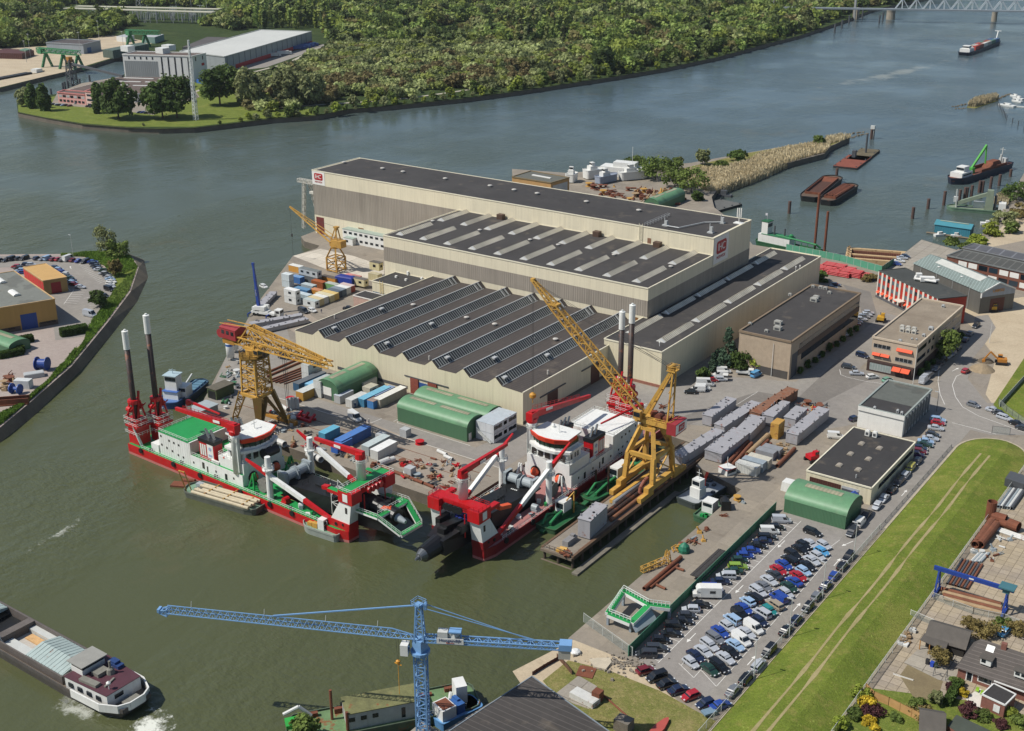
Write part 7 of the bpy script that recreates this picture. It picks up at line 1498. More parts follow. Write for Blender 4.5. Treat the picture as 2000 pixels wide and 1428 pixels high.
t,L=vessel('old_dredger','old pale green bucket dredger moored by the right bank bushes','dredger',(1848,408),(1965,418),7.5,-1.6,mat('5f7a64',.7,.2,.5),OLG,bow=.14);fasten('ladder',OLG,t,lambda b:b.beam((L*.36,0,0),(-L*.22,0,6.5),2,1.6));fasten('tower',OLG,t,lambda b:b.box(-L*.2,0,-1.6,4,4,9.5,0,.7));fasten('deckhouse',WPAINT,t,lambda b:(b.b2(-L*.12,L*.06,-3,-1.2,-1.6,1.4),b.b2(-L*.48,-L*.36,-2.6,2.6,-1.6,2.2)));fasten('bow_gantry',LGT,t,lambda b:(b.beam((L*.34,-2,-1.6),(L*.36,0,7),.35),b.beam((L*.34,2,-1.6),(L*.36,0,7),.35),b.box(L*.36,0,1,2,2,2.4)));fasten('funnel',DGREY,t,lambda b:b.tube((-L*.3,0,-1.6),(-L*.3,0,5.5),.6))
t=thing('boathouse','teal boathouse floating by the right bank','boathouse',P(1862,455,ZW));q0,q1=P(1824,456,ZW),P(1893,466,ZW);u=(q1-q0).normalized();nv=V((-u.y,u.x,0));Lb=(q1-q0).length;TEAL=clad('2f6f80',1.0,.05,.1)
part('wall',TEAL,t,lambda b:b.prism([q0,q1,q1+nv*6,q0+nv*6],ZW+.2,ZW+4.2));part('roof',mat('3f7f8c',.5,.08,.4),t,lambda b:b.extr([(-3.4,0),(3.4,0),(0,1.7)],q0+nv*3-u*.4+V((0,0,4.2)),q1+nv*3+u*.4+V((0,0,4.2))));part('roof_light',mat('b0ac90'),t,lambda b:b.beam(q0+nv*2.6+u*1.5+V((0,0,5.75)),q1+nv*2.6-u*1.5+V((0,0,5.75)),.8,.12))
part('jetty_planks',TIMB,t,lambda b:b.prism([q0-nv*2-u*3,q1-nv*1.5+u*6,q1+nv*2+u*6,q0-nv*.5-u*3],ZW+.3,ZW+.5))
def yacht(label,px,py,L,ang,m=None,z=ZW):
 v=P(px,py,z);t=thing('motor_boat',label,'boat',v,ang,'small motor boats');b,out=hull_mesh(L,L*.32,-.2,1.0,.4,.02);b.obj('hull',m or WPAINT,t);fasten('cabin',WPAINT,t,lambda b:b.prism([(-L*.2,-L*.1),(L*.15,-L*.09),(L*.15,L*.09),(-L*.2,L*.1)],1.0,2.0));fasten('windscreen',GLASS,t,lambda b:b.prism([(L*.05,-L*.102),(L*.16,-L*.092),(L*.16,L*.092),(L*.05,L*.102)],1.3,1.85))
for a in(('white cruiser with dark blue canopy at the far marina pontoon',1966,207,13,2.9),('cream cabin boat furthest up the marina row',1982,189,9,2.7),('white cabin boat in the middle of the marina row',1988,194,9,2.8),('white open boat lowest in the marina row',1986,199,9,2.75),('white motor boat by the teal boathouse bushes',1932,439,8,.4),('pale blue covered boat in front of the teal boathouse',1836,461,6,.9),('white skiff beside the covered boat at the boathouse',1868,463,5,.4)):yacht(*a)
obj_at('small_tug','small dark tug beside the grey flat pontoon','boat',1410,383,DGREY,lambda b:(b.box(0,0,-.3,10,3.5,1.4,.2),b.box(1,0,1.1,3,2.4,2,.2),b.tube((1,0,3),(1,0,5),.15)),ZW)
PG='mooring piles standing in the basin'
for px,py,hh in((1541,417,6),(1633,352,6.5),(1782,427,5.5),(1812,408,5),(1843,401,7),(1873,394,6),(1883,393,7),(1887,389,6),(1896,389,7),(1912,376,6),(1918,376,6),(1934,368,6),(1951,363,6),(1973,345,4),(1705,270,6),(1701,272,6)):
 v=P(px,py,ZW);b=MB();b.tube((0,0,-2),(0,0,hh),.75,10);tag(b.obj('mooring_pile',mat('54413a',.85,.25,1),loc=v),'stout brown mooring pile standing in the basin water','pile',PG)
for px,py in((1630,64),(1644,56),(1658,47),(1717,46),(1724,40),(1684,36),(1694,26),(1716,12)):v=P(px,py,ZW);b=MB();b.tube((0,0,-2),(0,0,9),1.0,8);tag(b.obj('bridge_pile',DGREY,loc=v),'dark guide pile in the river beside the bridge piers','pile','guide piles at the bridge')
for i in range(11):v=P(1949+i*2.4+max(0,i-7)*9,206+i*4+max(0,i-7)*1.5,ZW);b=MB();b.tube((0,0,-1),(0,0,3),.3,6);tag(b.obj('marina_pile',DGREY,loc=v),'thin pile in the curved row below the marina','pile','thin piles below the marina')
obj_at('marina_pontoon','pale pontoon walkway of the marina at the right edge','pontoon',1990,209,LGT,lambda b:b.box(0,0,0,26,2,.6,.1),ZW)
REED=leaf_mat('reeds','b5a684','c3b696',None,.25)
flat('spit_ground',PP((1380,372),(1400,370),(1465,346),(1540,316),(1608,298),(1620,286),(1660,268),(1640,265),(1590,277),(1450,301),(1380,318),(1330,330),(1340,350)),G_ROUGH,.03)
def reeds(name,poly,n,h,z=0.0):
 xs=[p[0]for p in poly];ys=[p[1]for p in poly];out=[]
 while len(out)<n:
  x,y=rng.uniform(min(xs),max(xs)),rng.uniform(min(ys),max(ys))
  if inside(x,y,poly):out.append(tuple(P(x,y,z)))
 o=np.array(out);a=nr.rand(n)*6.28;hh=h*(.55+.6*nr.rand(n));w_=.16+.12*nr.rand(n);dx=np.stack([np.cos(a)*w_,np.sin(a)*w_,0*a],1);ln=np.stack([nr.randn(n)*.35,nr.randn(n)*.35,hh],1)
 q=np.stack([o-dx,o+dx,o+dx*.6+ln,o-dx*.6+ln],1).reshape(-1,3);ob=bpy.data.objects.new(name,mesh_quads(name,q,REED));col.objects.link(ob);return tag(ob,kind='stuff')
reeds('reed_bed',[(1380,374),(1400,372),(1465,348),(1540,317),(1612,298),(1622,284),(1600,280),(1540,290),(1480,304),(1460,318),(1400,330),(1350,332),(1335,345)],15000,2.3)
reeds('reed_bed',[(1396,376),(1466,352),(1542,320),(1611,301),(1612,306),(1545,326),(1470,359),(1400,384)],3600,3.9,ZW);reeds('reed_bed',[(1612,283),(1640,277),(1664,268),(1640,266),(1612,272)],700,2.4);struct(MB().prism(ppz((1888,210),(1905,212),(1950,197),(1946,191),(1905,199)),ZW-.5,ZW+.3).obj('reed_island',G_ROUGH,world=True));reeds('reed_bed',[(1889,209),(1905,210),(1950,196),(1944,191),(1905,198)],2600,4.0,ZW);reeds('reed_bed',[(1940,398),(1965,405),(1975,380),(1950,385)],800,3)
def groyne(pts):
 b=MB();r=random.Random(1)
 for(a_,c_)in zip(pts,pts[1:]):
  p,q=P(*a_,ZW),P(*c_,ZW);k=int((q-p).length/1.6)
  for i in range(k):v=p.lerp(q,i/k);b.box(v.x+r.uniform(-.8,.8),v.y+r.uniform(-.8,.8),ZW-.4,r.uniform(1,2),r.uniform(1,2),r.uniform(.6,1.1),r.random(),.7)
 return struct(b.obj('stone_groyne',G_STONE))
groyne(((1640,264),(1665,261),(1690,258)));groyne(((1660,270),(1680,264),(1700,261)));groyne(((1862,209),(1890,203)));groyne(((1868,213),(1890,211)));groyne(((1950,193),(1974,183)))
obj_at('beacon','white-topped beacon on legs at the tip of the spit','beacon',1703,271,LGT,lambda b:(b.beam((-.8,0,0),(-.6,0,6),.3),b.beam((.8,0,0),(.6,0,6),.3),b.box(0,0,6,2.6,1.6,2)),ZW)
SG='willows and shrubs on the spit'
for i,(px,py,h,rr,kd,m_,lab)in enumerate(((1372,322,8,4.2,'loose',L_WIL,'grey willow standing in the reeds of the spit'),(1440,314,5.5,6,'bush',L_DARK,'dense dark green bush, the larger of two in the reeds'),(1408,328,4,5,'bush',L_MID,'lower green bush beside the dense dark one in the reeds'),(1598,283,5.5,4,'bush',L_MID,'green bush at the narrow end of the spit'),(1240,338,8.5,7,'round',L_MID,'left-hand tree of the clump behind the boat yard'),(1280,350,11,8.5,'willow',L_MID,'tall willow of the clump behind the boat yard'),(1310,335,7,8,'bush',L_MID,'bush between the willows and the reeds'),(1350,376,11.5,8,'willow',L_MID,'broad willow in front of the reeds by the green arched shed'),(1318,366,9,7,'willow',L_MID,'smaller willow left of the broad one by the green arched shed'),(1362,392,4.5,3,'bush',L_DARK,'low bush at the foot of the grey flat pontoon'),(1325,318,3,3,'bush',L_WIL,'small bush at the river edge of the spit'))):tree('spit_tree',lab,'tree',P(px,py),h,rr,kd,m_,900,.45,SG,50+i)
BG='bushes on the right bank'
for i,(px,py,h,rr,kd,m_,lab)in enumerate(((1985,392,9,9,'bush',L_DARK,'large dark bush mass at the upper right edge'),(1998,425,7,7,'bush',L_BR,'brownish bush below the large dark one at the right edge'),(1960,436,6,6,'bush',L_WIL,'olive bush behind the old pale green dredger'),(1935,458,5,5,'bush',L_YEL,'bright yellow-green bush beside the riverside track'),(1910,475,4,4.5,'bush',L_YEL,'lower yellow-green bush at the head of the riverside track'),(1975,455,4.5,4,'bush',L_MID,'mid green bush between track and yellow-green bushes'),(1858,478,3,3.2,'bush',L_MID,'small bush on the concrete quay by the boathouse'),(1885,487,2.6,3,'bush',L_MID,'low shrub at the corner of the concrete quay'))):tree('bank_shrub',lab,'bush',P(px,py),h,rr,kd,m_,1200,.38,BG,70+i)
for i,(a_,b_,B,h,m_,lab)in enumerate((((1210,353),(1265,348),5,4.2,WPAINT,'white ship hull ashore nearest the willows'),((1166,360),(1205,352),5,3.6,mat('8a92a0',.6),'blue-grey ship hull ashore in front of the white deckhouse'),((1142,350),(1180,345),6,4.5,WPAINT,'white boat with a wheelhouse ashore beside the tan hall'),((1112,358),(1122,352),5,4.2,WPAINT,'white boat half hidden at the tan hall corner'))):
 t,L=vessel('boat_ashore',lab,'boat',b_,a_,B,h,m_,m_,z0=.4,zpx=0,group='boats laid up ashore',bow=.25);fasten('wheelhouse',WPAINT,t,lambda b:(b.b2(-L*.3,L*.05,-B*.3,B*.3,h,h+2.2),b.b2(-L*.2,-L*.05,-B*.22,B*.22,h+2.2,h+4)));fasten('window',GLASS,t,lambda b:b.b2(-L*.21,-L*.04,-B*.2,B*.2,h+2.8,h+3.6))
obj_at('white_deckhouse','large white ship superstructure standing ashore behind the hulls','deckhouse',1215,343,WPAINT,lambda b:(b.box(0,0,0,22,9,5,.2),b.box(2,0,5,12,6,2.6,.2),b.tube((6,0,7),(6,0,16),.12)))
RD=mat('6a6a44',.9,.35,.5,rust=.2)
t,L=vessel('houseboat_dredger','old white and green workship moored beside the black-roofed shed','ship',(560,1445),(930,1372),8.5,-1.2,mat('4c5a48',.8,.25,.5,rust=.3),mat('5f7a52',.8,.25,.5,rust=.3),bow=.06,stern=.06,bul=.4)
fasten('long_house',mat('a9a9a2',.7,.12,.6,streak=.3),t,lambda b:b.b2(-L*.18,L*.2,-2.0,3.2,-1.2,2.4));fasten('house_roof',RD,t,lambda b:b.b2(-L*.185,L*.205,-2.2,3.4,2.4,2.55));fasten('window',GLASS,t,lambda b:[b.b2(L*.04+i*2.2,L*.04+i*2.2+1.1,3.2,3.26,.6,1.5)for i in range(3)]+[b.b2(-L*.1,-L*.08,3.2,3.26,-.6,1.6)]+[b.b2(-L*.15+i*3,-L*.15+i*3+1.2,-2.06,-2.0,.6,1.5)for i in range(5)]and None)
fasten('aft_cabin',WPAINT,t,lambda b:b.b2(-L*.44,-L*.38,-1.4,1.8,-1.2,2.6));fasten('post',RUSTM,t,lambda b:(b.tube((L*.26,-1,-1.2),(L*.26,-1,5.4),.28),b.tube((L*.2,3.2,-1),(L*.2,3.2,3),.3)));fasten('green_boom',mat('2f9a3c',.5),t,lambda b:b.b2(L*.42,L*.5,-1.2,1.4,.2,1.0));fasten('pipework',LGT,t,lambda b:(b.path([(L*.5,-3,.5),(L*.42,-3,1.6),(L*.36,-2.6,-.6)],.35,8),b.path([(-L*.3,2,0),(-L*.34,2.4,.6),(-L*.36,.4,.6)],.4,8),b.rail([(-L*.22,3.8,-1),(-L*.42,3.6,-1)],1.0,1.5)));fasten('deck_gear',RUSTM,t,lambda b:[b.box(L*rng.uniform(-.46,.4),rng.uniform(-3,-2.4),-1.2,rng.uniform(.6,2),.8,rng.uniform(.4,1.2))for _ in range(12)]and None)
t,L=vessel('blue_pontoon','pale blue pontoon with a rust-topped tank against the black-roofed shed','pontoon',(850,1420),(932,1382),4.6,-1.2,mat('4f7fae',.6,.15,.6),mat('6c98c0',.7,.2,.6),bow=.05,bul=.1);fasten('tank',WPAINT,t,lambda b:b.b2(L*.12,L*.44,-1.8,1.8,-1.2,1.2));fasten('tank_top',RUSTM,t,lambda b:b.b2(L*.14,L*.4,-1.5,1.5,1.2,1.24));fasten('engine',mat('2f5a94',.6),t,lambda b:(b.b2(-L*.1,L*.08,-1.6,1.6,-1.2,.8),b.b2(-L*.06,0,-1.2,.4,.8,1.2)))
tree('waterside_tree','small green tree at the water beside the old workship','tree',P(596,1452,-2),5.5,2.6,'round',L_MID,1500,.26,None,91)
def cont(label,x,y,L,Wd,H,c,z=0.0,rz=0.0,roof=None,win=0,name='container',cat='container',group=None,door=True):
 t=thing(name,label,cat,(x,y,z),rz,group);m=clad(c,.45,.05,.3,var=.12)
 fasten('body',m,t,lambda b:b.box(0,0,.08,L,Wd,H-.12));fasten('roof',mat(roof or c,.6,.15,.6,rust=.15),t,lambda b:b.box(0,0,H-.04,L+.06,Wd+.06,.06))
 if door:fasten('end_door',mat(c,.5,.12,.8),t,lambda b:[b.box(L/2+.02,s*Wd*.24,.2,.06,Wd*.44,H-.45)for s in(-1,1)]and None)
 for i in range(win):fasten('window',GLASS,t,lambda b:b.box(-L/2+L*(i+.6)/(win+.2),-Wd/2-.02,H*.42,min(1.4,L/win*.5),.06,H*.32))
 if win:fasten('side_window',GLASS,t,lambda b:b.box(L/2+.02,0,H*.42,.06,Wd*.4,H*.3))
 return t
CG='containers and cabins stored on the north quay'
S,E_=P(620,601),P(690,571)
for i,(c,r,lab)in enumerate((('c6c9c6','a9b3b0','white site cabin at the near end of the container row'),('b5a983','c2b48c','pale yellow container next to the near white cabin'),('bcbfba','cfd0ca','off-white container third in the row on the north quay'),('b3ab86','c6bd9b','cream container with a small end window in the row'),('b59a55','c9b070','sand yellow container in the middle of the row'),('24354a','55606a','navy container in the row between sand and slate ones'),('50606e','76818a','slate grey container in the row by the white one'),('c2c4c0','d2d3cf','white container near the far end of the row'),('8c3a32','bda9a4','red container closing the far end of the row'))):
 v=S.lerp(E_,i/8);cont(lab,v.x-3,v.y,6.06 if i not in(3,4)else 7.5,2.44,2.6,c,roof=r,win=1 if i==0 else 0,group=CG)
for(px,py,L,H,z,c,r,wn,lab)in((572,592,6,2.7,0,'c9cac6','d5d5d0',1,'lower cabin of the white stack with dark red trim'),(572,592,6,2.7,2.75,'cdceca','d8d8d4',1,'upper cabin of the white stack with dark red trim'),(595,586,6,2.5,0,'9fb0b6','b3c0c4',0,'pale blue-grey container behind the white stack'),(592,576,7,2.6,0,'33668f','5b83a2',0,'blue container with a pale blue roof in the stack area'),(604,568,6,2.6,0,'8d9aa0','a9b3b4',0,'grey-roofed container beside the blue one'),(620,578,5,2.6,0,'b57a2a','b87c55',0,'orange-yellow container with a reddish tarp roof'),(624,562,6,2.8,0,'8a4a22','9a5227',0,'rust orange container in the second row'),(650,566,6,2.6,0,'6d9a62','a4aaa0',0,'green container with grey roof in the second row'),(563,560,4,2.6,0,'b3bdc0','c2c9c9',0,'lower pale cabin with blue trim at the quay side'),(563,560,4,2.6,2.65,'b9c2c5','c5cccc',0,'upper pale cabin with blue trim at the quay side'),(582,552,5,2.6,0,'3465a0','6b8fb8',0,'bright blue container under the orange and pink ones'),(580,543,6,2.6,2.6,'c08a3c','cfcfc8',0,'orange container with a white roof on top of the stack'),(607,551,10,2.6,0,'5a5f63','5a5f60',0,'lower dark container under the long grey cabin'),(607,551,10,2.6,2.65,'a9aeb0','6d7270',3,'long grey cabin with windows on top of a dark container'),(645,553,8,2.6,0,'c0863a','57504a',0,'orange container with a dark flat roof'),(690,550,7,2.6,0,'b0625c','b87a74',0,'pinkish red container by the cream site office'),(701,560,8,2.8,.8,'c4b992','625c57',2,'cream site office on supports with a dark roof'),(733,547,5,2.8,0,'b8ae88','a79f84',0,'lower cream store against the middle hall'),(736,541,5,3.2,3.0,'bfb58d','57534c',1,'upper cream cabin with a dark roof against the middle hall')):
 v=P(px,py);cont(lab,v.x,v.y,L,2.5,H,c,z,0,r,wn,group=CG)
t=cont('container wrapped in a bright blue tarpaulin',P(676,557).x,P(676,557).y,8,3,3.4,'1f3a94',0,.1,'1d3690',group=CG,door=False);fasten('tarpaulin',BLUECL,t,lambda b:b.box(0,0,3.3,8.2,3.2,.5,0,.8))
QG='containers and cabins by the green arched sheds'
for(px,py,L,Wd,H,c,r,wn,lab)in((644,855,6.1,2.5,2.6,'3f86a3','5fa3bb',0,'teal blue container standing alone on the quay'),(690,864,12.2,2.6,2.9,'2f5590','4a74b0',0,'long royal blue container with a ribbed pale blue roof'),(668,878,6,2.5,2.6,'2e5da8','4a74b0',0,'short royal blue container half behind the red crane boom'),(735,878,9,2.6,2.8,'9aa3a2','b0bab8',0,'grey store with a rounded sheet roof on the quay'),(750,888,8,2.8,2.8,'bcbdb8','d8d8d4',0,'white container with an open side on the quay'),(672,782,6,2.5,2.6,'a6a8a6','aeb4bc',0,'white container with open brown doors beside the arched shed'),(697,789,7,2.5,2.6,'c2c1ba','bdbdb8',1,'white cabin with a dark door in front of the arched shed row'),(732,782,12.2,2.5,2.6,'3f7c9c','6ea8bf',0,'long sky blue container in the row by the arched shed'),(748,777,9,2.4,2.4,'5a6c86','7a8aa6',0,'slate blue container beside the long sky blue one'),(730,795,3,2.5,2.5,'3f78b0','8d7a70',0,'small blue container in front of the long sky blue one'),(763,783,12.2,2.5,2.7,'aaa595','d0cfc6',0,'long white-roofed container closing the row'),(717,757,6,3,2.8,'c0bfb6','a9ab9c',1,'white cabin with a grey-green roof behind the row'),(724,768,4,3,2.5,'b8b4a4','aba796',1,'small beige cabin in front of the grey-green roofed one'),(606,752,12.2,2.5,2.6,'27506f','5d6266',0,'dark blue container with a grey roof left of the white cabins'),(622,757,9,2.5,2.6,'4c86a8','7fb0cc',0,'light blue container between the dark blue and yellow ones'),(604,774,8,3,2.8,'a8843a','b9bdb9',0,'yellow and white container beside the road')):
 v=P(px,py);cont(lab,v.x,v.y,L,Wd,H,c,0,R(90),r,wn,group=QG)
for(px,py,z,lab)in((610,738,0,'lower white site cabin under the crane jib tip'),(610,738,2.7,'upper white site cabin under the crane jib tip'),(634,770,0,'lowest cabin of the white tower at the arched shed'),(634,770,2.7,'upper cabin of the white tower at the arched shed')):
 v=P(px,py);cont(lab,v.x,v.y,6,3,2.65,'c3c5c1',z,R(90),'a7aaa4' if z else 'c3c5c1',1,'site_cabin','cabin','stacked white site cabins')
t=cont('lower storey of the white office cabins beside the paired sheds',-186.4,253.4,11,6.2,2.75,'c4c7c9',0,R(90),'b9bfc2',3,'site_cabin','cabin','two-storey white office cabins',False);t2=cont('upper storey of the white office cabins with an outside stair',-186.4,253.4,11,6.2,2.75,'c4c7c9',2.8,R(90),'aab2b7',3,'site_cabin','cabin','two-storey white office cabins',False)
for q in(t,t2):fasten('window',GLASS,q,lambda b:[b.box(-4.6+i*2.3,-3.12,1.1,1.3,.06,1.1)for i in range(5)]and None)
fasten('stair',LGT,t2,lambda b:(b.beam((-6.0,2.2,.1),(-6.0,-2.6,-2.6),.9,.15),b.rail([(-6.4,2.2,.1),(-6.4,-2.6,-2.6)],1,1)))
for(px,py,Lx,fl,lab)in((712,480,24,2,'long two-storey white cabin block against the tallest hall'),(682,478,5,1,'small white cabin at the end of the long cabin block')):
 v=P(px,py);t=thing('site_cabin',lab,'cabin',(v.x,v.y+2.5,0),0)
 fasten('wall',WPAINT,t,lambda b:b.box(0,0,0,Lx,6,2.9*fl));fasten('roof',mat('93a095',.6,.1,.5),t,lambda b:b.box(0,0,2.9*fl,Lx+.3,6.3,.15))
 for f in range(fl):
  for i in range(int(Lx/3)):fasten('window',GLASS,t,lambda b:b.box(-Lx/2+1.6+i*3,-3.02,f*2.9+1.1,1.7,.06,1.0))
for a_,b_,w_,h_,s,lab in(((1322,908),(1404,856),3.2,2.6,1,'long grey section nearest the jetty end'),((1404,848),(1476,802),3.2,2.7,2,'longest grey section in line behind the nearest one'),((1380,832),(1428,797),3,3.2,3,'grey section with railings furthest left'),((1392,902),(1448,858),5,2.9,4,'broad grey section with rusty patches on its open-ended top'),((1450,862),(1480,832),4.4,3,5,'grey section directly behind the broad one'),((1498,832),(1530,803),3.4,3.2,6,'grey section beside the rust-topped one'),((1541,836),(1564,814),3.4,3,7,'short grey section left of the long right-hand one'),((1545,868),(1607,817),3.4,3.2,8,'long grey section at the right of the stock area')):grey_section(lab,a_,b_,w_,h_,seed=s)
s_=grey_section('rust-topped section behind the yellow box',(1473,826),(1547,778),3.4,3.2,seed=12,m=mat('7d5a46',.8,.25,.6,rust=.6))
for a_,b_,lab in(((492,655),(600,630),'long grey plank-like section nearest the hammerhead crane'),((490,640),(590,622),'grey section behind the nearest one on the north quay'),((505,608),(535,578),'grey section standing beside the mobile crane')):grey_section(lab,a_,b_,2.6,1.6,seed=len(lab),group='grey sections by the mobile crane')
obj_at('yellow_box','tall yellow steel box among the grey hull sections','steel box',1517,852,YEL2,lambda b:(b.box(0,0,0,2.4,4.2,4.6),b.beam((1.25,-1.9,.4),(1.25,1.9,4.2),.15,.3),b.beam((1.25,1.9,.4),(1.25,-1.9,4.2),.15,.3)))
for i,(px,py,c,lab)in enumerate(((1470,926,'bdbdb6','white rusty container, left of three side by side on the dock edge'),(1482,918,'8c979e','grey container, middle of three side by side on the dock edge'),(1493,912,'b9b5a6','cream rusty container, right of three side by side on the dock edge'))):v=P(px,py);cont(lab,v.x-1.5,v.y,6.1,2.5,2.6,c,roof=c,group='three containers at the dock edge')
for i,(px,py)in enumerate(((1496,893),(1508,887))):obj_at('grey_steel_box',('grey steel box nearer the three containers','grey steel box behind the first at the containers')[i],'steel box',px,py,mat('85878a',.6,.12,.6),lambda b:b.box(0,0,0,5.2,2.6,2.2))
PLAIN={'rust':RUSTM,'white':mat('bfbfba',.6,.12,.8,rust=.08),'red':HRED,'dark':DGREY,'grey':SGREY,'tan':mat('9a8262',.8,.2,1),'blue':mat('2a4a94',.6),'yellow':YEL2,'green':mat('3a6a48',.6),'brown':mat('70442f',.85,.25,.8)}
def pipes(label,cat,grp,items,name='steel_pipe',hollow=True):
 for(x0,y0,x1,y1,r,c)in items:
  p,q=P(x0,y0,r),P(x1,y1,r);c_=(p+q)/2;b=MB();b.tube(p-c_,q-c_,r,12,hollow=hollow);tag(b.obj(name,PLAIN[c],loc=c_),label,cat,grp)
pipes('rusty pipe lying in the stack between the hull sections','pipe','rusty pipes between the hull sections',[(1415,912,1460,862,.6,'rust'),(1425,915,1468,866,.55,'brown'),(1440,912,1470,875,.5,'rust'),(1432,918,1476,872,.4,'rust'),(1452,908,1500,860,.45,'rust'),(1458,914,1506,866,.4,'brown'),(1470,905,1508,872,.4,'rust')])
pipes('mottled white pipe lying on the rusty pipes','pipe',None,[(1460,888,1500,850,.75,'tan')]);pipes('long dark pipe along the edge of the hull section stock','pipe',None,[(1518,910,1552,876,.55,'brown')]);pipes('rusty tube standing proud behind the grey sections','pipe',None,[(1545,850,1565,826,.6,'rust')])
pipes('rust-red pipe in the long line along the quay edge','pipe','pipe line along the quay edge',[(735,904,763,918,.45,'brown'),(764,919,800,932,.45,'brown'),(801,933,826,943,.45,'rust'),(829,944,848,952,.4,'rust')])
pipes('white pipe piece lying in the quay clutter','pipe','white pipes in the quay clutter',[(533,858,556,868,.9,'white'),(602,886,617,894,1.0,'white'),(552,815,590,805,.7,'white'),(545,790,562,800,.6,'white'),(740,906,760,898,.9,'white'),(752,902,770,896,.8,'white'),(855,880,872,888,.5,'white'),(868,890,884,897,.5,'white'),(620,893,627,898,.9,'white'),(560,822,575,815,.8,'white')])
pipes('rusty bar in the stock beside the hammerhead crane','steel bar','rusty bars by the hammerhead crane',[(528,742,598,715,.25,'rust'),(532,745,602,718,.25,'brown'),(538,747,606,722,.25,'rust'),(546,748,610,726,.25,'brown'),(522,735,590,706,.35,'brown'),(520,728,585,700,.35,'rust'),(555,750,612,730,.2,'rust')])
for i,(px,py,hh)in enumerate(((565,800,3.4),(572,798,3.4),(580,797,3.2),(468,835,3))):v=P(px,py);b=MB();b.tube((0,0,0),(0,0,hh),.8,12,hollow=True);tag(b.obj('upright_pipe',PLAIN['white'],loc=v),'white pipe piece standing upright in the quay clutter','pipe','upright white pipes')
def scatter(label,cat,grp,poly,n,cols,seed,name,big=1.0):
 r=random.Random(seed);xs=[p[0]for p in poly];ys=[p[1]for p in poly];k=0
 while k<n:
  x,y=r.uniform(min(xs),max(xs)),r.uniform(min(ys),max(ys))
  if not inside(x,y,poly):continue
  k+=1;b=MB();q=r.randrange(6);s=big*r.uniform(.7,1.5)
  if q==0:b.tube((-s,0,.3*s),(s,0,.3*s),.32*s,10,hollow=True)
  elif q==1:b.box(0,0,0,1.6*s,.9*s,.8*s);b.box(.2,0,.8*s,.6*s,.5*s,.4*s)
  elif q==2:
   for j in range(5):b.box(r.uniform(-s,s)*.5,r.uniform(-s,s)*.5,j*.12*s,2.2*s,.25*s,.14*s,r.random()*3)
  elif q==3:b.lathe(0,0,[(.9*s,0),(.9*s,.12*s),(.4*s,.14*s),(.4*s,.8*s),(.9*s,.82*s),(.9*s,.95*s)],12)
  elif q==4:b.beam((-s,-s*.4,.2),(s*.9,-s*.4,.2),.18*s);b.beam((-s,s*.4,.2),(s,s*.5,.2),.18*s);b.beam((-s*.8,-s*.4,.3),(-s*.6,s*.5,1.0*s),.16*s);b.beam((s*.5,-s*.5,.3),(s*.6,s*.5,.4),.16*s)
  else:b.box(0,0,0,1.1*s,1.1*s,.5*s,r.random(),.7);b.tube((0,0,.4*s),(.5*s,.3*s,1.3*s),.2*s,7)
  tag(b.obj(name,PLAIN[r.choice(cols)],loc=P(x,y),rz=r.random()*6.28),label,cat,grp)
scatter('piece of scrap and fittings in the clutter between road and quay','scrap','clutter between road and quay',[(520,860),(600,880),(740,925),(860,970),(930,915),(800,885),(760,900),(640,870),(570,795),(530,800)],95,['rust','white','brown','tan','dark','grey','red','rust','tan'],1,'scrap_piece',.9)
scatter('machine part on the narrow quay left of the hammerhead crane','machine part','gear on the left quay',[(425,770),(440,705),(470,690),(468,760),(440,800)],26,['dark','green','grey','white','yellow','dark'],2,'machine_part',.9)
scatter('gear lying at the slip head behind the tall portal crane','gear','gear at the slip head',[(1225,770),(1300,790),(1335,830),(1310,845),(1240,815)],22,['dark','white','rust','tan','grey'],3,'deck_gear',.8)
scatter('rusty scrap heaped in the yard beyond the tallest hall','scrap','scrap yard beyond the tallest hall',[(1120,362),(1260,368),(1330,380),(1345,398),(1300,405),(1240,395),(1180,388)],70,['rust','brown','rust','tan','yellow'],4,'scrap_piece',1.5)
scatter('fitting lying on the quay between dock and car park','gear','gear on the right quay',[(1405,1015),(1450,960),(1455,985),(1400,1040),(1310,1100),(1300,1085),(1350,1050)],16,['tan','grey','rust','yellow'],5,'deck_gear',.8)
scatter('scrap lying behind the long grey section at the right','scrap','scrap at the end of the hull stock',[(1560,790),(1625,790),(1630,805),(1600,815),(1555,812)],24,['rust','brown','yellow','dark','red'],6,'scrap_piece',.9)
scatter('twisted brown steel beside the long right-hand section','scrap','twisted steel beside the right-hand section',[(1510,880),(1540,862),(1545,880),(1520,905)],12,['tan','tan','yellow'],7,'scrap_piece',.9)
scatter('pallet load in the yard of the west bank','pallet load','stock on the west bank',[(0,735),(10,725),(40,745),(20,760),(5,765)],8,['tan','tan','brown'],8,'pallet_load',1.2)
RG='stacked red pipe frames'
for i,(px,py,n)in enumerate(((1612,529,3),(1630,527,4),(1648,530,3),(1640,538,3),(1662,539,4),(1678,541,3))):
 v=P(px,py);b=MB();
 for k in range(n):
  for j in range(4):b.tube((-4.5,-2+j*1.3,.4+k*.6),(4.5,-2+j*1.3,.4+k*.6),.24,6)
  for e in(-4,0,4):b.beam((e,-2.3,.4+k*.6),(e,2.2,.4+k*.6),.3)
 tag(b.obj('red_frame_stack',RED,loc=v),('red frame stack touching the long hall','tallest red frame stack behind the others','red frame stack in the back middle','low red frame stack at the front left','largest front red frame stack','red frame stack at the right end beside the hedge')[i],'steel frames',RG)
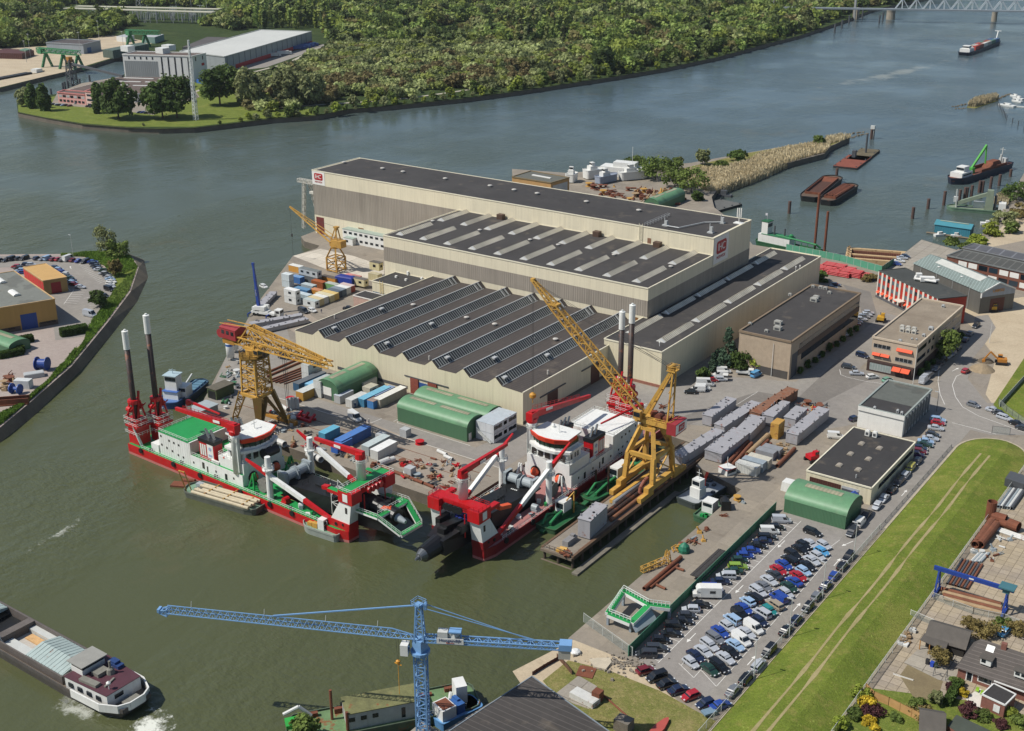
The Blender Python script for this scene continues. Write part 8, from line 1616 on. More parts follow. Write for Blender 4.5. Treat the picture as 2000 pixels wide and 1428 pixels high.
obj_at('red_trestle','red steel trestle assembly in the quay clutter under the hammerhead crane','trestle',592,822,RED,lambda b:(b.beam((-3,0,.5),(3,0,.5),.7),b.beam((-3,2,.5),(3,2,.5),.7),[b.beam((x,0,.5),(x,2.5,1.8),.6)for x in(-2.5,0,2.5)]))
for i,(px,py)in enumerate(((567,782),(577,785),(820,867))):obj_at('red_drum',('red reel left of two by the road','red reel right of two by the road','single red reel beside the road')[i],'reel',px,py,RED,lambda b:b.lathe(0,0,[(1.3,0),(1.3,.2),(.6,.25),(.6,.8),(1.3,.85),(1.3,1.0)],14),group='red reels')
for i,(px,py,h,lab)in enumerate(((451,703,7,'nearer white gas tank on the quay edge'),(459,688,8,'further white gas tank on the quay edge'))):
 v=P(px,py);t=thing('gas_tank',lab,'tank',v,0,'white gas tanks');fasten('vessel',WPAINT,t,lambda b:b.lathe(0,0,[(.4,.7),(1.3,1.2),(1.3,h-.6),(.9,h-.15),(.2,h)],16),True);fasten('blue_band',mat('2b5aa0',.5),t,lambda b:b.lathe(0,0,[(1.32,h-2.0),(1.32,h-1.3)],16));fasten('leg',LGT,t,lambda b:[b.beam((math.cos(a),math.sin(a),0),(math.cos(a),math.sin(a),1.4),.2)for a in(0,2.1,4.2)]and None)
t=thing('open_shed','small dark green open-fronted shed on the left quay','shed',P(432,772));fasten('wall',mat('44502f',.8,.15,1),t,lambda b:b.box(0,0,0,4,7,3.2));fasten('roof',mat('5a5548',.9,.2,1),t,lambda b:b.box(0,0,3.2,4.4,7.4,.2));fasten('opening',SBLK,t,lambda b:b.box(0,-3.52,0,3.2,.06,2.6))
t=thing('quay_shed','grey sheet shed behind the red boom at the quay corner','shed',P(398,815));fasten('wall',mat('8b9091',.7,.1,.6),t,lambda b:b.box(0,0,0,5,7,3.4));fasten('roof',mat('9aa3a4',.5,.1,.6),t,lambda b:b.box(0,0,3.4,5.5,7.5,.2))
for i,(px,py)in enumerate(((671,928),(745,862),(792,852))):obj_at('grey_hut',('small grey cabinet on the quay by the white walkway','grey metal cabinet beside the white open container','grey cabinet at the road edge')[i],'cabinet',px+(130 if i==0 else 0),py,LGREY,lambda b:b.box(0,0,0,2.4,2.2,2.4))
def pole(name,label,cat,px,py,h,m=None,grp=None,head=False):
 v=P(px,py);t=thing(name,label,cat,v,0,grp);fasten('pole',m or LGT,t,lambda b:b.tube((0,0,0),(0,0,h),.11,8,.06))
 if head:fasten('lamp_head',LGREY,t,lambda b:b.box(-.5,0,h-.05,1.3,.3,.16))
for i,(px,py)in enumerate(((1506,735),(1515,730),(1526,723))):pole('flagpole',('left of three white flagpoles at the office entrance','middle of three white flagpoles at the office entrance','right of three white flagpoles at the office entrance')[i],'flagpole',px,py,11,WPAINT,'three flagpoles')
pole('flagpole','single white flagpole at the corner of the beige office','flagpole',1783,750,12,WPAINT);pole('flagpole','white pole with a small flag at the gate beyond the beige office','flagpole',1932,670,7,WPAINT)
for i,(px,py)in enumerate(((1472,1327),(1541,1244),(1606,1170),(1667,1089))):pole('street_lamp',('street lamp nearest the camera beside the dike road','second street lamp from the near end of the dike road','third street lamp from the near end of the dike road','furthest street lamp of the row beside the car park')[i],'street lamp',px,py,9,None,'street lamps along the dike road',True)
pole('street_lamp','double street lamp in the shadow behind the white office','street lamp',1829,803,6,DGREY,None,True);pole('street_lamp','thin lamp at the grassy tip of the west bank','street lamp',143,500,9,None,None,True)
MESHF=N('chain_link');MESHF.color(C('9aa29c'));MESHF.b.inputs['Alpha'].default_value=.22;MESHF=MESHF.m
GSCR=mat('2f6d4d',.6,.1,.8);GSCR2=mat('4f8f74',.6,.1,.8)
def fence(label,pts,h,m,pm,sp=3.0,solid=True,name='fence'):
 pts=[V((p[0],p[1],p[2]if len(p)>2 else 0))for p in pts];t=thing(name,label,'fence',pts[0]);b=MB();c=MB()
 for p,q in zip(pts,pts[1:]):
  b.beam(p+V((0,0,h/2)),q+V((0,0,h/2)),.06 if solid else.015,h);n=max(1,int((q-p).length/sp))
  for i in range(n+1):w_=p.lerp(q,i/n);c.beam(w_,w_+V((0,0,h+.1)),.1)
  c.beam(p+V((0,0,h)),q+V((0,0,h)),.06)
 b.obj('panels',m,t,world=True);c.obj('posts',pm,t,world=True)
fence('long green screen fence between quay and car park',W((-101.9,182.5),(-103.2,256.5)),2.4,GSCR,GSCR2);fence('pale green screen fence between the red frames and the basin',[P(1535,489),P(1640,510),P(1722,533)],2.8,GSCR2,LGT);fence('short green screen fence turning towards the concrete quay',[P(1722,533),P(1745,517)],2.8,GSCR,LGT)
fence('wire fence closing the quay at its south end',[P(1140,1215),P(1235,1283)],2.2,MESHF,LGT,solid=False);fence('wire fence along the road at the foot of the dike',W((-78.7,150),(-78.7,262)),1.7,MESHF,LGT,solid=False);fence('wire fence between the dike and the gardens',W((-58.9,150),(-58.9,318)),1.9,MESHF,LGT,4,False);fence('low rail along the road beside the workshop',W((-78.9,262),(-78.9,318)),.8,MESHF,DGREY,4,False)
fence('dark mesh gate at the north end of the dike',[P(1937,846),P(1972,850)],2.2,MESHF,DGREY,3,False,'gate');fence('wire fence with a low grey wall beside the gravel ground',[P(1952,795),P(2000,742),P(2060,680)],1.6,mat('8a8c88',.8),LGT,3);fence('wire fence round the grass bank at the right edge',[P(1950,790),P(1965,805),P(2000,830)],2,MESHF,DGREY,3,False)
fence('sheet pile wall at the waterside south of the quay',[P(1090,1289),P(1062,1305),P(1040,1319)],.8,mat('4f2f25',.85,.25,.8),mat('4f2f25',.85,.25,.8),.9,True,'sheet_pile_wall');fence('short sheet pile wall in the rough grass',[P(1088,1285),P(1102,1300),P(1117,1318)],1.0,mat('5a4030',.85,.25,.8),mat('5a4030',.85,.25,.8),.9,True,'sheet_pile_wall')
pipes('rusty pipe frame piece on the right-hand quay','pipe','rusty pipes on the right quay',[(1258,1150,1330,1088,.5,'rust'),(1270,1148,1325,1103,.3,'rust'),(1282,1142,1300,1150,.3,'brown'),(1318,1108,1336,1114,.3,'brown')])
obj_at('yellow_lattice_frame','yellow lattice tower piece lying at the right quay edge','frame',1290,1105,YEL,lambda b:(b.lattice((-2,-5,.7),(.2,1,.9),1.1,1.1,n=6,r=.08,rb=.05),b.lattice((.6,2,0),(.6,2,3.2),1.4,1.4,.6,.6,n=3,r=.08,rb=.06)));obj_at('green_tarp_bundle','bundle under a dark green tarpaulin on the right quay','bundle',1336,1078,mat('1f6a50',.6,.2,1),lambda b:b.lathe(0,0,[(1.3,0),(1.4,.8),(1.1,1.7),(.4,2.3),(.1,2.5)],9));obj_at('solar_trailer','long trailer with a ribbed dark flat top beside the green fence','trailer',1388,1110,mat('3a3735',.7,.15,.8),lambda b:(b.box(0,0,1.1,3.2,14,.2,0),[b.box(x,0,1.3,.12,14,.06)for x in(-1,0,1)],[b.box(0,y,0,2,.8,1.1)for y in(-4,-5.2,5)]))
obj_at('blue_tent','blue tarpaulin tent beside the green arched shed','tent',1668,978,mat('2f4f9e',.6,.12,1),lambda b:(b.extr([(-1.8,0),(1.8,0),(1.7,1.6),(0,2.9),(-1.7,1.6)],(0,-1.8,0),(0,1.8,0)),));obj_at('sheet_stack','stack of dark grey sheets beside the arched shed','stack',1655,1008,mat('4b525a',.6,.15,.8),lambda b:[b.box(0,0,.3*i,2.4,7,.24)for i in range(6)]);obj_at('white_tank_store','white rounded store behind the green arched shed','store',1545,958,WPAINT,lambda b:b.box(0,0,0,4.5,3,2.5,0,.92))
obj_at('concrete_slab','broken pale concrete slab lying on the rubble','slab',1175,1297,mat('b3a893',.9,.15,1),lambda b:b.prism([(-2.6,-.6),(-.4,-2.2),(1.9,-1.6),(1.6,1.2),(.6,2.2),(-1.4,.8)],.1,.5));obj_at('white_tub','white tub lying at the counterweight of the tower crane','tub',1124,1276,WPAINT,lambda b:b.lathe(0,0,[(.7,0),(1.1,.3),(1.0,.6),(.5,.9)],12));obj_at('rusty_plate','rusty steel plate lying flat in the grass','plate',1145,1313,RUSTM,lambda b:b.box(0,0,.06,3.4,3.6,.12,.3))
obj_at('rusty_trough','white trough with rust inside beside the black roof','trough',1142,1368,PLAIN['white'],lambda b:(b.box(0,0,0,5.6,2.4,1.2,-.1),b.box(0,0,1.2,5.2,2.0,.03,-.1)));obj_at('rusty_bin','rusty open steel bin standing behind the white trough','bin',1167,1368,RUSTM,lambda b:b.box(0,0,0,1.7,1.7,2.2));obj_at('pallet_tower','grey stack of plates under a cover near the red boat','stack',1218,1425,mat('6e675d',.8,.2,1),lambda b:[b.box(0,0,i*.35,3,2.4,.3)for i in range(7)]);obj_at('red_boat','upturned red boat on the rough grass','boat',1288,1425,mat('a34a40',.6,.1,.8),lambda b:b.prism([(-.9,-3),(.9,-3),(1,0),(.5,2.6),(0,3.4),(-.5,2.6),(-1,0)],0,.7));pipes('long rusty beam lying in the rough grass','beam',None,[(1172,1352,1224,1398,.18,'rust')])
b=MB();r_=random.Random(9)
for i in range(170):v=P(1165+r_.gauss(45,38),1293+r_.gauss(4,10));s=r_.uniform(.15,.7);b.box(v.x,v.y,0,s,s*.8,s*.7,r_.random(),.7)
tag(b.obj('rubble',mat('827a6e',.9,.3,1.2)),kind='stuff')
obj_at('white_container','white container at the edge of the verge on the west bank','container',47,757,clad('c4c6c4',.5,.05,.1),lambda b:b.box(0,0,0,5,2.6,2.7,.5));obj_at('cable_drum','large upright blue cable drum behind the verge','cable drum',84,722,mat('1c3f86',.5,.1,.6),lambda b:(b.tube((-1.4,-.8,2.1),(1.4,.8,2.1),1.5,18),b.tube((-1.6,-.9,2.1),(-1.4,-.8,2.1),2.2,18),b.tube((1.4,.8,2.1),(1.6,.9,2.1),2.2,18)));obj_at('cable_drum','smaller blue cable drum with open flanges near the white container','cable drum',32,768,mat('22498f',.5,.1,.6),lambda b:(b.tube((-1.3,-.4,1.5),(1.3,.4,1.5),.6,14),b.tube((-1.5,-.5,1.5),(-1.2,-.4,1.5),1.6,18),b.tube((1.2,.4,1.5),(1.5,.5,1.5),1.6,18)));obj_at('skip','open grey skip full of rubble behind the verge','skip',67,736,LGREY,lambda b:(b.box(0,0,0,3,6,1.4,-.5),b.box(0,0,1.4,2.6,5.6,.1,-.5)))
obj_at('rust_hopper','long rusty open steel trough at the left edge','trough',8,790,RUSTM,lambda b:(b.box(0,0,0,3.4,14,.4,-.75),b.beam((-6,-4.4,1),(4,6.2,1),.3,2),b.beam((-4,-6,1),(6,4.4,1),.3,2)));HED=leaf_mat('hedge_leaves','3f5224','4f6430')
def hedge(label,p,q,w_,h,n):
 p,q=P(*p),P(*q);L=(q-p).length;a=math.atan2((q-p).y,(q-p).x);f=nr.randint(0,5,n);u=nr.rand(n,3);c=np.stack([(u[:,0]-.5)*L,(u[:,1]-.5)*w_,u[:,2]*h],1)
 for k,(ax,vv)in enumerate(((1,-w_/2),(1,w_/2),(2,h),(0,-L/2),(0,L/2))):c[f==k,ax]=vv+nr.randn((f==k).sum())*.08
 t_=nr.randn(n,3);t_/=np.linalg.norm(t_,axis=1)[:,None];b_=np.cross(t_,nr.randn(n,3));b_/=np.linalg.norm(b_,axis=1)[:,None];s=.22;ca,sa=math.cos(a),math.sin(a)
 v=np.stack([c-t_*s-b_*s,c+t_*s-b_*s,c+t_*s+b_*s,c-t_*s+b_*s],1).reshape(-1,3);v=np.stack([v[:,0]*ca-v[:,1]*sa,v[:,0]*sa+v[:,1]*ca,v[:,2]],1);o=bpy.data.objects.new('hedge',mesh_quads('hedge',v,HED));col.objects.link(o);o.location=(p+q)/2;return tag(o,label,'hedge','clipped hedges of the west bank')
hedge('clipped hedge between car park and yard of the west bank',(120,657),(170,648),3,2.6,5000);hedge('clipped hedge running towards the ochre hall',(25,674),(64,666),2.4,2.2,3500);hedge('clipped hedge closing the yard of the arched sheds',(42,690),(24,672),2.4,2.2,2500);hedge('clipped hedge along the front of the arched sheds',(0,700),(44,691),2.4,2.0,3500)
WG_='single trees on the west bank'
for px,py,h,rr,kd,m_,lab in((211,499,12,5,'loose',L_WIL,'tall grey-green willow at the tip of the west bank'),(231,504,7,5.2,'round',L_MID,'rounded fresh green tree below the tall willow'),(227,540,6.5,2.8,'loose',L_BR,'pale brownish young tree on the verge'),(194,601,6,3.2,'round',L_DARK,'dark young tree at the edge of the west car park')):tree('verge_tree',lab,'tree',P(px,py),h,rr,kd,m_,1300,.3,WG_,int(px))
va,vb=np.array([tuple(p)for p in vo]),np.array([tuple(p)for p in vi]);n=26000;i_=nr.randint(0,9,n);f=nr.rand(n);k=nr.rand(n)
pa=va[i_]*(1-f[:,None])+va[i_+1]*f[:,None];ib=np.minimum((i_*12/9).astype(int),11);pb=vb[ib]*(1-f[:,None])+vb[ib+1]*f[:,None];c=pa*(1-k[:,None])+pb*k[:,None];hh=.35+.9*nr.rand(n)*(.4+.6*np.sin(c[:,0]*.3)**2);a=nr.rand(n)*6.28;dx=np.stack([np.cos(a)*.22,np.sin(a)*.22,0*a],1);ln=np.stack([nr.randn(n)*.2,nr.randn(n)*.2,hh],1)
o=bpy.data.objects.new('verge_herbs',mesh_quads('verge_herbs',np.stack([c-dx,c+dx,c+dx*.5+ln,c-dx*.5+ln],1).reshape(-1,3),leaf_mat('verge_leaves','56712a','6b8636','7f8f4a')));col.objects.link(o);tag(o,kind='stuff')
OG='conifers and shrubs at the office'
for px,py,h,rr,kd,m_,lab in((1420,714,13,4.5,'conifer',L_CON,'large blue-grey cedar at the office corner'),(1464,706,10.5,4,'conifer',L_CON,'blue-grey cedar right of the large one'),(1447,722,6,4.5,'bush',L_DARK,'broad dark green shrub between the two cedars'),(1476,722,5.5,3.4,'bush',L_YEL,'yellowish shrub in front of the second cedar'),(1500,722,6.5,1.8,'conifer',L_DARK,'small slim cypress beside the flagpoles'),(1393,725,6,2,'conifer',L_CON,'slim dark conifer against the long hall'),(1375,742,4,2.4,'bush',L_DARK,'low dark bush beside the parked white vans'),(1848,706,9.5,3.6,'round',L_MID,'fresh green tree against the beige office'),(1600,548,4,3.5,'bush',L_DARK,'dark bushes at the far corner of the long hall'),(1700,548,2.2,4,'bush',L_BR,'ragged hedge beside the red frames')):tree('office_tree',lab,'tree' if h>4.2 else 'bush',P(px,py),h,rr,kd,m_,1500,.3,OG,int(px)%97)
for i,k in enumerate(np.linspace(0,1,9)):tree('office_shrub','dark shrub in the row along the shaded side of the office','bush',V((-134.5,345+48*k,0)),2.2+.8*math.sin(i*2),.9,'bush',L_DARK,500,.3,'shrubs along the dark-roofed office',5+i%2)
for i,k in enumerate(np.linspace(0,1,8)):tree('office_shrub','dark shrub in the row along the shaded side of the beige office','bush',V((-102.9,365+42*k,0)),2.4+.8*math.sin(i*2.3),1.0,'bush',L_DARK,500,.3,'shrubs along the beige office',5+i%2)
TYRE=mat('1b1b1c',.8,.1,2)
CARS={}
PAINT={'black':'17181b','navy':'1d2740','blue':'24418c','silver':'a9adb2','grey':'6a6d72','light blue':'8fa9c4','white':'d0d0cc','red':'9c1f28','dark red':'6b1c24','green':'274a3c','lime green':'7d9a34','teal':'257a78','bright blue':'4f93c0','yellow':'9a9440','beige':'978c78','purple':'4a2d55','dark grey':'33363b','pale green':'6f9a86','dark green':'1f3a30'}
def car_meshes(kind):
 if kind in CARS:return CARS[kind]
 L,Wd,H,hood,tail,belt,rf,rr={'hatchback':(4.0,1.72,1.46,.98,.42,.92,.62,.18),'saloon':(4.5,1.76,1.43,1.2,.85,.92,.72,.5),'estate':(4.65,1.78,1.48,1.15,.12,.94,.7,.28),'van':(4.7,1.85,1.95,.8,.06,1.08,.62,.05),'people carrier':(4.5,1.8,1.68,.8,.1,1.0,.85,.15),'big van':(5.6,2.0,2.5,.7,.04,1.25,.7,.03)}[kind]
 h=Wd/2;b=MB();st=[(-L/2,.72,.42,belt*.86),(-L/2+.14,.95,.3,belt*.97),(-L/2+tail+.2,1,.22,belt),(L/2-hood,1,.22,belt),(L/2-.55,.96,.24,belt*.84),(L/2-.12,.86,.3,belt*.72),(L/2,.66,.38,belt*.58)]
 vs=[]
 for x,w_,z0,z1 in st:zm=z0+(z1-z0)*.62;vs+=[(x,-h*w_*.93,z0),(x,-h*w_,zm),(x,-h*w_*.93,z1),(x,h*w_*.93,z1),(x,h*w_,zm),(x,h*w_*.93,z0)]
 n=6;b.add(vs,[(j*n+i,(j+1)*n+i,(j+1)*n+(i+1)%n,j*n+(i+1)%n)for j in range(len(st)-1)for i in range(n)]+[tuple(range(n)),tuple(range(len(vs)-1,len(vs)-n-1,-1))])
 x0,x1=-L/2+tail,L/2-hood;tw_=h*.78;r0,r1=x0+rr,x1-rf
 def cab(g,zt):return[(x0-g,-h*.93-g,belt-.02),(x1+g,-h*.93-g,belt-.02),(x1+g,h*.93+g,belt-.02),(x0-g,h*.93+g,belt-.02),(r0-g,-tw_-g,zt),(r1+g,-tw_-g,zt),(r1+g,tw_+g,zt),(r0-g,tw_+g,zt)]
 F6=[(3,2,1,0),(4,5,6,7),(0,1,5,4),(1,2,6,5),(2,3,7,6),(3,0,4,7)]
 b.add(cab(0,H-.03),F6);rp_=[(r0-.02,-tw_-.01),(r1+.04,-tw_-.01),(r1+.04,tw_+.01),(r0-.02,tw_+.01)];b.prism(rp_,H-.06,H);b.cur=1
 for s in(-1,1):b.box(L/2-.16,s*h*.6,belt*.6,.3,.36,.14)
 b.cur=2
 for s in(-1,1):b.box(-L/2+.08,s*h*.66,belt*.74,.16,.26,.16)
 me=bpy.data.meshes.new('body');me.from_pydata([tuple(v)for v in b.v],[],b.f);
 for m in(car_mat('808080'),mat('c9ccce',.2,.02,1),mat('7a1418',.3,.02,1)):me.materials.append(m)
 me.polygons.foreach_set('material_index',b.mi)
 g=MB();c=cab(.012,H-.05);z_=belt+.05
 def lp(i,j,t):return tuple(c[i][k]+(c[j][k]-c[i][k])*t for k in range(3))
 q=[(lp(1,5,.1),lp(2,6,.1),lp(2,6,.88),lp(1,5,.88))]
 if 'van' not in kind or kind=='van':q.append((lp(3,7,.15),lp(0,4,.15),lp(0,4,.82),lp(3,7,.82)))
 def sd(i,j,a0,a1):
  p0,p1,p2,p3=lp(i,i+4,.12),lp(j,j+4,.12),lp(j,j+4,.86),lp(i,i+4,.86)
  f=lambda a,b_,t:tuple(a[k]+(b_[k]-a[k])*t for k in range(3));return(f(p0,p1,a0),f(p0,p1,a1),f(p3,p2,a1),f(p3,p2,a0))
 sl_=((.05,.46),(.5,.95))if 'van' not in kind else((.72,.97),)
 if kind=='estate' or kind=='people carrier':sl_=((.04,.3),(.33,.62),(.65,.96))
 for a0,a1 in sl_:q.append(sd(0,1,a0,a1));q.append(sd(2,3,1-a1,1-a0))
 for f in q:g.add(f,[(0,1,2,3)])
 gm=bpy.data.meshes.new('windows');gm.from_pydata([tuple(v)for v in g.v],[],g.f);gm.materials.append(GLASS)
 w_=MB();w_.tube((0,-.1,0),(0,.1,0),.31,12);w_.cur=1;w_.tube((0,-.115,0),(0,.115,0),.18,10);wm=bpy.data.meshes.new('wheel');wm.from_pydata([tuple(v)for v in w_.v],[],w_.f);wm.materials.append(TYRE);wm.materials.append(LGREY);wm.polygons.foreach_set('material_index',w_.mi)
 CARS[kind]=(me,gm,wm,L,h);return CARS[kind]
USED={}
ORD=['first','second','third','fourth','fifth','sixth','seventh','eighth','ninth','tenth','eleventh','twelfth','thirteenth','fourteenth','fifteenth','sixteenth','seventeenth','eighteenth','nineteenth','twentieth','twenty-first','twenty-second','twenty-third','twenty-fourth','twenty-fifth','twenty-sixth','twenty-seventh','twenty-eighth']
def car(v,ang,kind,colour,label,group):
 me,gm,wm,L,h=car_meshes(kind)
 nm='parked_van' if 'van' in kind else 'parked_car';t=thing(nm,label,'van' if 'van' in kind else 'car',v,ang,group)
 o=bpy.data.objects.new('body',me);col.objects.link(o);o.parent=t;o.material_slots[0].link='OBJECT';o.material_slots[0].material=car_mat(PAINT[colour])
 o=bpy.data.objects.new('windows',gm);col.objects.link(o);o.parent=t
 for x in(-L*.3,L*.31):
  for s in(-1,1):o=bpy.data.objects.new('wheel',wm);col.objects.link(o);o.parent=t;o.location=(x,s*(h-.12),.31)
 return t
KC={'b':'black','n':'navy','u':'blue','s':'silver','g':'grey','l':'light blue','w':'white','r':'red','d':'dark red','e':'green','i':'lime green','t':'teal','c':'bright blue','y':'yellow','o':'beige','p':'purple','k':'dark grey','f':'pale green','q':'dark green'}
KT={'h':'hatchback','s':'saloon','e':'estate','v':'van','m':'people carrier','x':'big van'}
def row(where,group,ang,data,sc_=1.0,off=(0,0),z=.03,jit=.04):
 """data: x,y,colour+kind per car, in a window of the survey frame, in order along the row"""
 its=data.split()
 for i,it in enumerate(its):
  x,y,ck=it.split(',');v=P(off[0]+float(x)/sc_,off[1]+float(y)/sc_,.5);v.z=z
  a=ang if not isinstance(ang,tuple)else ang[0]+(ang[1]-ang[0])*i/max(1,len(its)-1)
  kd,c=KT[ck[1]],KC[ck[0]];noun={'big van':'tall van'}.get(kd,kd)
  car(v,a+rng.uniform(-jit,jit)+(math.pi if rng.random()<.3 and abs(math.cos(a))<.95 else 0),kd,c,'%s %s, %s'%(c,noun,where%ORD[i]if '%s' in where else where),group)
Z6=dict(sc_=3.0517,off=(1100,960));Z4=dict(sc_=4.4636,off=(1400,780));Z5=dict(sc_=2.975,off=(1400,380));ZL=dict(sc_=6.667,off=(0,480));ZB=dict(sc_=6.49,off=(1560,680))
PG_='cars in the main car park'
row('%s from near end of row along green fence',PG_,R(33),'497,972,km 557,935,ke 582,887,bh 642,848,bs 666,805,bm 712,775,bs 738,742,kh 762,705,sh 817,677,bs 888,585,uv 937,538,ns 972,507,sm 1014,477,qs 1042,450,ie 1052,412,qh 1085,384,uh 1122,354,us 1157,325,bs 1187,298,ns 1215,273,be 1230,240,wv 1270,215,bh 1300,174,sv',**Z6)
aM=math.atan2(*((P(1100+808/3.0517,960+1055/3.0517)-P(1100+712/3.0517,960+985/3.0517))[k]for k in(1,0)))
row('%s from near end, left middle row of car park',PG_,aM,'760,1022,sh 790,982,ns 836,954,ss 872,917,se 906,876,ge 936,838,us 978,806,sh 1008,765,lm 1052,735,bm 1077,700,us 1100,657,lh 1137,632,be 1162,597,se 1196,568,gs 1227,532,ss 1260,498,ks 1284,470,rs 1316,439,us 1350,408,be 1370,377,be 1412,346,bs 1432,322,bh 1472,314,ss',**Z6)
row('%s from near end, right middle row of car park',PG_,aM,'872,1063,qs 930,1046,bm 967,995,ss 995,957,bs 1026,918,ls 1062,887,wv 1090,845,ss 1134,816,wv 1170,774,nh 1186,728,sm 1226,711,th 1260,675,oe 1284,636,uv 1326,609,sh 1346,571,qs 1376,538,us 1402,506,rs 1432,477,lh 1455,444,bs 1481,413,ss 1516,387,sh 1541,360,ch 1552,322,sh',**Z6)
row('%s from near end along the dike road','cars parked along the dike road',R(90),'1012,1190,gs 1092,1115,be 1162,1038,se 1226,955,bm 1327,830,bs 1390,766,nh 1458,692,bh 1510,625,gh 1565,565,ns 1615,503,uh 1664,446,bh 1700,390,be 1722,245,km 1770,187,wv 1806,140,bs',**Z6)
row('%s from left at near edge of the car park','cars at the near edge of the car park',R(63),'490,1068,dh 557,1107,bm 618,1147,bs 686,1184,ns 760,1220,rh 848,1266,nh 936,1276,us',**Z6)
row('parked by itself beside the arched shed at the car park',None,R(-8),'1486,243,be',**Z6)
row('%s from near end beside the black-roofed workshop','cars beside the black-roofed workshop',R(90),'1396,932,sh 1455,866,ss 1525,792,bh 1588,722,be 1645,660,se 1686,602,ym 1746,545,kh',**Z4)
row('%s from near end in bays beside white office','cars beside the white office',R(15),'1742,482,ph 1768,456,dh 1772,428,nh 1812,396,qs 1822,368,ls 1862,342,ss 1882,310,kh 1908,252,ss 1928,207,rh 1924,178,le',**Z4)
row('%s from near end at the dark-roofed office','cars along the dark-roofed office',R(28),'562,940,ns 607,897,bh 637,880,rs 680,856,bh 702,835,ss 735,812,se 754,788,sh 777,770,rh 800,752,ds 815,740,sh 836,725,ss 855,712,gh 866,700,ss 880,688,sh',**Z5)
row('%s from left before the beige office front','cars in front of the beige office',(R(-10),R(70)),'846,937,nm 765,1002,ke 812,1040,ss 903,1060,wh 990,1078,fh',**Z5)
row('%s from near end beside the beige office wall','cars beside the beige office',R(88),'1205,1082,sx 1236,1050,gm 1275,1012,gs 1298,985,ks 1345,942,ss 1372,925,gh 1400,892,ks 1445,845,ns 1472,808,gs 1506,762,be',**Z5)
row('parked alone at the edge of the gravel ground',None,R(80),'1446,1026,rh',**Z5)
row('%s from the left in the bays at the bend of the road','cars at the bend of the road',R(-12),'1490,1223,gh 1605,1254,ss 1642,1273,ks 1670,1297,se 1742,1332,bs 1780,1360,ks',**Z5)
row('%s from the near end by the floating dock fence','cars by the basin fence',R(10),'1045,404,uh 1060,386,ws 1076,368,ss 1095,360,nh',**Z5)
row('beside the ragged hedge and the red frames',None,R(-12),'870,487,bs',**Z5)
row('%s of the two dark cars behind the dark-roofed office','dark cars behind the dark-roofed office',R(25),'668,541,ns 690,526,nh',**Z5)
row('%s of the white vans at the long hall corner','white vans at the long hall',R(28),'40,1027,wv 20,1050,wv',**Z5);row('at the shrubs before the office entrance',None,R(80),'228,1048,cv',**Z5)
row('%s from the left of the vans behind the tall portal crane','vans beside the long hall',R(30),'540,108,bh 600,92,wv 640,78,wv 660,45,wx',sc_=4.2,off=(1220,740))
row('%s from the left at the red sign by the office entrance','cars by the office entrance',R(35),'720,10,rh 790,5,sh',sc_=4.2,off=(1220,740))
row('beside the black-roofed workshop wall by the parking bays',None,R(25),'1035,325,wv',**Z4);row('parked against the corner of the white office',None,R(70),'1200,170,nh',**Z4)
row('standing between cabins and grey sections on the north quay',None,R(-5),'375,915,kv',sc_=7.14,off=(540,480));row('half hidden behind the dark van on the north quay',None,R(-5),'495,905,wh',sc_=7.14,off=(540,480));row('beside the pink brick cabin by the saw-tooth hall',None,R(30),'1010,875,bs',sc_=7.14,off=(540,480))
row('alone on the open north quay near the water',None,R(-10),'515,560,wh',z=.02);row('on the road by the shadow of the hammerhead crane',None,R(-22),'693,817,wx');row('under the jib of the hammerhead crane by the bar stock',None,R(10),'556,698,nv')
WC='cars on the west bank car park'
row('%s from left in far row on the west bank',WC,R(100),'5,190,bh 85,187,bs 160,172,kv 240,168,kh 318,165,bm 482,165,nh 560,170,gs 625,168,lv 695,178,dh 762,178,rh 822,185,ks 893,178,wx 955,190,dh 1030,198,us 1108,208,bm',**ZL)
row('%s from far end of curved west bank row',WC,(R(40),R(-2)),'1207,212,us 1228,235,nh 1245,262,ks 1262,288,nh 1288,312,ss 1335,325,qh 1345,362,sh 1385,375,bs 1400,398,kh 1425,415,sh 1437,440,ls 1450,470,ws 1437,500,wh 1440,530,ss 1420,570,bv 1365,655,bs',**ZL)
row('%s from far end beside small ochre building',WC,R(22),'722,288,nh 768,312,lh 785,332,ph 805,348,uh 838,372,wh 872,395,gs 900,425,qs 925,455,ns 945,480,lh 962,505,dh 1045,538,ss',**ZL)
row('%s of the group between the two ochre buildings',WC,R(40),'205,272,rh 240,292,kh 262,322,lh 280,350,uh 345,245,nh 405,248,sh',**ZL)
row('alone at the edge of the grass verge on the west bank',None,R(5),'1170,905,sx',**ZL)
row('%s from left at the pink office across the river','cars at the pink office',R(70),'105,204,kh 112,205,sh 117,205.5,nh 123,206,lh 130,206,bh 136,207,dh 150,202,sh 172,208,kh 180,208.5,bs 272,220,bh 279,220,uh 286,221,kh')
def wheels(t,xs,h,r=.36,w_=.2):
 for x in xs:
  for s in(-1,1):fasten('wheel',TYRE,t,lambda b:b.tube((x,s*h,r),(x,s*(h-w_),r),r,12))
v=P(1100+858/3.0517,960+630/3.0517);t=thing('motor_home','white motor home with an overcab parked in the row by the green fence','motor home',v,R(33)+math.pi)
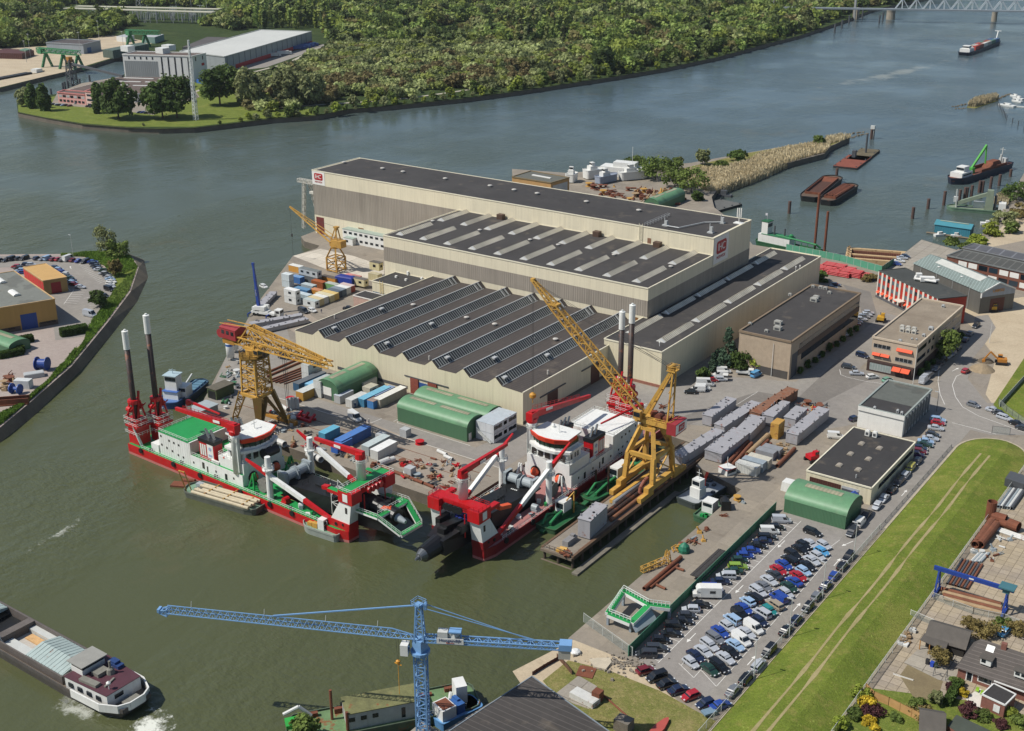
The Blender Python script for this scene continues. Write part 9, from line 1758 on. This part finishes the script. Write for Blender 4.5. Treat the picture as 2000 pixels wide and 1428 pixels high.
fasten('body',WPAINT,t,lambda b:(b.b2(-3.0,1.6,-1.1,1.1,.6,2.9),b.add([(1.6,-1.1,1.9),(2.5,-1.0,2.1),(2.5,1.0,2.1),(1.6,1.1,1.9),(1.6,-1.1,2.9),(2.2,-1.0,2.75),(2.2,1.0,2.75),(1.6,1.1,2.9)],[(3,2,1,0),(4,5,6,7),(0,1,5,4),(1,2,6,5),(2,3,7,6),(3,0,4,7)]),b.b2(1.6,3.2,-.95,.95,.5,1.3),b.b2(1.6,2.3,-.9,.9,1.3,2.0)));fasten('window',GLASS,t,lambda b:(b.b2(-1.6,-.4,-1.13,1.13,1.6,2.2),b.b2(2.3,2.34,-.8,.8,1.35,1.95)));wheels(t,(-1.8,2.4),1.0)
v=P(1384,1396);t=thing('trailer','open blue-grey trailer hitched behind the last blue car','trailer',v,R(60));fasten('box',mat('6d8494',.6),t,lambda b:(b.b2(-1.3,1.3,-.8,.8,.5,.9),b.beam((1.2,0,.5),(2.2,0,.4),.1)));wheels(t,(0,),.95,.3)
def digger(label,px,py,a,m,dig=True):
 t=thing('excavator' if dig else 'fork_lift',label,'digger' if dig else 'fork lift',P(px,py),a);fasten('body',m,t,lambda b:(b.b2(-1.6,1.2,-1.2,1.2,.9,2.0),b.b2(-.2,1.1,-1.1,.1,2.0,3.0)));fasten('cab_window',GLASS,t,lambda b:b.b2(-.1,1.13,-1.13,.13,2.2,2.85));fasten('undercarriage',TYRE,t,lambda b:[b.b2(-1.8,1.8,s*1.3-.3,s*1.3+.3,0,.9)for s in(-1,1)]and None)
 if dig:fasten('arm',m,t,lambda b:(b.beam((1,.4,1.6),(3.6,.4,4.0),.4,.5),b.beam((3.6,.4,4.0),(5.4,.4,1.2),.35,.4),b.box(5.4,.4,.3,.9,.9,.9)))
 else:fasten('mast',DGREY,t,lambda b:(b.beam((1.5,-.5,0),(1.5,-.5,3),.15),b.beam((1.5,.5,0),(1.5,.5,3),.15),b.b2(1.5,2.8,-.5,.5,.1,.2)))
digger('orange digger on the gravel ground beside the spoil heap',1955,711,R(200),mat('b0742a',.6,.1,.5));digger('yellow fork lift with wide forks crossing the road by the beige office',1720,628,R(100),mat('b88f2c',.6,.1,.5),False);digger('yellow fork lift in front of the grey gabled workshop',1938,608,R(30),mat('b88f2c',.6,.1,.5),False);digger('red and black fork lift at the black-roofed workshop wall',1587,900,R(60),RED,False)
for i,(px,py,hh,rr)in enumerate(((1918,722,2.0,4),(1925,706,1.5,2.6))):v=P(px,py);b=MB();b.lathe(v.x,v.y,[(rr,0),(rr*.75,hh*.4),(rr*.35,hh*.85),(.1,hh)],14);tag(b.obj('spoil_heap',mat('8a7a62' if i==0 else '5c5244',.95,.2,1),loc=v,world=True),('pale gravel heap at the edge of the road works','dark soil heap behind the pale gravel heap')[i],'heap')
for i,(px,py,lab)in enumerate(((1455,732,'white flatbed truck parked by the cedar shrubs'),(1405,742,'white pick-up truck with open bed near the white vans'))):
 t=thing('flatbed_truck',lab,'truck',P(px,py),R(20));fasten('cab',WPAINT,t,lambda b:(b.b2(1,2.6,-.95,.95,.5,2.1),));fasten('window',GLASS,t,lambda b:b.b2(1.4,2.63,-.97,.97,1.35,1.9));fasten('bed',LGREY,t,lambda b:b.b2(-2.8,.9,-1,1,.7,1.1));wheels(t,(-1.8,1.9),.9)
def person(label,px,py,top_m,leg_m,a=0.0,stride=.12,arm=.1):
 t=tag(bpy.data.objects.new('person',None),label,'person');col.objects.link(t);t.location=P(px,py);t.rotation_euler.z=a
 vs=[(0,0,.95),(0,0,1.2),(0,0,1.42),(0,0,1.52),(0,.02,1.70),(-.2,0,1.4),(-.27,arm,1.12),(-.25,arm*2+.1,.88),(.2,0,1.4),(.27,-arm,1.12),(.25,.05,.86),(-.1,0,.9),(-.11,stride,.5),(-.11,stride*.9,.06),(.1,0,.9),(.11,-stride*.6,.5),(.11,-stride*1.6,.08),(-.11,stride*.9+.16,.03),(.11,-stride*1.6+.16,.03)]
 es=[(0,1),(1,2),(2,3),(3,4),(2,5),(5,6),(6,7),(2,8),(8,9),(9,10),(0,11),(11,12),(12,13),(13,17),(0,14),(14,15),(15,16),(16,18)]
 rs=[.15,.15,.17,.065,.11,.08,.055,.045,.08,.055,.045,.11,.08,.055,.11,.08,.055,.045,.045]
 me=bpy.data.meshes.new('body');me.from_pydata(vs,es,[]);o=bpy.data.objects.new('body',me);col.objects.link(o);md=o.modifiers.new('skin','SKIN');o.modifiers.new('sub','SUBSURF').levels=1;o.modifiers['sub'].render_levels=1
 for i,r_ in enumerate(rs):me.skin_vertices[0].data[i].radius=(r_,r_*.8)
 me.skin_vertices[0].data[0].use_root=True;me.materials.append(top_m);o.parent=t
 fasten('hard_hat',leg_m,t,lambda b:b.lathe(0,.02,[(.15,1.72),(.13,1.80),(.05,1.85)],10))
BO=mat('1f2f5c',.8,.1,2);HAT=mat('c9c4b8',.5)
for px,py,a,lab in((628,612,1,'person in dark overalls walking past the container row on the north quay'),(688,797,2,'person in blue overalls standing at the white cabin door'),(694,797,.4,'person in blue overalls beside the cabin drums'),(714,829,1.2,'person in blue overalls left of two by the royal blue container'),(721,829,2.2,'person in blue overalls right of two by the royal blue container'),(1538,711,.5,'person in blue beside the office entrance'),(1544,713,2,'person in blue standing right of the other at the office entrance')):person(lab,px,py,BO,HAT,a)
SY='steel stock in the storage yard'
pipes('large rusty pile tube lying at the dike fence','pipe','large rusty tubes at the dike fence',[(1908,1060,1938,1018,1.0,'brown'),(1914,1064,1946,1024,1.0,'brown'),(1904,1064,1934,1022,.9,'brown')]);pipes('big orange-brown tube lying across the yard','pipe','orange-brown tubes across the yard',[(1938,1008,1965,1016,1.3,'rust'),(1952,1020,1972,1026,.9,'rust'),(1970,1022,1990,1030,1.3,'rust')])
pipes('dark steel bar in the stock beside the blue gantry','steel bar','dark bars beside the blue gantry',[(1850+i*5.5,1140+i*1.5,1880+i*5.5,1092+i*1.5,.28,('dark','brown')[i%2])for i in range(8)]);pipes('long brown beam under the blue gantry','beam','long brown beams under the blue gantry',[(1838+i*2,1150+i*6,1955+i*1,1180+i*6,.5,('brown','tan')[i%2])for i in range(4)])
pipes('grey pipe in the bundles at the dike fence','pipe','grey pipes at the dike fence',[(1950+i*5,990+i*.6,1975+i*5,955+i*.6,.45,('grey','white','dark')[i%3])for i in range(6)]);pipes('light steel profile in the bundle on the slabs','steel bar','light profiles on the slabs',[(1895+i*4,1098,1912+i*4,1080,.25,('white','grey')[i%2])for i in range(6)]);pipes('white pipe in the row across the yard','pipe','white pipes across the yard',[(1946,1030+i*3,2005,1050+i*3,.3,'white')for i in range(3)])
for i in range(3):obj_at('sheet_bundle',('left dark sheet bundle at the upper right yard','middle dark sheet bundle at the upper right yard','right dark sheet bundle at the upper right yard')[i],'bundle',1972+i*12,945+i*4,DGREY,lambda b:[b.box(0,0,k*.5,1.6,5,.42)for k in range(5)],group=SY)
obj_at('upright_tube','rusty tube standing upright at the dike fence','tube',1933,1015,RUSTM,lambda b:b.tube((0,0,0),(0,0,5),1.2,16,hollow=True));scatter('bundle of steel offcuts in the storage yard','steel bundle','offcuts in the storage yard',[(1890,1075),(1960,1050),(1990,1060),(1940,1110),(1900,1120)],14,['grey','brown','white'],12,'steel_bundle',.8)
TILE=roof_mat('4f4945',seam=.6,axis=1,patch=.2);TILE2=roof_mat('55504a',patch=.25);HBR=mat('7a5044',.85,.18,2)
def gable(name,label,cat,p,q,wid,he,hr,wm,rm,hip=0.0):
 """gabled house along p to q at ground level"""
 p,q=V((p.x,p.y,0)),V((q.x,q.y,0));u=(q-p).normalized();nv=V((-u.y,u.x,0));z=lambda a,h:V((a.x,a.y,h));t=thing(name,label,cat,(p+q)/2);e=nv*wid/2
 r0,r1=p+u*hip,q-u*hip*0
 b=MB();b.add([z(p-e,0),z(q-e,0),z(q+e,0),z(p+e,0),z(p-e,he),z(q-e,he),z(q+e,he),z(p+e,he),z(r0,hr-.15),z(r1,hr-.15)],[(0,1,5,4),(2,3,7,6),(1,2,6,9,5),(3,0,4,8,7)]);b.obj('wall',wm,t,world=True)
 o=u*.4;s=e*1.12;d=.12*(hr-he);b=MB();b.add([z(p-s-o,he-d),z(q-s+o,he-d),z(r1+o,hr),z(r0-(o if not hip else V()),hr),z(q+s+o,he-d),z(p+s-o,he-d)],[(0,1,2,3),(3,2,4,5)]+([(0,3,5)]if hip else[]));b.obj('roof',rm,t,world=True)
 return t,u,nv
hp,hq=P(1885,1300),P(2030,1352)
t,u,nv=gable('brick_house','long brick house with a dark tiled roof, dormers and skylights','house',hp,hq,9.5,2.9,7.2,HBR,TILE,2.2);hp=V((hp.x,hp.y,0));fr=-nv*4.75
def hwin(t,s0,s1,z0,z1,m=GLASS,nm='window',out=.06):a_,b_=hp+u*s0+fr-nv*out,hp+u*s1+fr-nv*out;o=panel(nm,m,t,[V((a_.x,a_.y,z0)),V((b_.x,b_.y,z0)),V((b_.x,b_.y,z1)),V((a_.x,a_.y,z1))]);return o
hwin(t,1.6,2.9,.1,2.3,WPAINT,'door_frame',.04);hwin(t,1.8,2.7,.2,2.2,GLASS,'door');hwin(t,3.8,6.6,.8,2.2,WPAINT,'window_frame',.04);hwin(t,4.0,6.4,1.0,2.0)
def onroof(s,k,h=0):v=hp+u*s+fr*(1-k);return V((v.x,v.y,2.9+4.3*k+h))
for s,k,w_,lab in((3.6,.42,2.0,'dormer'),(10,.4,6.5,'dormer')):
 c_=onroof(s+w_/2,k);part(lab,WPAINT,t,lambda b:b.box(c_.x-nv.x*.5,c_.y-nv.y*.5,c_.z-.4,w_,1.4,1.3,math.atan2(u.y,u.x)));part('dormer_roof',TILE2,t,lambda b:b.box(c_.x-nv.x*.4,c_.y-nv.y*.4,c_.z+.9,w_+.5,2.0,.14,math.atan2(u.y,u.x)))
 part('dormer_window',GLASS,t,lambda b:[b.box(c_.x-nv.x*1.22+u.x*x,c_.y-nv.y*1.22+u.y*x,c_.z+.05,.8,.06,.7,math.atan2(u.y,u.x))for x in np.arange(-w_/2+.6,w_/2-.3,1.1)])
for s,k,w_ in((4.4,.78,1.5),(11.5,.72,.8)):c_=onroof(s,k,.12);part('roof_window',WPAINT,t,lambda b:b.sheet([c_-u*w_/2-(nv*.5+V((0,0,.45))),c_+u*w_/2-(nv*.5+V((0,0,.45))),c_+u*w_/2+nv*.5+V((0,0,.45)),c_-u*w_/2+nv*.5+V((0,0,.45))]))
c_=onroof(6.6,.97);part('chimney',HBR,t,lambda b:b.box(c_.x,c_.y,c_.z-.8,1.0,.8,1.8));part('gutter',WPAINT,t,lambda b:b.beam(hp+u*7+fr*1.16+V((0,0,2.6)),hp+u*26+fr*1.16+V((0,0,2.6)),.25,.2))
e0=P(1921,1385,2.8);t2=block('house_extension','small brick extension with a flat black roof and white shutter','extension',[P(1918,1357,2.8),P(1963,1378,2.8),P(1984,1357,2.8),P(1941,1336,2.8)],2.8,HBR,ROOFB,WPAINT,tw=.25,th=.2)
pa_,pb_=P(1918,1357,2.8),P(1963,1378,2.8);wallpan(t2,'shutter',WPAINT,pa_,pb_,.55,.82,.6,2.1)
t3,u3,n3=gable('black_barn','black timber garden barn with a grey felt roof','barn',P(1815,1247),P(1888,1268),7,2.4,4.2,mat('2a2724',.8,.15,1),TILE2)
t4=thing('carport','open timber veranda with a grey felt roof at the black barn','veranda',P(1830,1262));part('roof',TILE2,t4,lambda b:b.prism([P(1797,1250,2.4),P(1846,1272,2.4),P(1852,1256,2.4),P(1806,1237,2.4)],2.35,2.5));part('post',mat('a8773c',.8),t4,lambda b:[b.beam((P(x,y,2.3).x,P(x,y,2.3).y,0),P(x,y,2.3),.16)for x,y in((1798,1250),(1816,1259),(1838,1269))])
gable('garden_house','grey-roofed garden house at the bottom edge','shed',P(1795,1425),P(1838,1432),7,2.3,4.4,HBR,TILE2);block('felt_shed','low shed with a mossy green felt roof at the bottom edge','shed',[P(1850,1418,2.4),P(1868,1396,2.4),P(1940,1430,2.4),P(1915,1460,2.4)],2.4,HBR,roof_mat('454b41',patch=.3),None)
fence('new wooden panel fence between two gardens',[P(1690,1350),P(1706,1366),P(1735,1378),P(1802,1412)],1.8,mat('b08a58',.8,.12,1),mat('8a6238',.8),1.9);fence('low white edging across the bare garden',[P(1745,1318),P(1783,1330)],.3,WHITEM,WHITEM,3)
fence('wire fence between gantry yard and gardens',[P(1822,1170),P(1900,1200),P(1960,1212),P(2000,1228)],1.6,MESHF,LGT,3,False);fence('wire fence across the garden behind the barn',[P(1778,1203),P(1822,1222)],1.5,MESHF,WHITEM,3,False)
car(P(1961,1237,0),R(80),'saloon','bright blue','bright blue old saloon on the driveway behind the brick house',None)
for i,(px,py,c)in enumerate(((1820,1302,'2a48a8'),(1828,1304,'2d3a2c'),(1811,1297,'2c2c2e'))):obj_at('wheelie_bin',('blue wheelie bin on the terrace','green wheelie bin with an orange lid on the terrace','black wheelie bin at the terrace table')[i],'bin',px,py,mat(c,.5),lambda b:(b.box(0,0,.05,.6,.7,.95,0,1.1),b.box(0,0,1.0,.7,.8,.1)))
for i,(px,py)in enumerate(((1908,1352),(1917,1358))):obj_at('garden_chair',('lime green garden chair nearer the brick house','second lime green chair on the white terrace')[i],'chair',px,py,mat('8fb53c',.5),lambda b:(b.box(0,0,.4,.6,.6,.06),b.box(0,.3,.4,.6,.06,.6),[b.beam((x,y,0),(x,y,.42),.05)for x in(-.25,.25)for y in(-.25,.25)]))
obj_at('swing_frame','dark metal swing frame between bare garden and terrace','swing',1836,1322,DGREY,lambda b:(b.beam((-1.2,-.7,0),(-1.2,0,2.2),.09),b.beam((-1.2,.7,0),(-1.2,0,2.2),.09),b.beam((1.2,-.7,0),(1.2,0,2.2),.09),b.beam((1.2,.7,0),(1.2,0,2.2),.09),b.beam((-1.2,0,2.2),(1.2,0,2.2),.09),b.box(0,0,.5,.5,.2,.05)));obj_at('cold_frame','small white cold frame at the garden fence','cold frame',1763,1259,WPAINT,lambda b:b.box(0,0,0,2.2,1.3,.5));scatter('plank or post left in the garden by the fence','timber','timber at the garden fence',[(1755,1255),(1785,1225),(1790,1240),(1770,1265)],8,['tan','white','brown'],21,'garden_timber',.7)
GG='shrubs and bushes in the gardens'
for i,(px,py,h,rr,kd,m_,lab)in enumerate(((1893,1228,2.8,2.6,'bush',L_BR,'brownish round bush behind the barn, left of two'),(1925,1240,3,3.6,'bush',L_BR,'wide olive bush right of the brown one behind the barn'),(1960,1225,2,2.4,'bush',L_MID,'green bush below the gantry foot'),(1988,1235,2.2,3,'bush',L_BR,'low bush at the driveway edge'),(1834,1300,3.4,2.4,'round',L_BR,'small brown-leaved tree in a pot on the terrace'),(1683,1362,2.6,2,'bush',L_YEL,'yellow-green bush at the dike fence'),(1693,1378,1.6,2.2,'bush',L_GOLD,'golden shrub in the flower bed by the wooden fence'),(1702,1396,1.6,2.6,'bush',L_PURP,'dark purple shrub in the flower bed'),(1694,1408,1.2,1.8,'bush',L_GOLD,'low golden shrub beside the purple one'),(1638,1420,2,1.8,'bush',L_YEL,'yellow-green shrub at the bottom of the dike'),(1708,1424,1,1,'bush',L_GOLD,'small round golden ball near the bottom edge'),(1883,1358,1.5,1.1,'bush',L_GOLD,'golden ball shrub beside the white terrace'),(1793,1382,2.2,2,'bush',L_MID,'dark green bush at the end of the bare garden'),(1800,1398,1.6,3,'bush',L_BR,'yellow-brown low hedge by the wooden fence'),(1828,1375,2.4,1.4,'round',L_WIL,'white-flowering small tree on the lawn'),(1857,1352,1.6,1.5,'bush',L_PURP,'reddish shrub by the brick house wall'),(1868,1340,1.8,1.8,'bush',L_MID,'green bush at the house corner'),(1893,1393,1.8,2.2,'bush',L_PURP,'purple-grey shrub below the white terrace'),(1915,1400,1.6,2,'bush',L_MID,'green shrub beside the purple-grey one'),(1975,1400,1.8,1.6,'bush',L_YEL,'yellow-green shrub beside the extension'),(1955,1418,1.2,1.6,'bush',L_PURP,'low reddish shrub on the paving at the bottom'),(1990,1415,2,2,'bush',L_MID,'green bush in the lower right corner'),(1750,1405,1.2,1.4,'bush',L_MID,'small bush in the lower garden bed'),(1668,1400,1.8,1.8,'bush',L_MID,'green bush at the foot of the garden path'))):tree('garden_shrub',lab,'shrub',P(px,py),h,rr,kd,m_,1500,.14,GG,100+i)
hedge('dark hedge beside the brick house',(1850,1378),(1868,1344),1.2,1.6,1500)
b=MB();b.b2(-2300,1500,-60,4600,-8.0,152.0)
k=N('haze');k.t.nodes.remove(k.b);pv=k.n('ShaderNodeVolumePrincipled');pv.inputs['Density'].default_value=.00003;pv.inputs['Color'].default_value=(.84,.92,1,1);pv.inputs['Anisotropy'].default_value=.3
k.l(pv.outputs[0],k.t.nodes['Material Output'].inputs['Volume'])
tag(b.obj('haze',k.m,loc=(0,0,0),world=True),kind='stuff')
sc.cycles.volume_bounces=0
